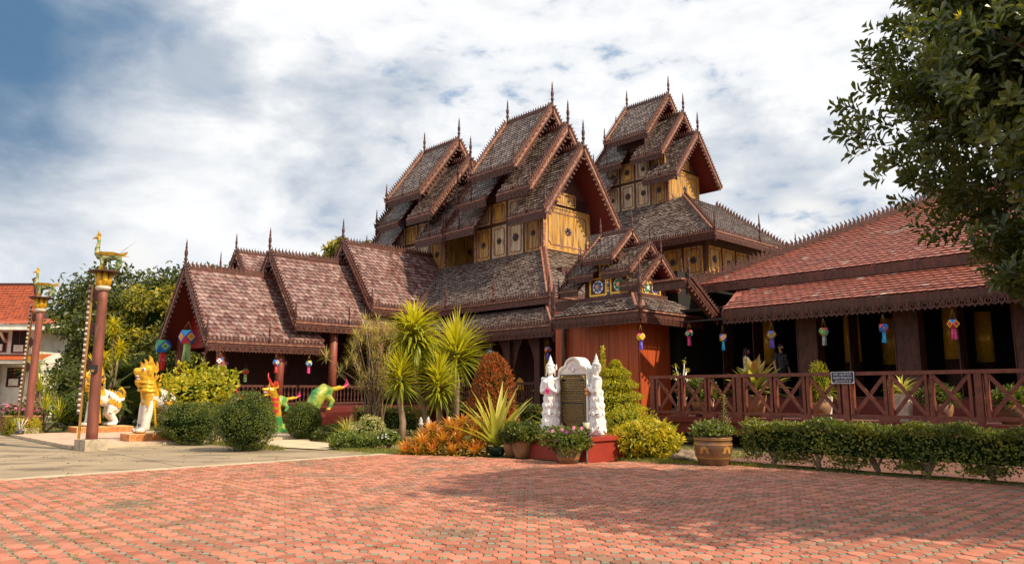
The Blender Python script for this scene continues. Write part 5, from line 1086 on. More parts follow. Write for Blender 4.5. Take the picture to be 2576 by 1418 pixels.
# ------------------------------------------------------------------ weeds in the joints, litter, grass
def weeds():
    n = 8000; C = PAVC[rng.integers(0, len(PAVC), n)] + PI_ / 2 * np.array(rng.choice([-1, 1], (n, 2))) + rng.normal(0, .02, (n, 2)); X = C[:, 0] * U0 + C[:, 1] * B0; Y = C[:, 0] * U1 + C[:, 1] * B1
    f = .5 + .5 * np.sin(C[:, 0] * .9 + 1.2) * np.sin(C[:, 1] * .8 + 2) + .6 * (X < -3) + .25 * (Y > 9); keep = rng.random(n) < np.clip(f * .75, .05, 1); C = C[keep]; n = len(C); k = 9
    P = np.concatenate([np.repeat(C, k, 0) + rng.normal(0, .022, (n * k, 2)), np.full((n * k, 1), .012)], 1); d = nrm(rng.normal(0, 1, (n * k, 3)) * np.array((1, 1, .2)) + np.array((0, 0, .55))); mb = MB()
    leafs(mb, P, d, np.repeat(np.array([[0, 0, 1.]]), n * k, 0) + rng.normal(0, .3, (n * k, 3)), rng.uniform(.02, .055, n * k), .006, 0, np.clip(rng.normal(.5, .3, n * k), 0, 1)); o = mb.build('joint_weeds', leafmat('weed', (0.10, 0.12, 0.02), (0.42, 0.32, 0.10), .3)); o.rotation_euler = (0, 0, RZ); kind(o, 'stuff')
    def patch(name, c, r, n, h, mat, lab=None):
        a = rng.random(n) * 6.28; rr = np.sqrt(rng.random(n)); P = np.stack([c[0] + np.cos(a) * rr * r[0], c[1] + np.sin(a) * rr * r[1], np.full(n, .0)], 1); d = nrm(rng.normal(0, .5, (n, 3)) + np.array((0, 0, 1.))); m = MB(); leafs(m, P, d, rdir(n), h * rng.uniform(.5, 1.2, n), .012 if h < .2 else .03, 0, rng.random(n)); o = m.build(name, mat); o.rotation_euler = (0, 0, RZ); kind(o, 'stuff')
    LG = leafmat('grass', (0.06, 0.09, 0.015), (0.28, 0.26, 0.05), .3)
    patch('bed_grass', (-10.3, 14.2), (1.3, .55), 2600, .10, LG); patch('bed_grass', (-17.6, 11.4), (1.9, .6), 3000, .08, LG); patch('bed_grass', (-21.3, 9.6), (2.2, .5), 3000, .10, LG)
    patch('bed_grass', (-34.5, 9), (5, 3), 6000, .09, LG); patch('bed_grass', (-8.2, 14.75), (.8, .25), 900, .12, LG); patch('bed_grass', (-2, 15.1), (6.5, .25), 2400, .07, LG); patch('bed_grass', (-20, 14.5), (5, 2.5), 6000, .08, LG); patch('bed_grass', (-12.5, 16.5), (3.5, 2), 5000, .12, LG); patch('bed_grass', (-28.5, 10.5), (3, 1.4), 3000, .09, LG)
    lit = MB(); n = 60; C = PAVC[rng.integers(0, len(PAVC), n)]; P = np.concatenate([C + rng.normal(0, .05, (n, 2)), np.full((n, 1), .032)], 1); leafs(lit, P, rng.normal(0, 1, (n, 3)) * np.array((1, 1, .1)), np.repeat(np.array([[0, 0, 1.]]), n, 0), .07, .035, 0, rng.random(n), .3, .1); o = lit.build('fallen_leaves', leafmat('litter', (0.12, 0.06, 0.03), (0.5, 0.4, 0.26), .1)); o.rotation_euler = (0, 0, RZ); kind(o, 'stuff')
weeds()
def road_litter():
    n = 150; P = np.stack([rng.uniform(-24, -16.3, n), rng.uniform(-1, 9.5, n), np.full(n, .014)], 1); m = MB(); leafs(m, P, rng.normal(0, 1, (n, 3)) * np.array((1, 1, .1)), np.repeat(np.array([[0, 0, 1.]]), n, 0), rng.uniform(.04, .09, n), .035, 0, rng.random(n), .3, .1); o = m.build('fallen_leaves', leafmat('road_litter', (0.10, 0.05, 0.025), (0.45, 0.33, 0.18), .1)); o.rotation_euler = (0, 0, RZ); kind(o, 'stuff')
road_litter()
# ================================================================== statues, poles, lanterns, people, small things
M_GOLDP = mk('gold_paint', (0.64, 0.36, 0.022), (0.42, 0.21, 0.012), rough=0.30, scale=6, var=.08, bump=0.25, bscale=25, metal=.25)
M_WPEEL = mk('peeling_white', (0.66, 0.61, 0.55), (0.52, 0.47, 0.41), rough=0.7, scale=3, bump=0.3, c3=(0.10, 0.08, 0.07), s3=4.5, thr3=(0.60, 0.66))
M_PLAST = mk('white_plaster', (0.74, 0.72, 0.70), (0.60, 0.58, 0.57), rough=0.65, scale=6, thr=(.45, .7), bump=0.3, bscale=30)
M_WHITE = mk('white_paint', (0.78, 0.75, 0.70), (0.66, 0.61, 0.54), rough=0.65, scale=2.5, bump=0.12)
M_BLKG = mk('black_granite', (0.012, 0.012, 0.012), rough=0.25, bump=0)
M_GLET = mk('gold_lettering', (0.72, 0.44, 0.07), rough=0.4, bump=0)
M_REDPL = mk('plinth_red', (0.29, 0.030, 0.018), (0.24, 0.026, 0.016), rough=0.5, scale=3, bump=0.15, c3=(.3, .12, .06), s3=3, thr3=(.62, .7))
M_FLAG = mk('flagstone', (0.50, 0.19, 0.05), (0.42, 0.15, 0.04), rough=0.5, scale=4, var=.2, bump=0.3)
M_GROUT = mk('pale_grout', (0.60, 0.36, 0.16), rough=0.8)
M_EYE = mk('eye_white', (0.8, 0.8, 0.78), rough=0.3, bump=0); M_PUP = mk('pupil', (0.01, 0.01, 0.01), rough=0.2, bump=0)
M_MOUTH = mk('mouth_red', (0.5, 0.03, 0.03), rough=0.5, bump=0)
M_SCALEG = mk('green_scales', (0.03, 0.20, 0.05), (0.36, 0.36, 0.05), rough=0.35, scale=2.2, thr=(.42, .58), bump=0.6, bscale=16, coat=.2)
M_REDG = mk('red_glaze', (0.55, 0.03, 0.03), rough=0.35, bump=0.2); M_PINK = mk('pink_paint', (0.55, 0.03, 0.14), rough=0.4, bump=0.2)
M_POLE = mk('red_timber', (0.22, 0.065, 0.042), (0.15, 0.045, 0.03), rough=0.6, scale=7, stretch=(1, 1, .2), bump=0.4, c3=(.3, .15, .1), s3=5, thr3=(.62, .7))
M_CEM = mk('old_cement', (0.40, 0.33, 0.24), (0.27, 0.21, 0.15), rough=0.9, scale=6, bump=0.5)
M_BIRDG = mk('bird_mosaic', (0.06, 0.16, 0.05), (0.40, 0.36, 0.16), rough=0.4, scale=16, thr=(.48, .54), bump=0.4, bscale=30)
M_STRW = mk('pole_white', (0.50, 0.42, 0.36), rough=0.7); M_STRD = mk('pole_maroon', (0.09, 0.03, 0.03), rough=0.7)
M_CYAN = mk('house_tile', (0.38, 0.075, 0.02), (0.28, 0.05, 0.015), rough=0.6, scale=3, var=.2)
M_SKIN = mk('skin', (0.50, 0.27, 0.17), rough=0.5, bump=0); M_HAIR = mk('hair', (0.02, 0.013, 0.01), (0.05, 0.025, 0.015), rough=0.45, scale=20, bump=.3, stretch=(3, 3, .3))
M_NAVY = mk('navy_cotton', (0.045, 0.045, 0.06), (0.06, 0.06, 0.075), rough=0.9, bump=.3); M_JEAN = mk('dark_jeans', (0.02, 0.025, 0.045), rough=0.9, bump=.3)
M_WCOT = mk('white_cotton', (0.72, 0.72, 0.74), rough=0.9, bump=.2); M_MASKK = mk('black_mask', (0.012, 0.012, 0.012), rough=0.8, bump=0); M_MASKP = mk('pink_mask', (0.8, 0.03, 0.25), rough=0.7, bump=0)
M_PALE = mk('grey_paint', (0.50, 0.48, 0.47), (0.36, 0.33, 0.32), rough=0.7, scale=8, bump=.3)
M_LGLASS = mk('lamp_glass', (0.62, 0.52, 0.33), rough=0.15, bump=0, coat=.5)
M_SIGN = mk('sign_navy', (0.015, 0.015, 0.06), rough=0.35, bump=0); M_SIGNW = mk('sign_white', (0.75, 0.75, 0.78), rough=0.4, bump=0)
def remesh(mb, name, voxel, mats, parent, classify, smooth=6):
    me = bpy.data.meshes.new('tmp'); me.from_pydata(mb.v, [], mb.f); ob = bpy.data.objects.new('tmp', me); COL.objects.link(ob)
    r = ob.modifiers.new('r', 'REMESH'); r.mode = 'VOXEL'; r.voxel_size = voxel
    s = ob.modifiers.new('s', 'SMOOTH'); s.iterations = smooth; s.factor = .5
    dg = bpy.context.evaluated_depsgraph_get(); dg.update(); m2 = bpy.data.meshes.new_from_object(ob.evaluated_get(dg)); bpy.data.objects.remove(ob)
    m2.name = name; m2.materials.clear()
    for m in mats: m2.materials.append(m)
    n = len(m2.polygons); c = np.zeros(n * 3); m2.polygons.foreach_get('center', c); idx = classify(c.reshape(-1, 3)) if classify else np.zeros(n)
    m2.polygons.foreach_set('material_index', np.asarray(idx, int).tolist()); m2.polygons.foreach_set('use_smooth', [True] * n); m2.update()
    o = bpy.data.objects.new(name, m2); COL.objects.link(o); o.parent = parent; return o
def text_mesh(body, size, mat, parent, M4, align='CENTER', width=None, name='lettering'):
    cu = bpy.data.curves.new('t', 'FONT'); cu.body = body; cu.size = size; cu.align_x = align; cu.align_y = 'CENTER'; cu.resolution_u = 2
    ob = bpy.data.objects.new('t', cu); COL.objects.link(ob); dg = bpy.context.evaluated_depsgraph_get(); dg.update(); me = bpy.data.meshes.new_from_object(ob.evaluated_get(dg)); bpy.data.objects.remove(ob)
    me.materials.clear(); me.materials.append(mat); o = bpy.data.objects.new(name, me); COL.objects.link(o); o.parent = parent
    S = Matrix.Identity(4)
    if width and len(me.vertices):
        xs = [v.co.x for v in me.vertices]; w = max(xs) - min(xs); S = Matrix.Diagonal((width / w if w > 0 else 1, 1, 1, 1))
    o.matrix_local = M4 @ S; return o
def flame(mb, o, ex, ey, en, s, th, m=0):
    mb.prism([(x * s, y * s) for x, y in ((-.25, 0), (.25, 0), (.38, .3), (.25, .62), (.42, 1.0), (.08, .82), (-.08, .6), (-.3, .38))], o, ex, ey, en, th, m)
# ------------------------------------------------------------------ lions
def lion(label, p, q, z0, plab, pp, flip=1):
    P0 = thing('lion_plinth', plab, 'plinth', W((pp[0] + pp[1]) / 2, (pp[2] + pp[3]) / 2), RZ, 'lion plinths'); a, b = (pp[1] - pp[0]) / 2, (pp[3] - pp[2]) / 2
    m = MB(); m.box((-a, -b, .1), (a, b, z0)); m.build('block', M_GROUT, P0)
    r = np.random.default_rng(int(abs(p) * 10))
    for (o, ex, en, w) in (((-a, -b, .1), (1, 0, 0), (0, -1, 0), 2 * a), ((a, -b, .1), (0, 1, 0), (1, 0, 0), 2 * b)):   # crazy-paving stones on the two faces in view
        nx = max(2, int(w / .2)); hz = (z0 - .1); rows = 2; J = r.uniform(-.05, .05, (nx + 1, rows + 1, 2)); J[0, :, 0] = 0.012; J[-1, :, 0] = -.012; J[:, 0, 1] = .008; J[:, -1, 1] = -.008
        for i in range(nx):
            for j in range(rows):
                C = [(i, j), (i + 1, j), (i + 1, j + 1), (i, j + 1)]; pl = [np.array((x * w / nx, y * hz / rows)) + J[x, y] * np.array((1, .5)) for x, y in C]; c = sum(pl) / 4
                s = MB(); s.prism([tuple(c + (v - c) * .90) for v in pl], o, ex, (0, 0, 1), en, .012); s.build('stone', M_FLAG, P0)
    t = thing('lion_statue', label, 'statue', W(p, q, z0), RZ - math.pi / 2, 'guardian lion statues'); t.scale = (.84, .86, 1); m = MB()
    m.tube([(-.72, 0, .92), (-.45, 0, .98), (-.05, 0, 1.08), (.2, 0, 1.2), (.3, 0, 1.5), (.36, 0, 1.72)], [.2, .30, .33, .36, .27, .25], 16)
    m.ell((.40, 0, 1.80), (.30, .25, .23)); m.tube([(.48, 0, 1.86), (.64, 0, 1.87), (.74, 0, 1.90), (.80, 0, 1.97)], [.18, .15, .12, .05], 12); m.ell((.75, 0, 1.93), (.07, .10, .06)); m.tube([(.42, 0, 1.62), (.58, 0, 1.57), (.70, 0, 1.55), (.74, 0, 1.62)], [.15, .12, .09, .04], 12); m.tube([(.6, 0, 1.5), (.56, 0, 1.36), (.5, 0, 1.24)], [.06, .05, .02], 8); m.ell((.34, 0, 1.98), (.2, .19, .12))
    for s in (-1, 1):
        m.tube([(.18, s * .17, 1.15), (.28, s * .22, .75), (.34, s * .22, .35), (.36, s * .22, .1)], [.22, .19, .155, .16], 12); m.ell((.50, s * .22, .085), (.20, .15, .085))
        m.ell((-.55, s * .20, .78), (.30, .17, .36)); m.tube([(-.48, s * .24, .7), (-.36, s * .26, .48), (-.58, s * .26, .26), (-.66, s * .26, .1)], [.22, .16, .11, .11], 12); m.ell((-.48, s * .26, .075), (.22, .14, .075))
        m.ell((.32, s * .26, 1.88), (.09, .05, .13))
    for z, x, rr in ((1.28, .25, .37), (1.40, .29, .335), (1.52, .32, .305)):
        pts = [(x + math.cos(a) * rr, math.sin(a) * rr * .96, z + .03 * math.cos(a)) for a in np.linspace(0, 6.283, 25)]; m.tube(pts, .035, 6)
    m.tube([(-.72, 0, .95), (-.95, 0, 1.0), (-1.0, 0, 1.25), (-.85, 0, 1.42), (-.72, 0, 1.36)], [.09, .085, .075, .07, .04], 8)
    def cls(c):
        x, y, z = c.T; g = ((z > 1.14) & (x > -.12)) | ((z > 1.0) & (x < -.5) & (np.abs(y) < .12) & (z > 1.05)); g |= (z < .05); chest = (z > .85) & (x > .22) & (np.sin(y * 18) * .12 + .92 < z); return np.where(g | chest, 0, 1)
    b_ = remesh(m, 'body', .028, [M_GOLDP, M_WPEEL], t, cls, 4)
    f = MB()
    for k, (x, z, s, an) in enumerate(((.5, 2.06, .22, .15), (.38, 2.08, .28, -.05), (.24, 2.06, .40, -.2), (.1, 1.96, .32, -.6), (.08, 1.72, .2, -1.1))):
        ex = (math.cos(an), 0, -math.sin(an) * -1) if False else (math.cos(an), 0, math.sin(-an) * -1); ey = (math.sin(an), 0, math.cos(an))
        f1 = MB(); flame(f1, (x, -.05, z - .08), (math.cos(an), 0, -math.sin(an)), (math.sin(an), 0, math.cos(an)), (0, 1, 0), s, .10); f1.build('crest_flame', M_GOLDP, t)
    for s in (-1, 1):
        for k in range(4): flame(f, (.02 - .02 * k, s * (.27 - .01 * k), 1.3 + k * .14), (1, 0, 0), (-.5, 0, .86), (0, s, 0), .13, .05)
        for k in range(12): f.ell((.16 - .012 * k + .005, s * .37, 1.0 - k * .075), (.05, .03, .06), 8, 6)      # gilded fin down the foreleg
        flame(f, (.3, s * .36, .95), (1, 0, 0), (0, 0, -1), (0, s, 0), .3, .03); flame(f, (.12, s * .34, 1.0), (-1, 0, .2), (-.2, 0, -1), (0, s, 0), .24, .03)
    for s in (-1, 1):
        for k in range(4): flame(f, (-.30 - .13 * k, s * .36, .86 - .06 * k), (1, 0, .2), (-.55, 0, .83), (0, s, 0), .26, .03)
    for k in range(5): flame(f, (-.35 - .12 * k, -.03, 1.2 - .035 * k), (1, 0, 0), (-.3, 0, .95), (0, 1, 0), .22, .06)
    f.build('gilded_mane', M_GOLDP, t)
    e = MB()
    for s in (-1, 1): e.ell((.53, s * .185, 1.96), (.06, .05, .055), 10, 8, 0); e.ell((.56, s * .22, 1.96), (.03, .022, .03), 8, 6, 1)
    e.build('eyes', [M_EYE, M_PUP], t)
    mo = MB(); mo.ell((.56, 0, 1.715), (.17, .10, .06), 10, 8, 0)
    for s in (-1, 1):
        for k in range(5): mo.prism([(-.018, 0), (.018, 0), (0, -.06)], (.52 + k * .05, s * (.11 - .008 * k), 1.775), (1, 0, 0), (0, 0, 1), (0, s, 0), .015, 1); mo.prism([(-.018, 0), (.018, 0), (0, .05)], (.52 + k * .042, s * (.095 - .006 * k), 1.655), (1, 0, 0), (0, 0, 1), (0, s, 0), .015, 1)
    mo.build('mouth', [M_MOUTH, M_EYE], t); return t
lion('white and gold guardian lion statue, the nearer one right of the flag pole', -24.75, 8.1, .31, 'orange flagstone plinth under the nearer right-hand lion', (-25.2, -24.3, 7.3, 9.35))
lion('white and gold guardian lion statue partly hidden by the near flag pole', -31.25, 8.25, .30, 'orange flagstone plinth under the farther left-hand lion', (-31.9, -30.6, 7.4, 9.3))
# ------------------------------------------------------------------ monument: plinth, stele, two angels
T = thing('monument_plinth', 'low red painted plinth carrying the inscribed stele and two angels', 'plinth', W(-11.95, 13.6), RZ)
m = MB(); m.box((-1.0, -.82, 0), (.95, .8, .47)); m.build('block', M_REDPL, T); m = MB(); m.box((-1.05, -.87, .47), (1.0, .85, .56)); m.build('cap', M_REDPL, T)
S = thing('inscribed_stele', 'white arched stele with black gold-lettered tablet and peacock relief', 'monument', W(-11.93, 13.52, .56), RZ)
def arch(w, h, k=1.0):
    pts = [(-w, 0), (w, 0), (w, h * .80)]
    for a in np.linspace(-.1, 1.25, 6): pts.append((w * .62 + math.cos(a) * w * .38, h * .80 + math.sin(a) * h * .085))
    for a in np.linspace(.15, math.pi - .15, 9): pts.append((math.cos(a) * w * .58, h * .868 + math.sin(a) * h * .132))
    for a in np.linspace(math.pi - 1.25, math.pi + .1, 6): pts.append((-w * .62 + math.cos(a) * w * .38, h * .80 + math.sin(a) * h * .085))
    pts.append((-w, h * .80)); return pts
m = MB(); m.prism(arch(.47, 1.84), (0, -.12, 0), (1, 0, 0), (0, 0, 1), (0, 1, 0), .32); m.box((-.55, -.2, 0), (.55, .26, .10)); m.build('slab', M_WHITE, S)
A = arch(.47, 1.84); rim = MB()
for i in range(1, len(A)):
    a, b = A[i], A[(i + 1) % len(A)]; rim.bar((a[0] * .95, -.135, a[1] * .985), (b[0] * .95, -.135, b[1] * .985), .05, .05, 0, (0, 1, 0))
rim.build('rim', M_WHITE, S)
tb = MB(); tb.box((-.40, -.155, .16), (.40, -.121, 1.42)); tab = tb.build('tablet', M_BLKG, S)
gl = MB()
for x0, z0, x1, z1 in ((-.38, .185, .38, .19), (-.38, 1.39, .38, 1.395), (-.38, .185, -.375, 1.395), (.375, .185, .38, 1.395)): gl.box((x0, -.158, z0), (x1, -.156, z1))
for sx in (-1, 1):
    for z, sz in ((1.39, -1), (.19, 1)): gl.prism([(0, 0), (.1 * -sx, 0), (.05 * -sx, .03 * sz), (.03 * -sx, .06 * sz), (0, .11 * sz)][:: (1 if sx * sz > 0 else -1)], (sx * .375, -.157, z), (1, 0, 0), (0, 0, 1), (0, -1, 0), .002)
gl.build('gold_border', M_GLET, tab)
def TM(x, z): return Matrix.Translation((x, -.1595, z)) @ Matrix.Rotation(math.pi / 2, 4, 'X')
text_mesh('ประวัติการสร้างวิหารไม้สักทองวัดนันตาราม', .062, M_GLET, tab, TM(0, 1.335), width=.62)
text_mesh('เริ่มก่อสร้างเมื่อวันที่ ๒๑ มีนาคม พ.ศ. ๒๔๖๘', .034, M_GLET, tab, TM(0, 1.285), width=.42)
TH1 = ['โดยพระครูบาและคณะศรัทธาผู้มีจิตศรัทธาในพระพุทธศาสนา', 'ใหม่สร้างศาสนสถานเป็นศูนย์รวมจิตใจแห่งหมู่บ้าน', 'ตลอดเวลา และกิจกรรมทางพระพุทธศาสนาเป็นส่วนใหญ่', 'ไม้สักทั้งหลัง รูปแบบศิลปะพม่า ลักษณะอาคาร']
for i in range(13): text_mesh(TH1[i % 4], .027, M_GLET, tab, TM(0, 1.24 - i * .0385), width=.70)
EN = ['The construction of teakwood Buddha image hall of Wat Nantaram', 'The construction commenced on March 21, 2468 BE. (1925 AD.)', 'donated the land with the size of 1 rai, 1 ngan and 72 square wah', 'had charge of the construction. The Buddha image hall is made of teak wood', 'in its entirety. The architectural design is borrowed from the lower part', 'of the country, decorated with wood carving by technique of western', 'influenced, the image hall comprises many bands. The Buddha image hall', 'is divided into three chambers. The main chamber is where Buddha images']
for i in range(19): text_mesh(EN[i % 8], .0185, M_GLET, tab, TM(0, .715 - i * .0235), width=(.68, .62, .70, .66)[i % 4])
for i in range(4): text_mesh(TH1[(i + 1) % 4], .021, M_GLET, tab, TM(0, .268 - i * .024), width=.46 - .04 * i)
pc = MB()                                             # peacock relief
for i in range(11):
    a = math.pi * (.08 + .84 * i / 10)
    for rr in (.09, .14): pc.ell((math.cos(a) * rr * 1.1, -.125, 1.53 + math.sin(a) * rr), (.022, .018, .026), 8, 6)
pc.ell((0, -.13, 1.545), (.05, .03, .055), 10, 8); pc.tube([(0, -.135, 1.56), (.02, -.15, 1.51), (.0, -.16, 1.47)], [.025, .018, .012], 8); pc.build('peacock_relief', M_PLAST, S)
def angel(label, p, q, ang, gar):
    t = thing('angel_statue', label, 'statue', W(p, q, .56), ang, 'praying angel statues'); t.scale = (.94, .92, 1); m = MB()
    m.lathe([(.20, 0), (.25, .05), (.20, .25), (.19, .45), (.165, .70), (.15, .88), (.125, 1.0), (.15, 1.12), (.175, 1.25), (.14, 1.34), (.06, 1.38), (.055, 1.43)], 20, 0, sx=.82)
    for s in (-1, 1):
        m.ell((0, s * .17, 1.29), (.075, .085, .075)); m.tube([(0, s * .19, 1.28), (.03, s * .225, 1.12), (.06, s * .225, 1.0)], [.065, .06, .055], 10); m.tube([(.06, s * .225, 1.0), (.16, s * .13, 1.04), (.215, s * .035, 1.11)], [.055, .047, .036], 10)
        m.ell((.225, s * .022, 1.16), (.03, .018, .055))
        for k in range(4): m.tube([(.212 + .012 * k, s * .018, 1.19), (.215 + .012 * k, s * .013, 1.25), (.218 + .010 * k, s * .008, 1.29 + (.02 if k in (1, 2) else 0))], [.012, .010, .007], 6)
        m.tube([(.20, s * .03, 1.17), (.185, s * .025, 1.21), (.19, s * .015, 1.235)], [.013, .011, .008], 6)
        m.ell((-.005, s * .115, 1.50), (.022, .018, .045)); m.tube([(-.005, s * .12, 1.46), (0, s * .125, 1.41), (0, s * .12, 1.38)], [.018, .022, .012], 6)
        for k in range(3): flame(m, (-.06 + .0 * k, s * .125, 1.53 + .035 * k), (1, 0, 0), (-.45, 0, .9), (0, s, 0), .13 - .02 * k, .025)
        m.ell((.06, s * .075, .03), (.10, .05, .035))
        m.ell((0, s * .205, 1.325), (.085, .06, .045), 10, 8)
    m.ell((.005, 0, 1.54), (.118, .108, .138), 16, 12); m.ell((.09, 0, 1.475), (.045, .055, .05)); m.prism([(-.02, -.01), (.038, -.012), (.012, .075), (-.02, .08)], (.112, -.015, 1.515), (1, 0, 0), (0, 0, 1), (0, 1, 0), .03)
    m.tube([(.115, -.032, 1.472), (.137, 0, 1.468), (.115, .032, 1.472)], [.008, .013, .008], 6)
    for s in (-1, 1): m.tube([(.095, s * .075, 1.585), (.118, s * .045, 1.60), (.124, s * .015, 1.588)], .010, 6); m.ell((.106, s * .045, 1.556), (.022, .028, .015))
    for z, rr, th in ((1.635, .102, .014), (1.67, .085, .013), (1.70, .06, .014)): m.tube([(math.cos(a) * rr - .005, math.sin(a) * rr, z + .02 * math.cos(a)) for a in np.linspace(0, 6.283, 21)], th, 6)
    m.lathe([(.09, 1.62), (.06, 1.69), (.055, 1.715), (.075, 1.73), (.06, 1.75), (.035, 1.755), (.045, 1.79), (.03, 1.83), (.01, 1.88), (.004, 1.92)], 14)
    for k in range(9): a = (k - 4) * .42; flame(m, (math.cos(a) * .10 - .005, math.sin(a) * .10, 1.635), (-math.sin(a), math.cos(a), 0), (0, 0, 1), (math.cos(a), math.sin(a), 0), .045, .014)
    for i, (z, rr, nn_) in enumerate(((.03, .265, 7), (.22, .235, 7), (.41, .222, 7), (.59, .21, 7), (.75, .192, 7), (.89, .172, 7))):
        A_ = np.linspace(0, 6.283, 57)[:-1]; H_ = .25 if i < 5 else .17; rings = []
        for (r_, zz_, mod) in ((rr - .022, z + H_, 0), (rr - .008, z + H_ * .5, 0), (rr + .0, z + .03, 1), (rr + .010, z + .045, 1.02), (rr - .02, z + .05, 1), (rr - .09, z + H_ * .8, 0)):
            sc_ = np.abs(np.cos((A_ + .4 * (i % 2)) * nn_ / 2)); rings.append([(math.cos(a) * r_ * .86 * (1 + .03 * mod * c), math.sin(a) * r_ * (1 + .03 * mod * c), zz_ + (1 - c) * .07 * mod) for a, c in zip(A_, sc_)])
        nn = len(A_); vs = [v for rg in rings for v in rg]; K = len(rings); m.add(vs, [(a * nn + b, a * nn + (b + 1) % nn, ((a + 1) % K) * nn + (b + 1) % nn, ((a + 1) % K) * nn + b) for a in range(K) for b in range(nn)])
        for k in range(nn_):
            a = 6.283 * k / nn_ - .4 * (i % 2); c, s = math.cos(a), math.sin(a); m.ell((c * (rr + .0) * .86, s * (rr + .0), z + .10), (.026, .026, .06), 8, 6)
    for s in (-1, 1):
        for k, (z, sz) in enumerate(((.08, .17), (.42, .13))): flame(m, (-.02, s * (.215 - .03 * k), z), (0, s, 0), (-.1, s * .35, .93), (1, 0, 0), sz, .05)
    m.tube([(.11, -.16, 1.27), (.15, 0, 1.18), (.12, .14, 1.08)], [.03, .03, .03], 8); m.tube([(.06, -.17, 1.32), (.13, 0, 1.24), (.07, .17, 1.32)], [.022, .03, .022], 8)
    remesh(m, 'figure', .0115, [M_PLAST], t, None, 2)
    gm = MB()
    if gar == 'pink': gm.tube([(.2, -.05, 1.12), (.25, -.03, 1.08), (.26, .03, 1.05), (.22, .06, 1.1)], .014, 6); [flame(gm, (.255, 0, 1.07), (0, 1, 0), (.1, .3 * s, -1), (1, 0, 0), .12, .012) for s in (-1, 0, 1)]; gm.build('ribbon', M_MASKP, t)
    else: gm.ell((.245, -.02, 1.06), (.05, .05, .045)); gm.ell((.245, .0, .97), (.05, .05, .045)); gm.tube([(.215, 0, 1.18), (.245, 0, 1.1)], .01, 6); gm.build('marigold_garland', M_ORNG, t)
    return t
angel('white praying angel statue with pink ribbon, left of the stele', -12.5, 13.2, R(-112), 'pink')
angel('white praying angel statue in profile with orange garland, right of the stele', -11.3, 13.5, R(178), 'orange')
# ------------------------------------------------------------------ garden lamps, bench, rock
def lamp(label, p, q, h):
    t = thing('garden_lamp', label, 'lamp', W(p, q), 0, 'garden lamps'); m = MB(); m.lathe([(.09, 0), (.09, .015), (.02, .03), (.018, h - .28), (.03, h - .26), (.055, h - .16), (.05, h - .14)], 12); m.build('post', M_METAL, t)
    m = MB(); m.lathe([(.055, h - .15), (.085, h), (.08, h), (.05, h - .14)], 14, cap=False); m.build('glass_shade', M_LGLASS, t); m = MB(); m.lathe([(.088, h - .008), (.09, h), (.0, h + .012)], 14); m.build('lid', M_METAL, t); return t
lamp('garden lamp on a black post beside the petunia pot', -10.88, 12.62, .92); lamp('garden lamp half hidden in the plants left of the plinth', -13.3, 13.2, .85)
t = thing('garden_bench', 'small grey carved bench with pointed posts left of the bromeliads', 'bench', W(-17.3, 13.4), R(20)); m = MB()
for x in (-.42, -.14, .42):
    m = MB(); m.lathe([(.055, 0), (.055, .62), (.075, .63), (.075, .68), (.045, .70), (.06, .76), (.01, .86)], 8, 0, (x, .0 if x != -.14 else .25, 0)); m.build('post', M_PALE, t)
m = MB(); m.box((-.4, -.02, .38), (.4, .3, .44)); m.build('seat', M_PALE, t); m = MB(); m.prism([(-.38, .44), (.38, .44), (.38, .5), (.2, .52), (0, .62), (-.2, .52), (-.38, .5)], (0, .28, 0), (1, 0, 0), (0, 0, 1), (0, 1, 0), .05); m.build('back', M_PALE, t)
def rock(label, p, q, s, seed):
    m = MB(); m.ell((0, 0, 0), (1, 1, 1), 14, 10); V = np.array(m.v); V = V * np.array(s)[None] * (lump(nrm(V), seed, .35, 4) + rng.normal(0, .02, len(V)))[:, None]; V[:, 2] = np.maximum(V[:, 2] + s[2] * .6, -.02); m.v = [tuple(v) for v in V]; o = m.build('rock', M_STONE); o.location = W(p, q); return tag(o, label, 'rock')
rock('brown rock in the grass right of the yellow bush', -9.75, 14.75, (.26, .2, .16), 3); rock('boulder beside the smaller round bush near the dragon', -22.4, 12.9, (.35, .3, .25), 5)
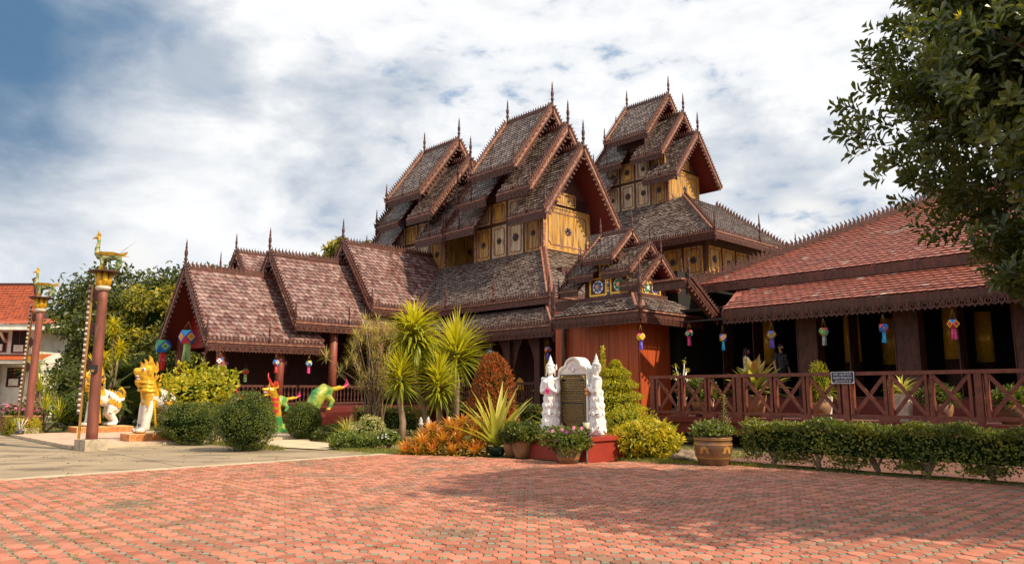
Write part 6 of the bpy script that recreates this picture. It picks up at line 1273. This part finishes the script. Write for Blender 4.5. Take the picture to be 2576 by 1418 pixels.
# ------------------------------------------------------------------ dragons
def naga(label, p, q, lab2, ghost=False):
    t = thing('dragon_balustrade', label, 'statue', W(p, q), RZ - math.pi / 2, 'dragon stair guardians'); t.scale = (.95, .9, .95); m = MB()
    m.tube([(.0, 0, 0), (.02, 0, .35), (.06, 0, .8), (.10, 0, 1.2), (.16, 0, 1.5), (.26, 0, 1.68)], [.27, .25, .21, .18, .16, .15], 14); m.ell((.3, 0, 1.70), (.22, .16, .16)); m.tube([(.4, 0, 1.74), (.58, 0, 1.74), (.7, 0, 1.78)], [.12, .085, .04], 10); m.tube([(.36, 0, 1.60), (.52, 0, 1.53), (.64, 0, 1.52)], [.09, .06, .035], 10)
    m.tube([(0, 0, .2), (-.5, 0, .15), (-1.0, 0, .35), (-1.45, 0, .95), (-1.75, 0, 1.5), (-2.05, 0, 1.72), (-2.35, 0, 1.62)], [.24, .25, .28, .32, .34, .31, .2], 14); m.tube([(-2.2, 0, 1.75), (-2.6, 0, 1.78), (-2.95, 0, 1.85), (-3.2, 0, 2.0)], [.13, .09, .07, .045], 10)
    m.tube([(-2.1, .12, 1.5), (-2.3, .25, 1.25), (-2.15, .3, 1.0)], [.2, .13, .09], 10); m.ell((-2.1, .3, .95), (.12, .1, .06))
    def cls(c):
        x, y, z = c.T; i = np.full(len(c), 0); up = (x > -.25) & (z > .72); i[up & (x > .05)] = 2; i[up & (np.sin(z * 26) > .55)] = 1; i[(x > .12) & (z > 1.42)] = 1; i[(x > .42) & (z > 1.60) & (z < 1.67)] = 2; i[(x < -2.4) & (z > 1.55)] = 1; i[x < -2.95] = 3; i[(z < .06)] = 2; i[(y > .2) & (z < 1.02) & (x < -1.9)] = 1; return i
    remesh(m, 'body', .03, [M_SCALEG, M_GOLDP, M_REDG, M_PINK], t, cls, 3)
    f = MB(); path = [(-.95, .55), (-1.22, .85), (-1.48, 1.2), (-1.68, 1.56), (-1.9, 1.86), (-2.1, 1.94), (-2.35, 1.82), (-2.6, 1.86), (-2.85, 1.92)]
    for (x0, z0), (x1, z1) in zip(path, path[1:]):
        for u in (0, .33, .66): f.ell((x0 + (x1 - x0) * u, 0, z0 + (z1 - z0) * u - .02), (.06, .04, .06), 8, 6)
    for k in range(4): flame(f, (.1 + .1 * k, -.03, 1.80 + .02 * k), (1, 0, 0), (-.35, 0, .93), (0, 1, 0), .24 - .02 * k, .06, 0)
    f.build('gilded_ridge', M_GOLDP, t); h = MB(); h.tube([(.3, 0, 1.84), (.36, 0, 2.05), (.47, 0, 2.25), (.46, 0, 2.42)], [.07, .055, .035, .01], 8); [flame(h, (.2 - .08 * k, -.02, 1.86), (1, 0, 0), (-.4, 0, .9), (0, 1, 0), .26, .05) for k in range(2)]; h.build('horn', M_REDG, t)
    e = MB(); [(e.ell((.42, s * .12, 1.78), (.04, .035, .04), 8, 6, 0), e.ell((.445, s * .14, 1.78), (.02, .018, .02), 8, 6, 1)) for s in (-1, 1)]; e.build('eyes', [M_EYE, M_PUP], t); w = MB(); [w.prism([(-.016, 0), (.016, 0), (0, -.05)], (.48 + k * .045, s * .05, 1.67), (1, 0, 0), (0, 0, 1), (0, 1, 0), .012) for k in range(4) for s in (-1, 1)]; w.build('teeth', M_EYE, t)
    for k in range(6): g = MB(); flame(g, (-3.0 - .03 * k, -.02, 1.88 + .04 * k), (.6, 0, .8), (-.8 + .2 * k, 0, .5), (0, 1, 0), .22, .04); g.build('tail_plume', M_PINK, t)
    return t
naga('red, gold and green dragon stair guardian, head right of the large round bush', -26.75, 13.2, ''); naga('second green dragon stair guardian behind the first in the shade', -30.6, 13.6, '').scale = (.8, .8, .72)
# ------------------------------------------------------------------ flag poles with birds
def pole(label, blabel, p, q, h, lean, sc, box):
    t = thing('flag_pole', label, 'pole', W(p, q), 0, 'tall timber poles with birds'); l = lambda z: (lean * z, 0, z)
    m = MB(); m.tube([(lean * z, .012 * math.sin(z * 2.1), z) for z in np.linspace(.2, h, 14)], [.15 * sc - .03 * sc * k / 13 for k in range(14)], 16); m.build('shaft', M_POLE, t)
    m = MB(); m.box((-.3 * sc, -.3 * sc, 0), (.3 * sc, .3 * sc, .3)); b_ = m.build('footing', M_CEM, t); b_.rotation_euler = (0, 0, RZ + .2)
    c = l(h); m = MB(); m.lathe([(.15, -.05), (.19, 0), (.2, .05), (.16, .08)], 14, 0, c); m.build('collar', M_STRW, t); m = MB()
    for k in range(7): a = 6.283 * k / 7; m.tube([(c[0] + math.cos(a) * .10, math.sin(a) * .10, h + .04), (c[0] + math.cos(a) * .13, math.sin(a) * .13, h + .2), (c[0] + math.cos(a) * .19, math.sin(a) * .19, h + .46)], [.07, .085, .06], 8)
    m.build('lotus_capital', M_GOLDP, t); m = MB(); m.lathe([(.38, .45), (.42, .475), (.38, .5)], 18, 0, c); m.build('plate', M_DARKW, t)
    if box: m = MB(); m.box((-.05, -.24, -.11), (.09, -.12, .1)); m.box((-.02, -.25, -.09), (.06, -.235, -.03), 1); s_ = m.build('sensor_box', [M_BLKPL, M_GLAZEY], t); s_.location = l(2.2)
    B_ = thing('bird_figure', blabel, 'statue', (W(p, q) + Vector((lean * (h + .5), 0, h + .5))), R(180), 'bird figures on poles'); B_.scale = (.86, .86, .86); m = MB()
    m.tube([(.33, 0, .62), (.22, 0, .52), (0, 0, .46), (-.3, 0, .47), (-.52, 0, .52)], [.06, .13, .15, .11, .04], 12); m.tube([(.26, 0, .55), (.30, 0, .75), (.26, 0, .95), (.27, 0, 1.08)], [.11, .075, .055, .055], 10); m.ell((.30, 0, 1.12), (.085, .06, .06)); m.tube([(.36, 0, 1.12), (.46, 0, 1.10), (.5, 0, 1.085)], [.04, .025, .008], 8)
    for s in (-1, 1): m.tube([(.08, s * .07, .42), (.07, s * .08, .22), (.12, s * .08, .06)], [.075, .05, .03], 8); m.ell((.15, s * .08, .025), (.08, .04, .025))
    remesh(m, 'body', .02, [M_BIRDG, M_GOLDP], B_, lambda c_: np.where((c_[:, 2] < .2) | (c_[:, 2] > 1.04), 1, 0), 3)
    w = MB()
    for s in (-1, 1): w.prism([(.25, 0), (.1, .07), (-.35, .05), (-.72, -.06), (-.4, -.06), (0, -.05)], (0, s * .14, .56), (1, 0, 0), (0, s * .35, .93), (0, s, 0), .03)
    w.build('wings', M_GOLDP, B_); cr = MB(); flame(cr, (.27, -.012, 1.15), (1, 0, 0), (-.1, 0, 1), (0, 1, 0), .2, .025); cr.prism([(0, 0), (-.22, .02), (-.3, .14), (-.1, .1)], (-.42, -.015, .5), (1, 0, 0), (0, 0, 1), (0, 1, 0), .03); cr.build('crest', M_GOLDP, B_)
    tl = MB(); tl.prism([(-.06, 0), (.06, 0), (.09, -.3), (.02, -.42), (-.09, -.3)], (-.45, -.05, .46), (1, 0, 0), (0, 0, 1), (0, 1, 0), .1); tl.build('hanging_tail', M_BIRDG, B_)
    if box: rd = MB(); rd.tube([(-.4, 0, .55), (-.95, 0, 1.0)], .008, 5); rd.build('rod', M_PALE, B_)
    return t
pole('tall dark red timber pole in front of the lions, the nearer of two', 'green and gold bird figure standing on top of the nearer pole', -22.75, 5.87, 4.42, -.004, 1.0, True)
pole('tall dark red timber pole at far left, the farther of two', 'green and gold bird figure on top of the farther pole', -31.9, 6.1, 4.55, .015, .95, False)
def tung(label, p, q, z0, z1, lean):
    t = thing('carved_banner_pole', label, 'banner', W(p, q), 0, 'striped carved banner poles'); m = MB(); m.bar((lean * 0 + .03, 0, 0), (lean * (z1 - .3) + .03, 0, z1 - .3), .05, .05, 0); m.build('back_post', M_GLAZEY, t); n = int((z1 - z0) / .075); s = MB()
    for k in range(n):
        z = z0 + k * .075; w = .045 - .01 * (k / n); s.lathe([(w * .75, 0), (w, .02), (w, .05), (w * .75, .072)], 10, 0 if k % 2 else 1, (lean * z - .035, -.02, z), sy=.7)
    s.build('striped_body', [M_STRW, M_STRD], t); 
    for f in (.35, .6, .85): d = MB(); z = z0 + (z1 - z0) * f; d.prism([(0, -.2), (.16, 0), (0, .2), (-.05, 0)], (lean * z + .1, -.01, z), (1, 0, 0), (0, 0, 1), (0, 1, 0), .03); d.build('diamond_wing', M_WOOD, t)
tung('striped carved banner pole left of the nearer flag pole', -23.05, 5.6, .95, 4.85, .01); tung('striped carved banner pole beside the farther flag pole', -32.3, 5.85, 1.2, 4.85, .03)
# ------------------------------------------------------------------ paper lanterns
_pap = {k: mk('paper_' + k, c, rough=0.6, bump=0, var=0.05) for k, c in dict(red=(0.62, 0.03, 0.04), blue=(0.02, 0.16, 0.60), green=(0.06, 0.33, 0.08), yellow=(0.75, 0.48, 0.03), pink=(0.72, 0.05, 0.22), violet=(0.12, 0.08, 0.50), white=(0.75, 0.72, 0.66), orange=(0.75, 0.2, 0.02), cyan=(0.02, 0.32, 0.62), grey=(0.25, 0.28, 0.28), lime=(0.35, 0.5, 0.2), navy=(0.03, 0.05, 0.2)).items()}
def lantern(label, loc, cols, tail, s=1.0, drop=.33, rz=0.3):
    """loc: point the strings hang from; cols: square, inner, triangle colours"""
    t = thing('paper_lantern', label, 'lantern', loc, rz, 'colourful hanging paper lanterns'); r = .17 * s; m = MB(); cz = -(drop + .2) * s; mats = [_pap[c] for c in cols]
    V = [Vector(v) for v in [(a, b, 0) for a in (-1, 1) for b in (-1, 1)] + [(a, 0, b) for a in (-1, 1) for b in (-1, 1)] + [(0, a, b) for a in (-1, 1) for b in (-1, 1)]]; rot = Matrix.Rotation(math.pi / 4 * 0, 3, 'Z')
    def face(n, k): 
        n = Vector(n); vs = [v for v in V if abs(v.dot(n) - k) < .01]; c = sum(vs, Vector()) / len(vs); e = (vs[0] - c).normalized(); f = n.normalized().cross(e); vs.sort(key=lambda v: math.atan2((v - c).dot(f), (v - c).dot(e))); return vs, c, n.normalized()
    for i, n in enumerate([(1, 0, 0), (-1, 0, 0), (0, 1, 0), (0, -1, 0), (0, 0, 1), (0, 0, -1)]):
        vs, c, nn = face(n, 1); P = [v * r + Vector((0, 0, cz)) for v in vs]; m.add(P, [tuple(range(4))], i % 2 * 3 if i < 4 else 2, .5)
        if i < 4:
            q4 = [(c + (v - c) * .66) * r + nn * .004 * s + Vector((0, 0, cz)) for v in vs]; m.add(q4, [tuple(range(4))], 1, .5); e = (vs[0] - c).normalized(); f = nn.cross(e)
            m.add([c * r + nn * .007 * s + Vector((0, 0, cz)) + (e * math.cos(a) + f * math.sin(a)) * r * (.36 if k % 2 else .2) for k, a in enumerate(np.linspace(0, 6.283, 17)[:-1])], [tuple(range(16))], 4, .5)
    for n in [(a, b, c) for a in (-1, 1) for b in (-1, 1) for c in (-1, 1)]: vs, c, nn = face(n, 2); m.add([v * r + Vector((0, 0, cz)) for v in vs], [(0, 1, 2)], 2 if (n[0] * n[1] * n[2]) > 0 else 5, .5)
    m.build('body', mats + [_pap['yellow'], _pap[cols[0]]][:0] + [mats[3 % len(mats)]] if len(mats) < 6 else mats, t)
    tm = MB(); w = r * .62; z1 = cz - r; L_ = .46 * s
    for k in range(4):
        a = k * math.pi / 2; c_, s_ = math.cos(a), math.sin(a); B_ = lambda u, z, o: (c_ * (w * .62 + o) - s_ * u, s_ * (w * .62 + o) + c_ * u, z)
        for (u0, u1) in ((-.6, -.2), (-.19, .2), (.21, .6)): tm.add([B_(u0 * w, z1 - L_ * .35, 0), B_(u1 * w, z1 - L_ * .35, 0), B_(u1 * w, z1 - L_ - .03 * s * random.random(), random.uniform(0, .05) * s), B_(u0 * w, z1 - L_ - .03 * s * random.random(), random.uniform(0, .05) * s)], [(0, 1, 2, 3)], 0, .5)
        tm.add([B_(-.6 * w, z1, 0), B_(.6 * w, z1, 0), B_(.6 * w, z1 - L_ * .35, 0), B_(-.6 * w, z1 - L_ * .35, 0)], [(0, 1, 2, 3)], 0, .5)
        tm.add([B_(.16 * w * math.cos(q_), z1 - L_ * .45 + .16 * w * math.sin(q_), .012 * s) for q_ in np.linspace(0, 6.283, 9)[:-1]], [tuple(range(8))], 1, .5)
    tm.build('tail', [_pap[tail], _pap['white']], t); st = MB()
    for a in range(4): st.tube([(0, 0, 0), (math.cos(a * 1.571) * r * .8, math.sin(a * 1.571) * r * .8, cz + r)], .0035 * s, 4)
    st.build('strings', M_GLAZEY, t); return t
C6 = lambda *a: list(a)
HL = [((-14.6, 19.72, 3.75), C6('white', 'yellow', 'pink', 'yellow', 'orange', 'yellow'), 'violet', 'yellow and white lantern with violet tail at the porch corner'), ((-14.25, 22.0, 3.96), C6('blue', 'white', 'red', 'green', 'red', 'navy'), 'pink', 'red and blue lantern with crimson tail between porch and hall'),
      ((-12.93, 21.97, 3.75), C6('red', 'white', 'yellow', 'orange', 'red', 'blue'), 'cyan', 'orange and red lantern with blue tail at the left end of the hall eave'), ((-11.22, 21.97, 3.75), C6('red', 'green', 'lime', 'red', 'yellow', 'blue'), 'violet', 'red and green lantern with violet tail in front of the standing man'),
      ((-9.56, 21.97, 3.75), C6('green', 'green', 'lime', 'blue', 'yellow', 'red'), 'grey', 'green lantern with grey tail beside the dark hall pillar'), ((-7.86, 21.97, 3.75), C6('blue', 'navy', 'red', 'cyan', 'orange', 'blue'), 'cyan', 'blue lantern with long blue tail left of the second hall pillar'),
      ((-6.1, 21.97, 3.75), C6('yellow', 'red', 'blue', 'orange', 'pink', 'red'), 'pink', 'red and yellow lantern with crimson tail under the tree branch'),
      ((-20.87, 21.9, 3.68), C6('red', 'lime', 'blue', 'pink', 'navy', 'red'), 'violet', 'lantern with violet tail above the left angel statue'), ((-24.4, 21.9, 3.68), C6('cyan', 'navy', 'lime', 'yellow', 'cyan', 'blue'), 'violet', 'blue lantern hanging under the hall eave above the red cone shrub')]
WL = [((-32.2, 13.1, 3.3), C6('blue', 'white', 'red', 'white', 'red', 'navy'), 'lime', 'small red and blue lantern with green tail at the left of the wing eave'), ((-32.2, 15.7, 3.3), C6('red', 'yellow', 'blue', 'cyan', 'blue', 'red'), 'red', 'small lantern with red tail in the middle of the wing eave'), ((-32.2, 17.35, 3.3), C6('cyan', 'white', 'yellow', 'blue', 'blue', 'green'), 'pink', 'small blue lantern with pink tail at the right end of the wing eave'),
      ((-34.2, 14.2, 3.25), C6('navy', 'blue', 'blue', 'red', 'lime', 'navy'), 'lime', 'small dark blue lantern with green tail inside the wing'), ((-33.6, 14.9, 2.9), C6('red', 'orange', 'red', 'red', 'red', 'green'), 'lime', 'low hanging red lantern with green tail inside the wing'), ((-34.4, 17.2, 3.4), C6('pink', 'white', 'lime', 'pink', 'navy', 'pink'), 'pink', 'small pink lantern inside the wing behind the pillar')]
for i, (l, c, tl, lab) in enumerate(HL): lantern(lab, W(*l), c, tl, .64, drop=.42, rz=.3 + i * .5)
for i, (l, c, tl, lab) in enumerate(WL): lantern(lab, W(*l), c, tl, .72, rz=.2 + i * .6)
lantern('large green and blue lantern with long red tail at the left of the red gable', W(-37.6, 12.5, 4.55), C6('red', 'lime', 'green', 'blue', 'green', 'blue'), 'red', 1.75, .25, .75); lantern('large red and gold lantern with long green tail at the right of the red gable', W(-34.5, 12.5, 4.75), C6('red', 'yellow', 'cyan', 'violet', 'orange', 'red'), 'lime', 1.75, .2, .9)
# ------------------------------------------------------------------ sign on the fence
t = thing('donor_sign', 'small dark blue sign with white border and lettering on the fence top rail', 'sign', W(-8.02, 19.38, 1.93), RZ); m = MB(); m.box((-.29, -.012, -.15), (.29, .012, .15)); m.build('board', M_SIGN, t); b = MB()
for a in ((-.29, -.15, .29, -.138), (-.29, .138, .29, .15), (-.29, -.138, -.278, .138), (.278, -.138, .29, .138)): b.box((a[0], -.016, a[1]), (a[2], -.0125, a[3]))
for sx in (-1, 1): b.prism([(0, 0), (.05, .0), (.02, .02), (0, .06)][::1 if sx > 0 else -1], (-.278 * sx, -.0125, -.138), (sx, 0, 0), (0, 0, 1), (0, -1, 0), .003)
b.build('border', M_SIGNW, t)
for i, (s, w) in enumerate((('ศรัทธา - คุณมาลัย อินปัน,', .46), ('คุณสุนันทา ศรีกาญจนวัฒนา', .47), ('บูรณะ ถวาย 24 ก.ค. 58', .40))): text_mesh(s, .085, M_SIGNW, t, Matrix.Translation((0, -.0145, .085 - .085 * i)) @ Matrix.Rotation(math.pi / 2, 4, 'X'), width=w)
# ------------------------------------------------------------------ people on the hall floor
def person(label, p, q, z0, h, ang, kindp):
    t = thing('person', label, 'person', W(p, q, z0), ang); m = MB(); k = h / 1.7; Z = lambda *a: tuple(v * k for v in a)
    fem = kindp == 'w'; sw = .17 if fem else .20; hip = .155 if fem else .15
    m.tube([Z(0, 0, .88), Z(0, 0, 1.0), Z(0, 0, 1.2), Z(.0, 0, 1.36), Z(-.01, 0, 1.44)], [(.115, hip), (.10, .135), (.12, sw * .86), (.11, sw * .92), (.06, .08)], 16, up=(1, 0, 0)) if True else None
    m.tube([Z(-.01, 0, 1.40), Z(.0, 0, 1.50), Z(.01, 0, 1.55)], [.06 * k, .052 * k, .055 * k], 10)
    m.ell(Z(.02, 0, 1.60), Z(.095, .075, .115), 14, 10); m.ell(Z(.105, 0, 1.585), Z(.02, .016, .022), 8, 6)
    for s in (-1, 1):
        m.ell(Z(0, s * .08, 1.59), Z(.02, .014, .03), 8, 6); m.tube([Z(0, s * .085, .9), Z(.02, s * .09, .5), Z(-.01, s * .09, .1)], [.095 * k, .065 * k, .045 * k], 12); m.ell(Z(.06, s * .09, .04), Z(.13, .05, .04)); m.ell(Z(0, s * sw, 1.37), Z(.06, .06, .06), 10, 8)
    def hand(w, d, spread, thumb):
        w, d = Vector(w), Vector(d).normalized(); s_ = Vector(spread).normalized(); m.tube([tuple(w), tuple(w + d * .05 * k), tuple(w + d * .09 * k)], [.028 * k, .034 * k, .028 * k], 8)
        for i, L_ in enumerate((.06, .075, .07, .052)): b0 = w + d * .085 * k + s_ * (.024 - .016 * i) * k; e = b0 + d * L_ * k + Vector(thumb) * .02 * k; m.tube([tuple(b0), tuple((b0 + e) / 2 + Vector(thumb) * -.004), tuple(e)], .0085 * k, 6)
        b0 = w + d * .03 * k + s_ * .028 * k; m.tube([tuple(b0), tuple(b0 + (d * .5 + s_ * .8) * .03 * k), tuple(b0 + (d * .9 + s_ * .6) * .06 * k)], .01 * k, 6)
    if not fem:
        for s in (-1, 1): m.tube([Z(0, s * sw, 1.37), Z(-.03, s * (sw + .07), 1.1), Z(.04, s * (sw + .09), .86)], [.055 * k, .046 * k, .033 * k], 10); hand(Z(.04, s * (sw + .09), .86), (.15, 0, -1), (1, 0, 0), (0, -s, 0))
    else:
        for s in (-1, 1): m.tube([Z(0, s * sw, 1.37), Z(.0, s * (sw + .05), 1.12), Z(.06, s * (sw + .04), 1.06)], [.05 * k, .04 * k, .037 * k], 10); m.tube([Z(.06, s * (sw + .04), 1.06), Z(.2, s * .12, 1.14), Z(.31, s * .06, 1.22)], [.037 * k, .032 * k, .026 * k], 10); hand(Z(.31, s * .06, 1.22), (.45, -s * .3, .6), (-.4, 0, .5), (0, -s, .3))
    shirt_lo = .93 * k
    def cls(c):
        x, y, z = c.T; i = np.zeros(len(c), int); tor = (z > shirt_lo) & (z < 1.43 * k) & (np.abs(y) < (sw + .045) * k) & (x < .16 * k); slv = (np.abs(y) >= (sw - .02) * k) & (z > 1.15 * k) & (x < .08 * k); i[tor | slv] = 1; i[(np.abs(y) > (sw + .02) * k) & (z < 1.17 * k) & (z > .6 * k)] = 0; i[(z <= shirt_lo) & ~((np.abs(y) > .2 * k) & (z > .6 * k))] = 2; i[z < .07 * k] = 3; return i
    remesh(m, 'body', .011, [M_SKIN, M_WCOT if fem else M_NAVY, M_JEAN, M_BLKPL], t, cls, 3)
    hm = MB(); hm.ell(Z(-.012, 0, 1.635), Z(.105, .09, .105), 14, 10)
    if fem: hm.tube([Z(-.05, 0, 1.62), Z(-.075, 0, 1.45), Z(-.09, 0, 1.2), Z(-.09, 0, 1.0)], [Z(.06, .085)[:2], Z(.06, .095)[:2], Z(.05, .10)[:2], Z(.025, .06)[:2]], 12, up=(1, 0, 0)); [hm.tube([Z(.03, s * .085, 1.62), Z(.035, s * .095, 1.45), Z(.05, s * .1, 1.28)], [.03 * k, .035 * k, .015 * k], 8) for s in (-1, 1)]
    V = np.array(hm.v); hm.build('hair', M_HAIR, t)
    mk_ = MB(); mk_.ell(Z(.062, 0, 1.555), Z(.062, .068, .055), 12, 8); mk_.build('face_mask', M_MASKP if fem else M_MASKK, t)
    ey = MB(); [(ey.ell(Z(.098, s * .03, 1.615), Z(.01, .014, .007), 8, 6, 0), ey.ell(Z(.106, s * .03, 1.615), Z(.004, .006, .006), 6, 5, 1)) for s in (-1, 1)]; ey.build('eyes', [M_EYE, M_PUP], t)
    if not fem:
        cp = MB(); cp.ell(Z(-.005, 0, 1.665), Z(.112, .096, .09), 14, 8); cp.prism([(0, -.07), (.09, -.06), (.12, 0), (.09, .06), (0, .07)], Z(.09, 0, 1.66), (1, 0, -.1), (0, 1, 0), (0, 0, 1), .012); cp.build('cap', M_BLKPL, t)
        bg = MB(); bg.tube([Z(.0, -.17, 1.41), Z(.115, -.09, 1.33), Z(.135, .03, 1.15), Z(.13, .14, .98), Z(0, .17, .96), Z(-.12, .05, 1.1), Z(-.12, -.1, 1.34), Z(.0, -.17, 1.41)], Z(.02, .008)[:2] and .014, 6); bg.box(Z(.125, .04, .98), Z(.18, .19, 1.14)); bg.lathe([(.03, 0), (.03, .008)], 12, 1, Z(.19, .09, 1.06)); bg.build('sling_bag', [M_BLKPL, M_WCOT], t)
        def front(a, rr): return Matrix.Translation(Z(.137, math.sin(a) * rr * .95, 1.215 + math.cos(a) * rr)) @ Matrix.Rotation(math.pi / 2, 4, 'Z') @ Matrix.Rotation(math.pi / 2, 4, 'X') @ Matrix.Rotation(-a, 4, 'Z')
        for i, ch in enumerate('BANANA REPUBLIC'):
            if ch != ' ': text_mesh(ch, .042, M_SIGNW, t, front(-1.5 + i * .22, .115))
        for i, ch in enumerate('GOODS'): text_mesh(ch, .042, M_SIGNW, t, Matrix.Translation(Z(.137, .02 + .02 * i + .02, 1.10 + .012 * i)) @ Matrix.Rotation(math.pi / 2, 4, 'Z') @ Matrix.Rotation(math.pi / 2, 4, 'X') @ Matrix.Rotation(.5, 4, 'Z'))
        text_mesh('8', .075, M_SIGNW, t, Matrix.Translation(Z(.139, .035, 1.21)) @ Matrix.Rotation(math.pi / 2, 4, 'Z') @ Matrix.Rotation(math.pi / 2, 4, 'X'))
    else:
        ph = MB(); ph.box(Z(.365, -.035, 1.25), Z(.375, .035, 1.40)); o = ph.build('phone', M_BLKPL); o.parent = None; o.matrix_world = Matrix.Translation(W(p, q, z0)) @ Matrix.Rotation(ang, 4, 'Z'); o.name = 'mobile_phone'; tag(o, 'dark mobile phone held up by the woman in the pink mask', 'phone')
    return t
person('man in dark printed shirt, cap and black mask standing behind the fence', -11.72, 23.52, 1.432, 1.70, R(-66), 'm')
person('woman in white shirt and pink mask looking at her phone behind the fence', -13.02, 23.6, 1.432, 1.62, R(-28), 'w')
# ------------------------------------------------------------------ white house at far left
Hs = thing('white_house', 'white two-storey house with orange tile roof at the far left edge', 'house', (-37.4, 50, 0)); m = MB(); m.box((-9, -3.5, 0), (7.6, -.4, 5.7)); m.build('wall', M_WHITE, Hs)
m = MB(); m.add([(-10, -4.6, 5.75), (8.4, -4.6, 5.75), (4.4, .8, 8.9), (-10, .8, 8.9)], [(0, 1, 2, 3)]); m.add([(8.4, -4.6, 5.75), (5.6, 1.2, 5.75), (4.4, .8, 8.9)], [(0, 1, 2)]); rf = m.build('roof', M_DARKW, Hs)
hb = type('X', (), {})(); hb.slopes = []; hb.off = (0, 0, 0); hb.root = Hs; hb.part = lambda mb, name, mats, parent=None: mb.build(name, mats, parent or Hs)
slope(hb, (-4.5, -4.6, 5.77), (1, 0, 0), 12.8, (0, 5.4, 3.15), 6.25, .26, .3, 0, .64, True, .35); 
stf = MB()
for (pos, ux, uy, n_, w, e, show, point, over, th) in hb.slopes: T_, F_ = tile_template(w, e, point, over, th); stf.addn(pos[:, None, :] + (T_[:, 0:1] * ux[None] + T_[:, 1:2] * uy[None] + T_[:, 2:3] * n_[None])[None], F_)
kind(stf.build('small_roof_tiles', M_CYAN, rf), 'stuff')
m = MB(); m.bar((8.4, -4.7, 5.85), (4.4, .8, 9.0), .2, .3); m.bar((4.4, .8, 9.0), (4.2, .8, 9.4), .2, .25); m.bar((-4, .8, 8.95), (4.4, .8, 8.95), .25, .2); m.build('bargeboard', M_DARKW, rf)
m = MB(); m.box((-10, -4.9, 5.35), (9.3, -4.6, 5.7)); m.box((-10, -4.6, 5.55), (8.9, -.2, 5.7)); m.build('eave', M_WHITE, Hs); m = MB(); m.add([(-10, -5.0, 5.72), (9.4, -5.0, 5.72), (9.0, -4.0, 6.1), (-10, -4.0, 6.1)], [(0, 1, 2, 3)]); m.build('tiled_edge', M_CYAN, Hs)
m = MB(); m.box((-10, -5.0, 3.3), (8.9, -3.5, 3.5)); m.add([(-10, -5.1, 3.52), (9.0, -5.1, 3.52), (8.6, -3.4, 3.95), (-10, -3.4, 3.95)], [(0, 1, 2, 3)], 1); m.build('lower_canopy', [M_WHITE, M_CYAN], Hs)
for x, z0_, z1_ in ((5.2, 4.05, 5.3), (6.5, 4.0, 5.4), (6.4, 1.9, 3.1), (2.5, 4.0, 5.3)):
    m = MB(); m.box((x - .5, -3.56, z0_), (x + .5, -3.5, z1_)); w_ = m.build('window', M_RED, Hs)
    for dx in (-.24, .24): m = MB(); m.box((x + dx - .2, -3.6, z0_ + .06), (x + dx + .2, -3.56, z1_ - .06)); m.build('pane', M_BLACK, w_)
    m = MB(); m.box((x - .3, -3.62, z0_ + .08), (x + .3, -3.605, z0_ + .5)); m.build('curtain', M_WHITEP, w_)
for x in (5.6, 4.2): m = MB(); m.tube([(x, -3.5, 4.7), (x + .1, -3.9, 4.9), (x + .1, -4.3, 5.35)], [.1, .08, .1], 8); m.build('bracket', M_WHITE, Hs)
for x in (5.3,): m = MB(); m.box((x - .35, -4.6, 0), (x + .35, -3.9, 3.3)); m.build('brick_pillar', M_TERRA, Hs)
m = MB(); m.prism([(-2.2, 0), (2.2, 0), (0, 2.6)], (1.6, -4.9, 5.75), (1, 0, 0), (0, 0, 1), (0, 1, 0), .3); m.build('pediment', M_WHITE, Hs)
# ------------------------------------------------------------------ flower pots at far left
for i, (p, q, lab) in enumerate(((-34.2, 6.0, 'clay pot of pink flowers on the hedge corner at far left'), (-33.6, 6.5, 'second clay pot of pink and red flowers beside the far pole'))):
    potted('flower_pot', lab, p, q, [(.28, 0), (.42, .3), (.46, .62), (.5, .66), (.46, .7), (0, .6)], M_TERRA, (.5, .45, .22), .86, 700, .1, L_MID, 60 + i, flowers=(L_FLW['pink'], 90, .07, -.1))
t = thing('bare_shrub', 'leafless whitish little shrub in a black bucket at far left', 'potted plant', W(-31.2, 5.75)); m = MB(); m.lathe([(.1, 0), (.15, .22), (.14, .22), (0, .18)], 12); m.build('bucket', M_BLKPL, t); s = MB()
for k in range(9): a = k * 2.4; trunk(s, [(0, 0, .15), (math.cos(a) * .1, math.sin(a) * .1, .4), (math.cos(a) * .22, math.sin(a) * .22, .62 + .03 * (k % 3))], .015, .006, 5)
s.build('branches', M_PALE, t)
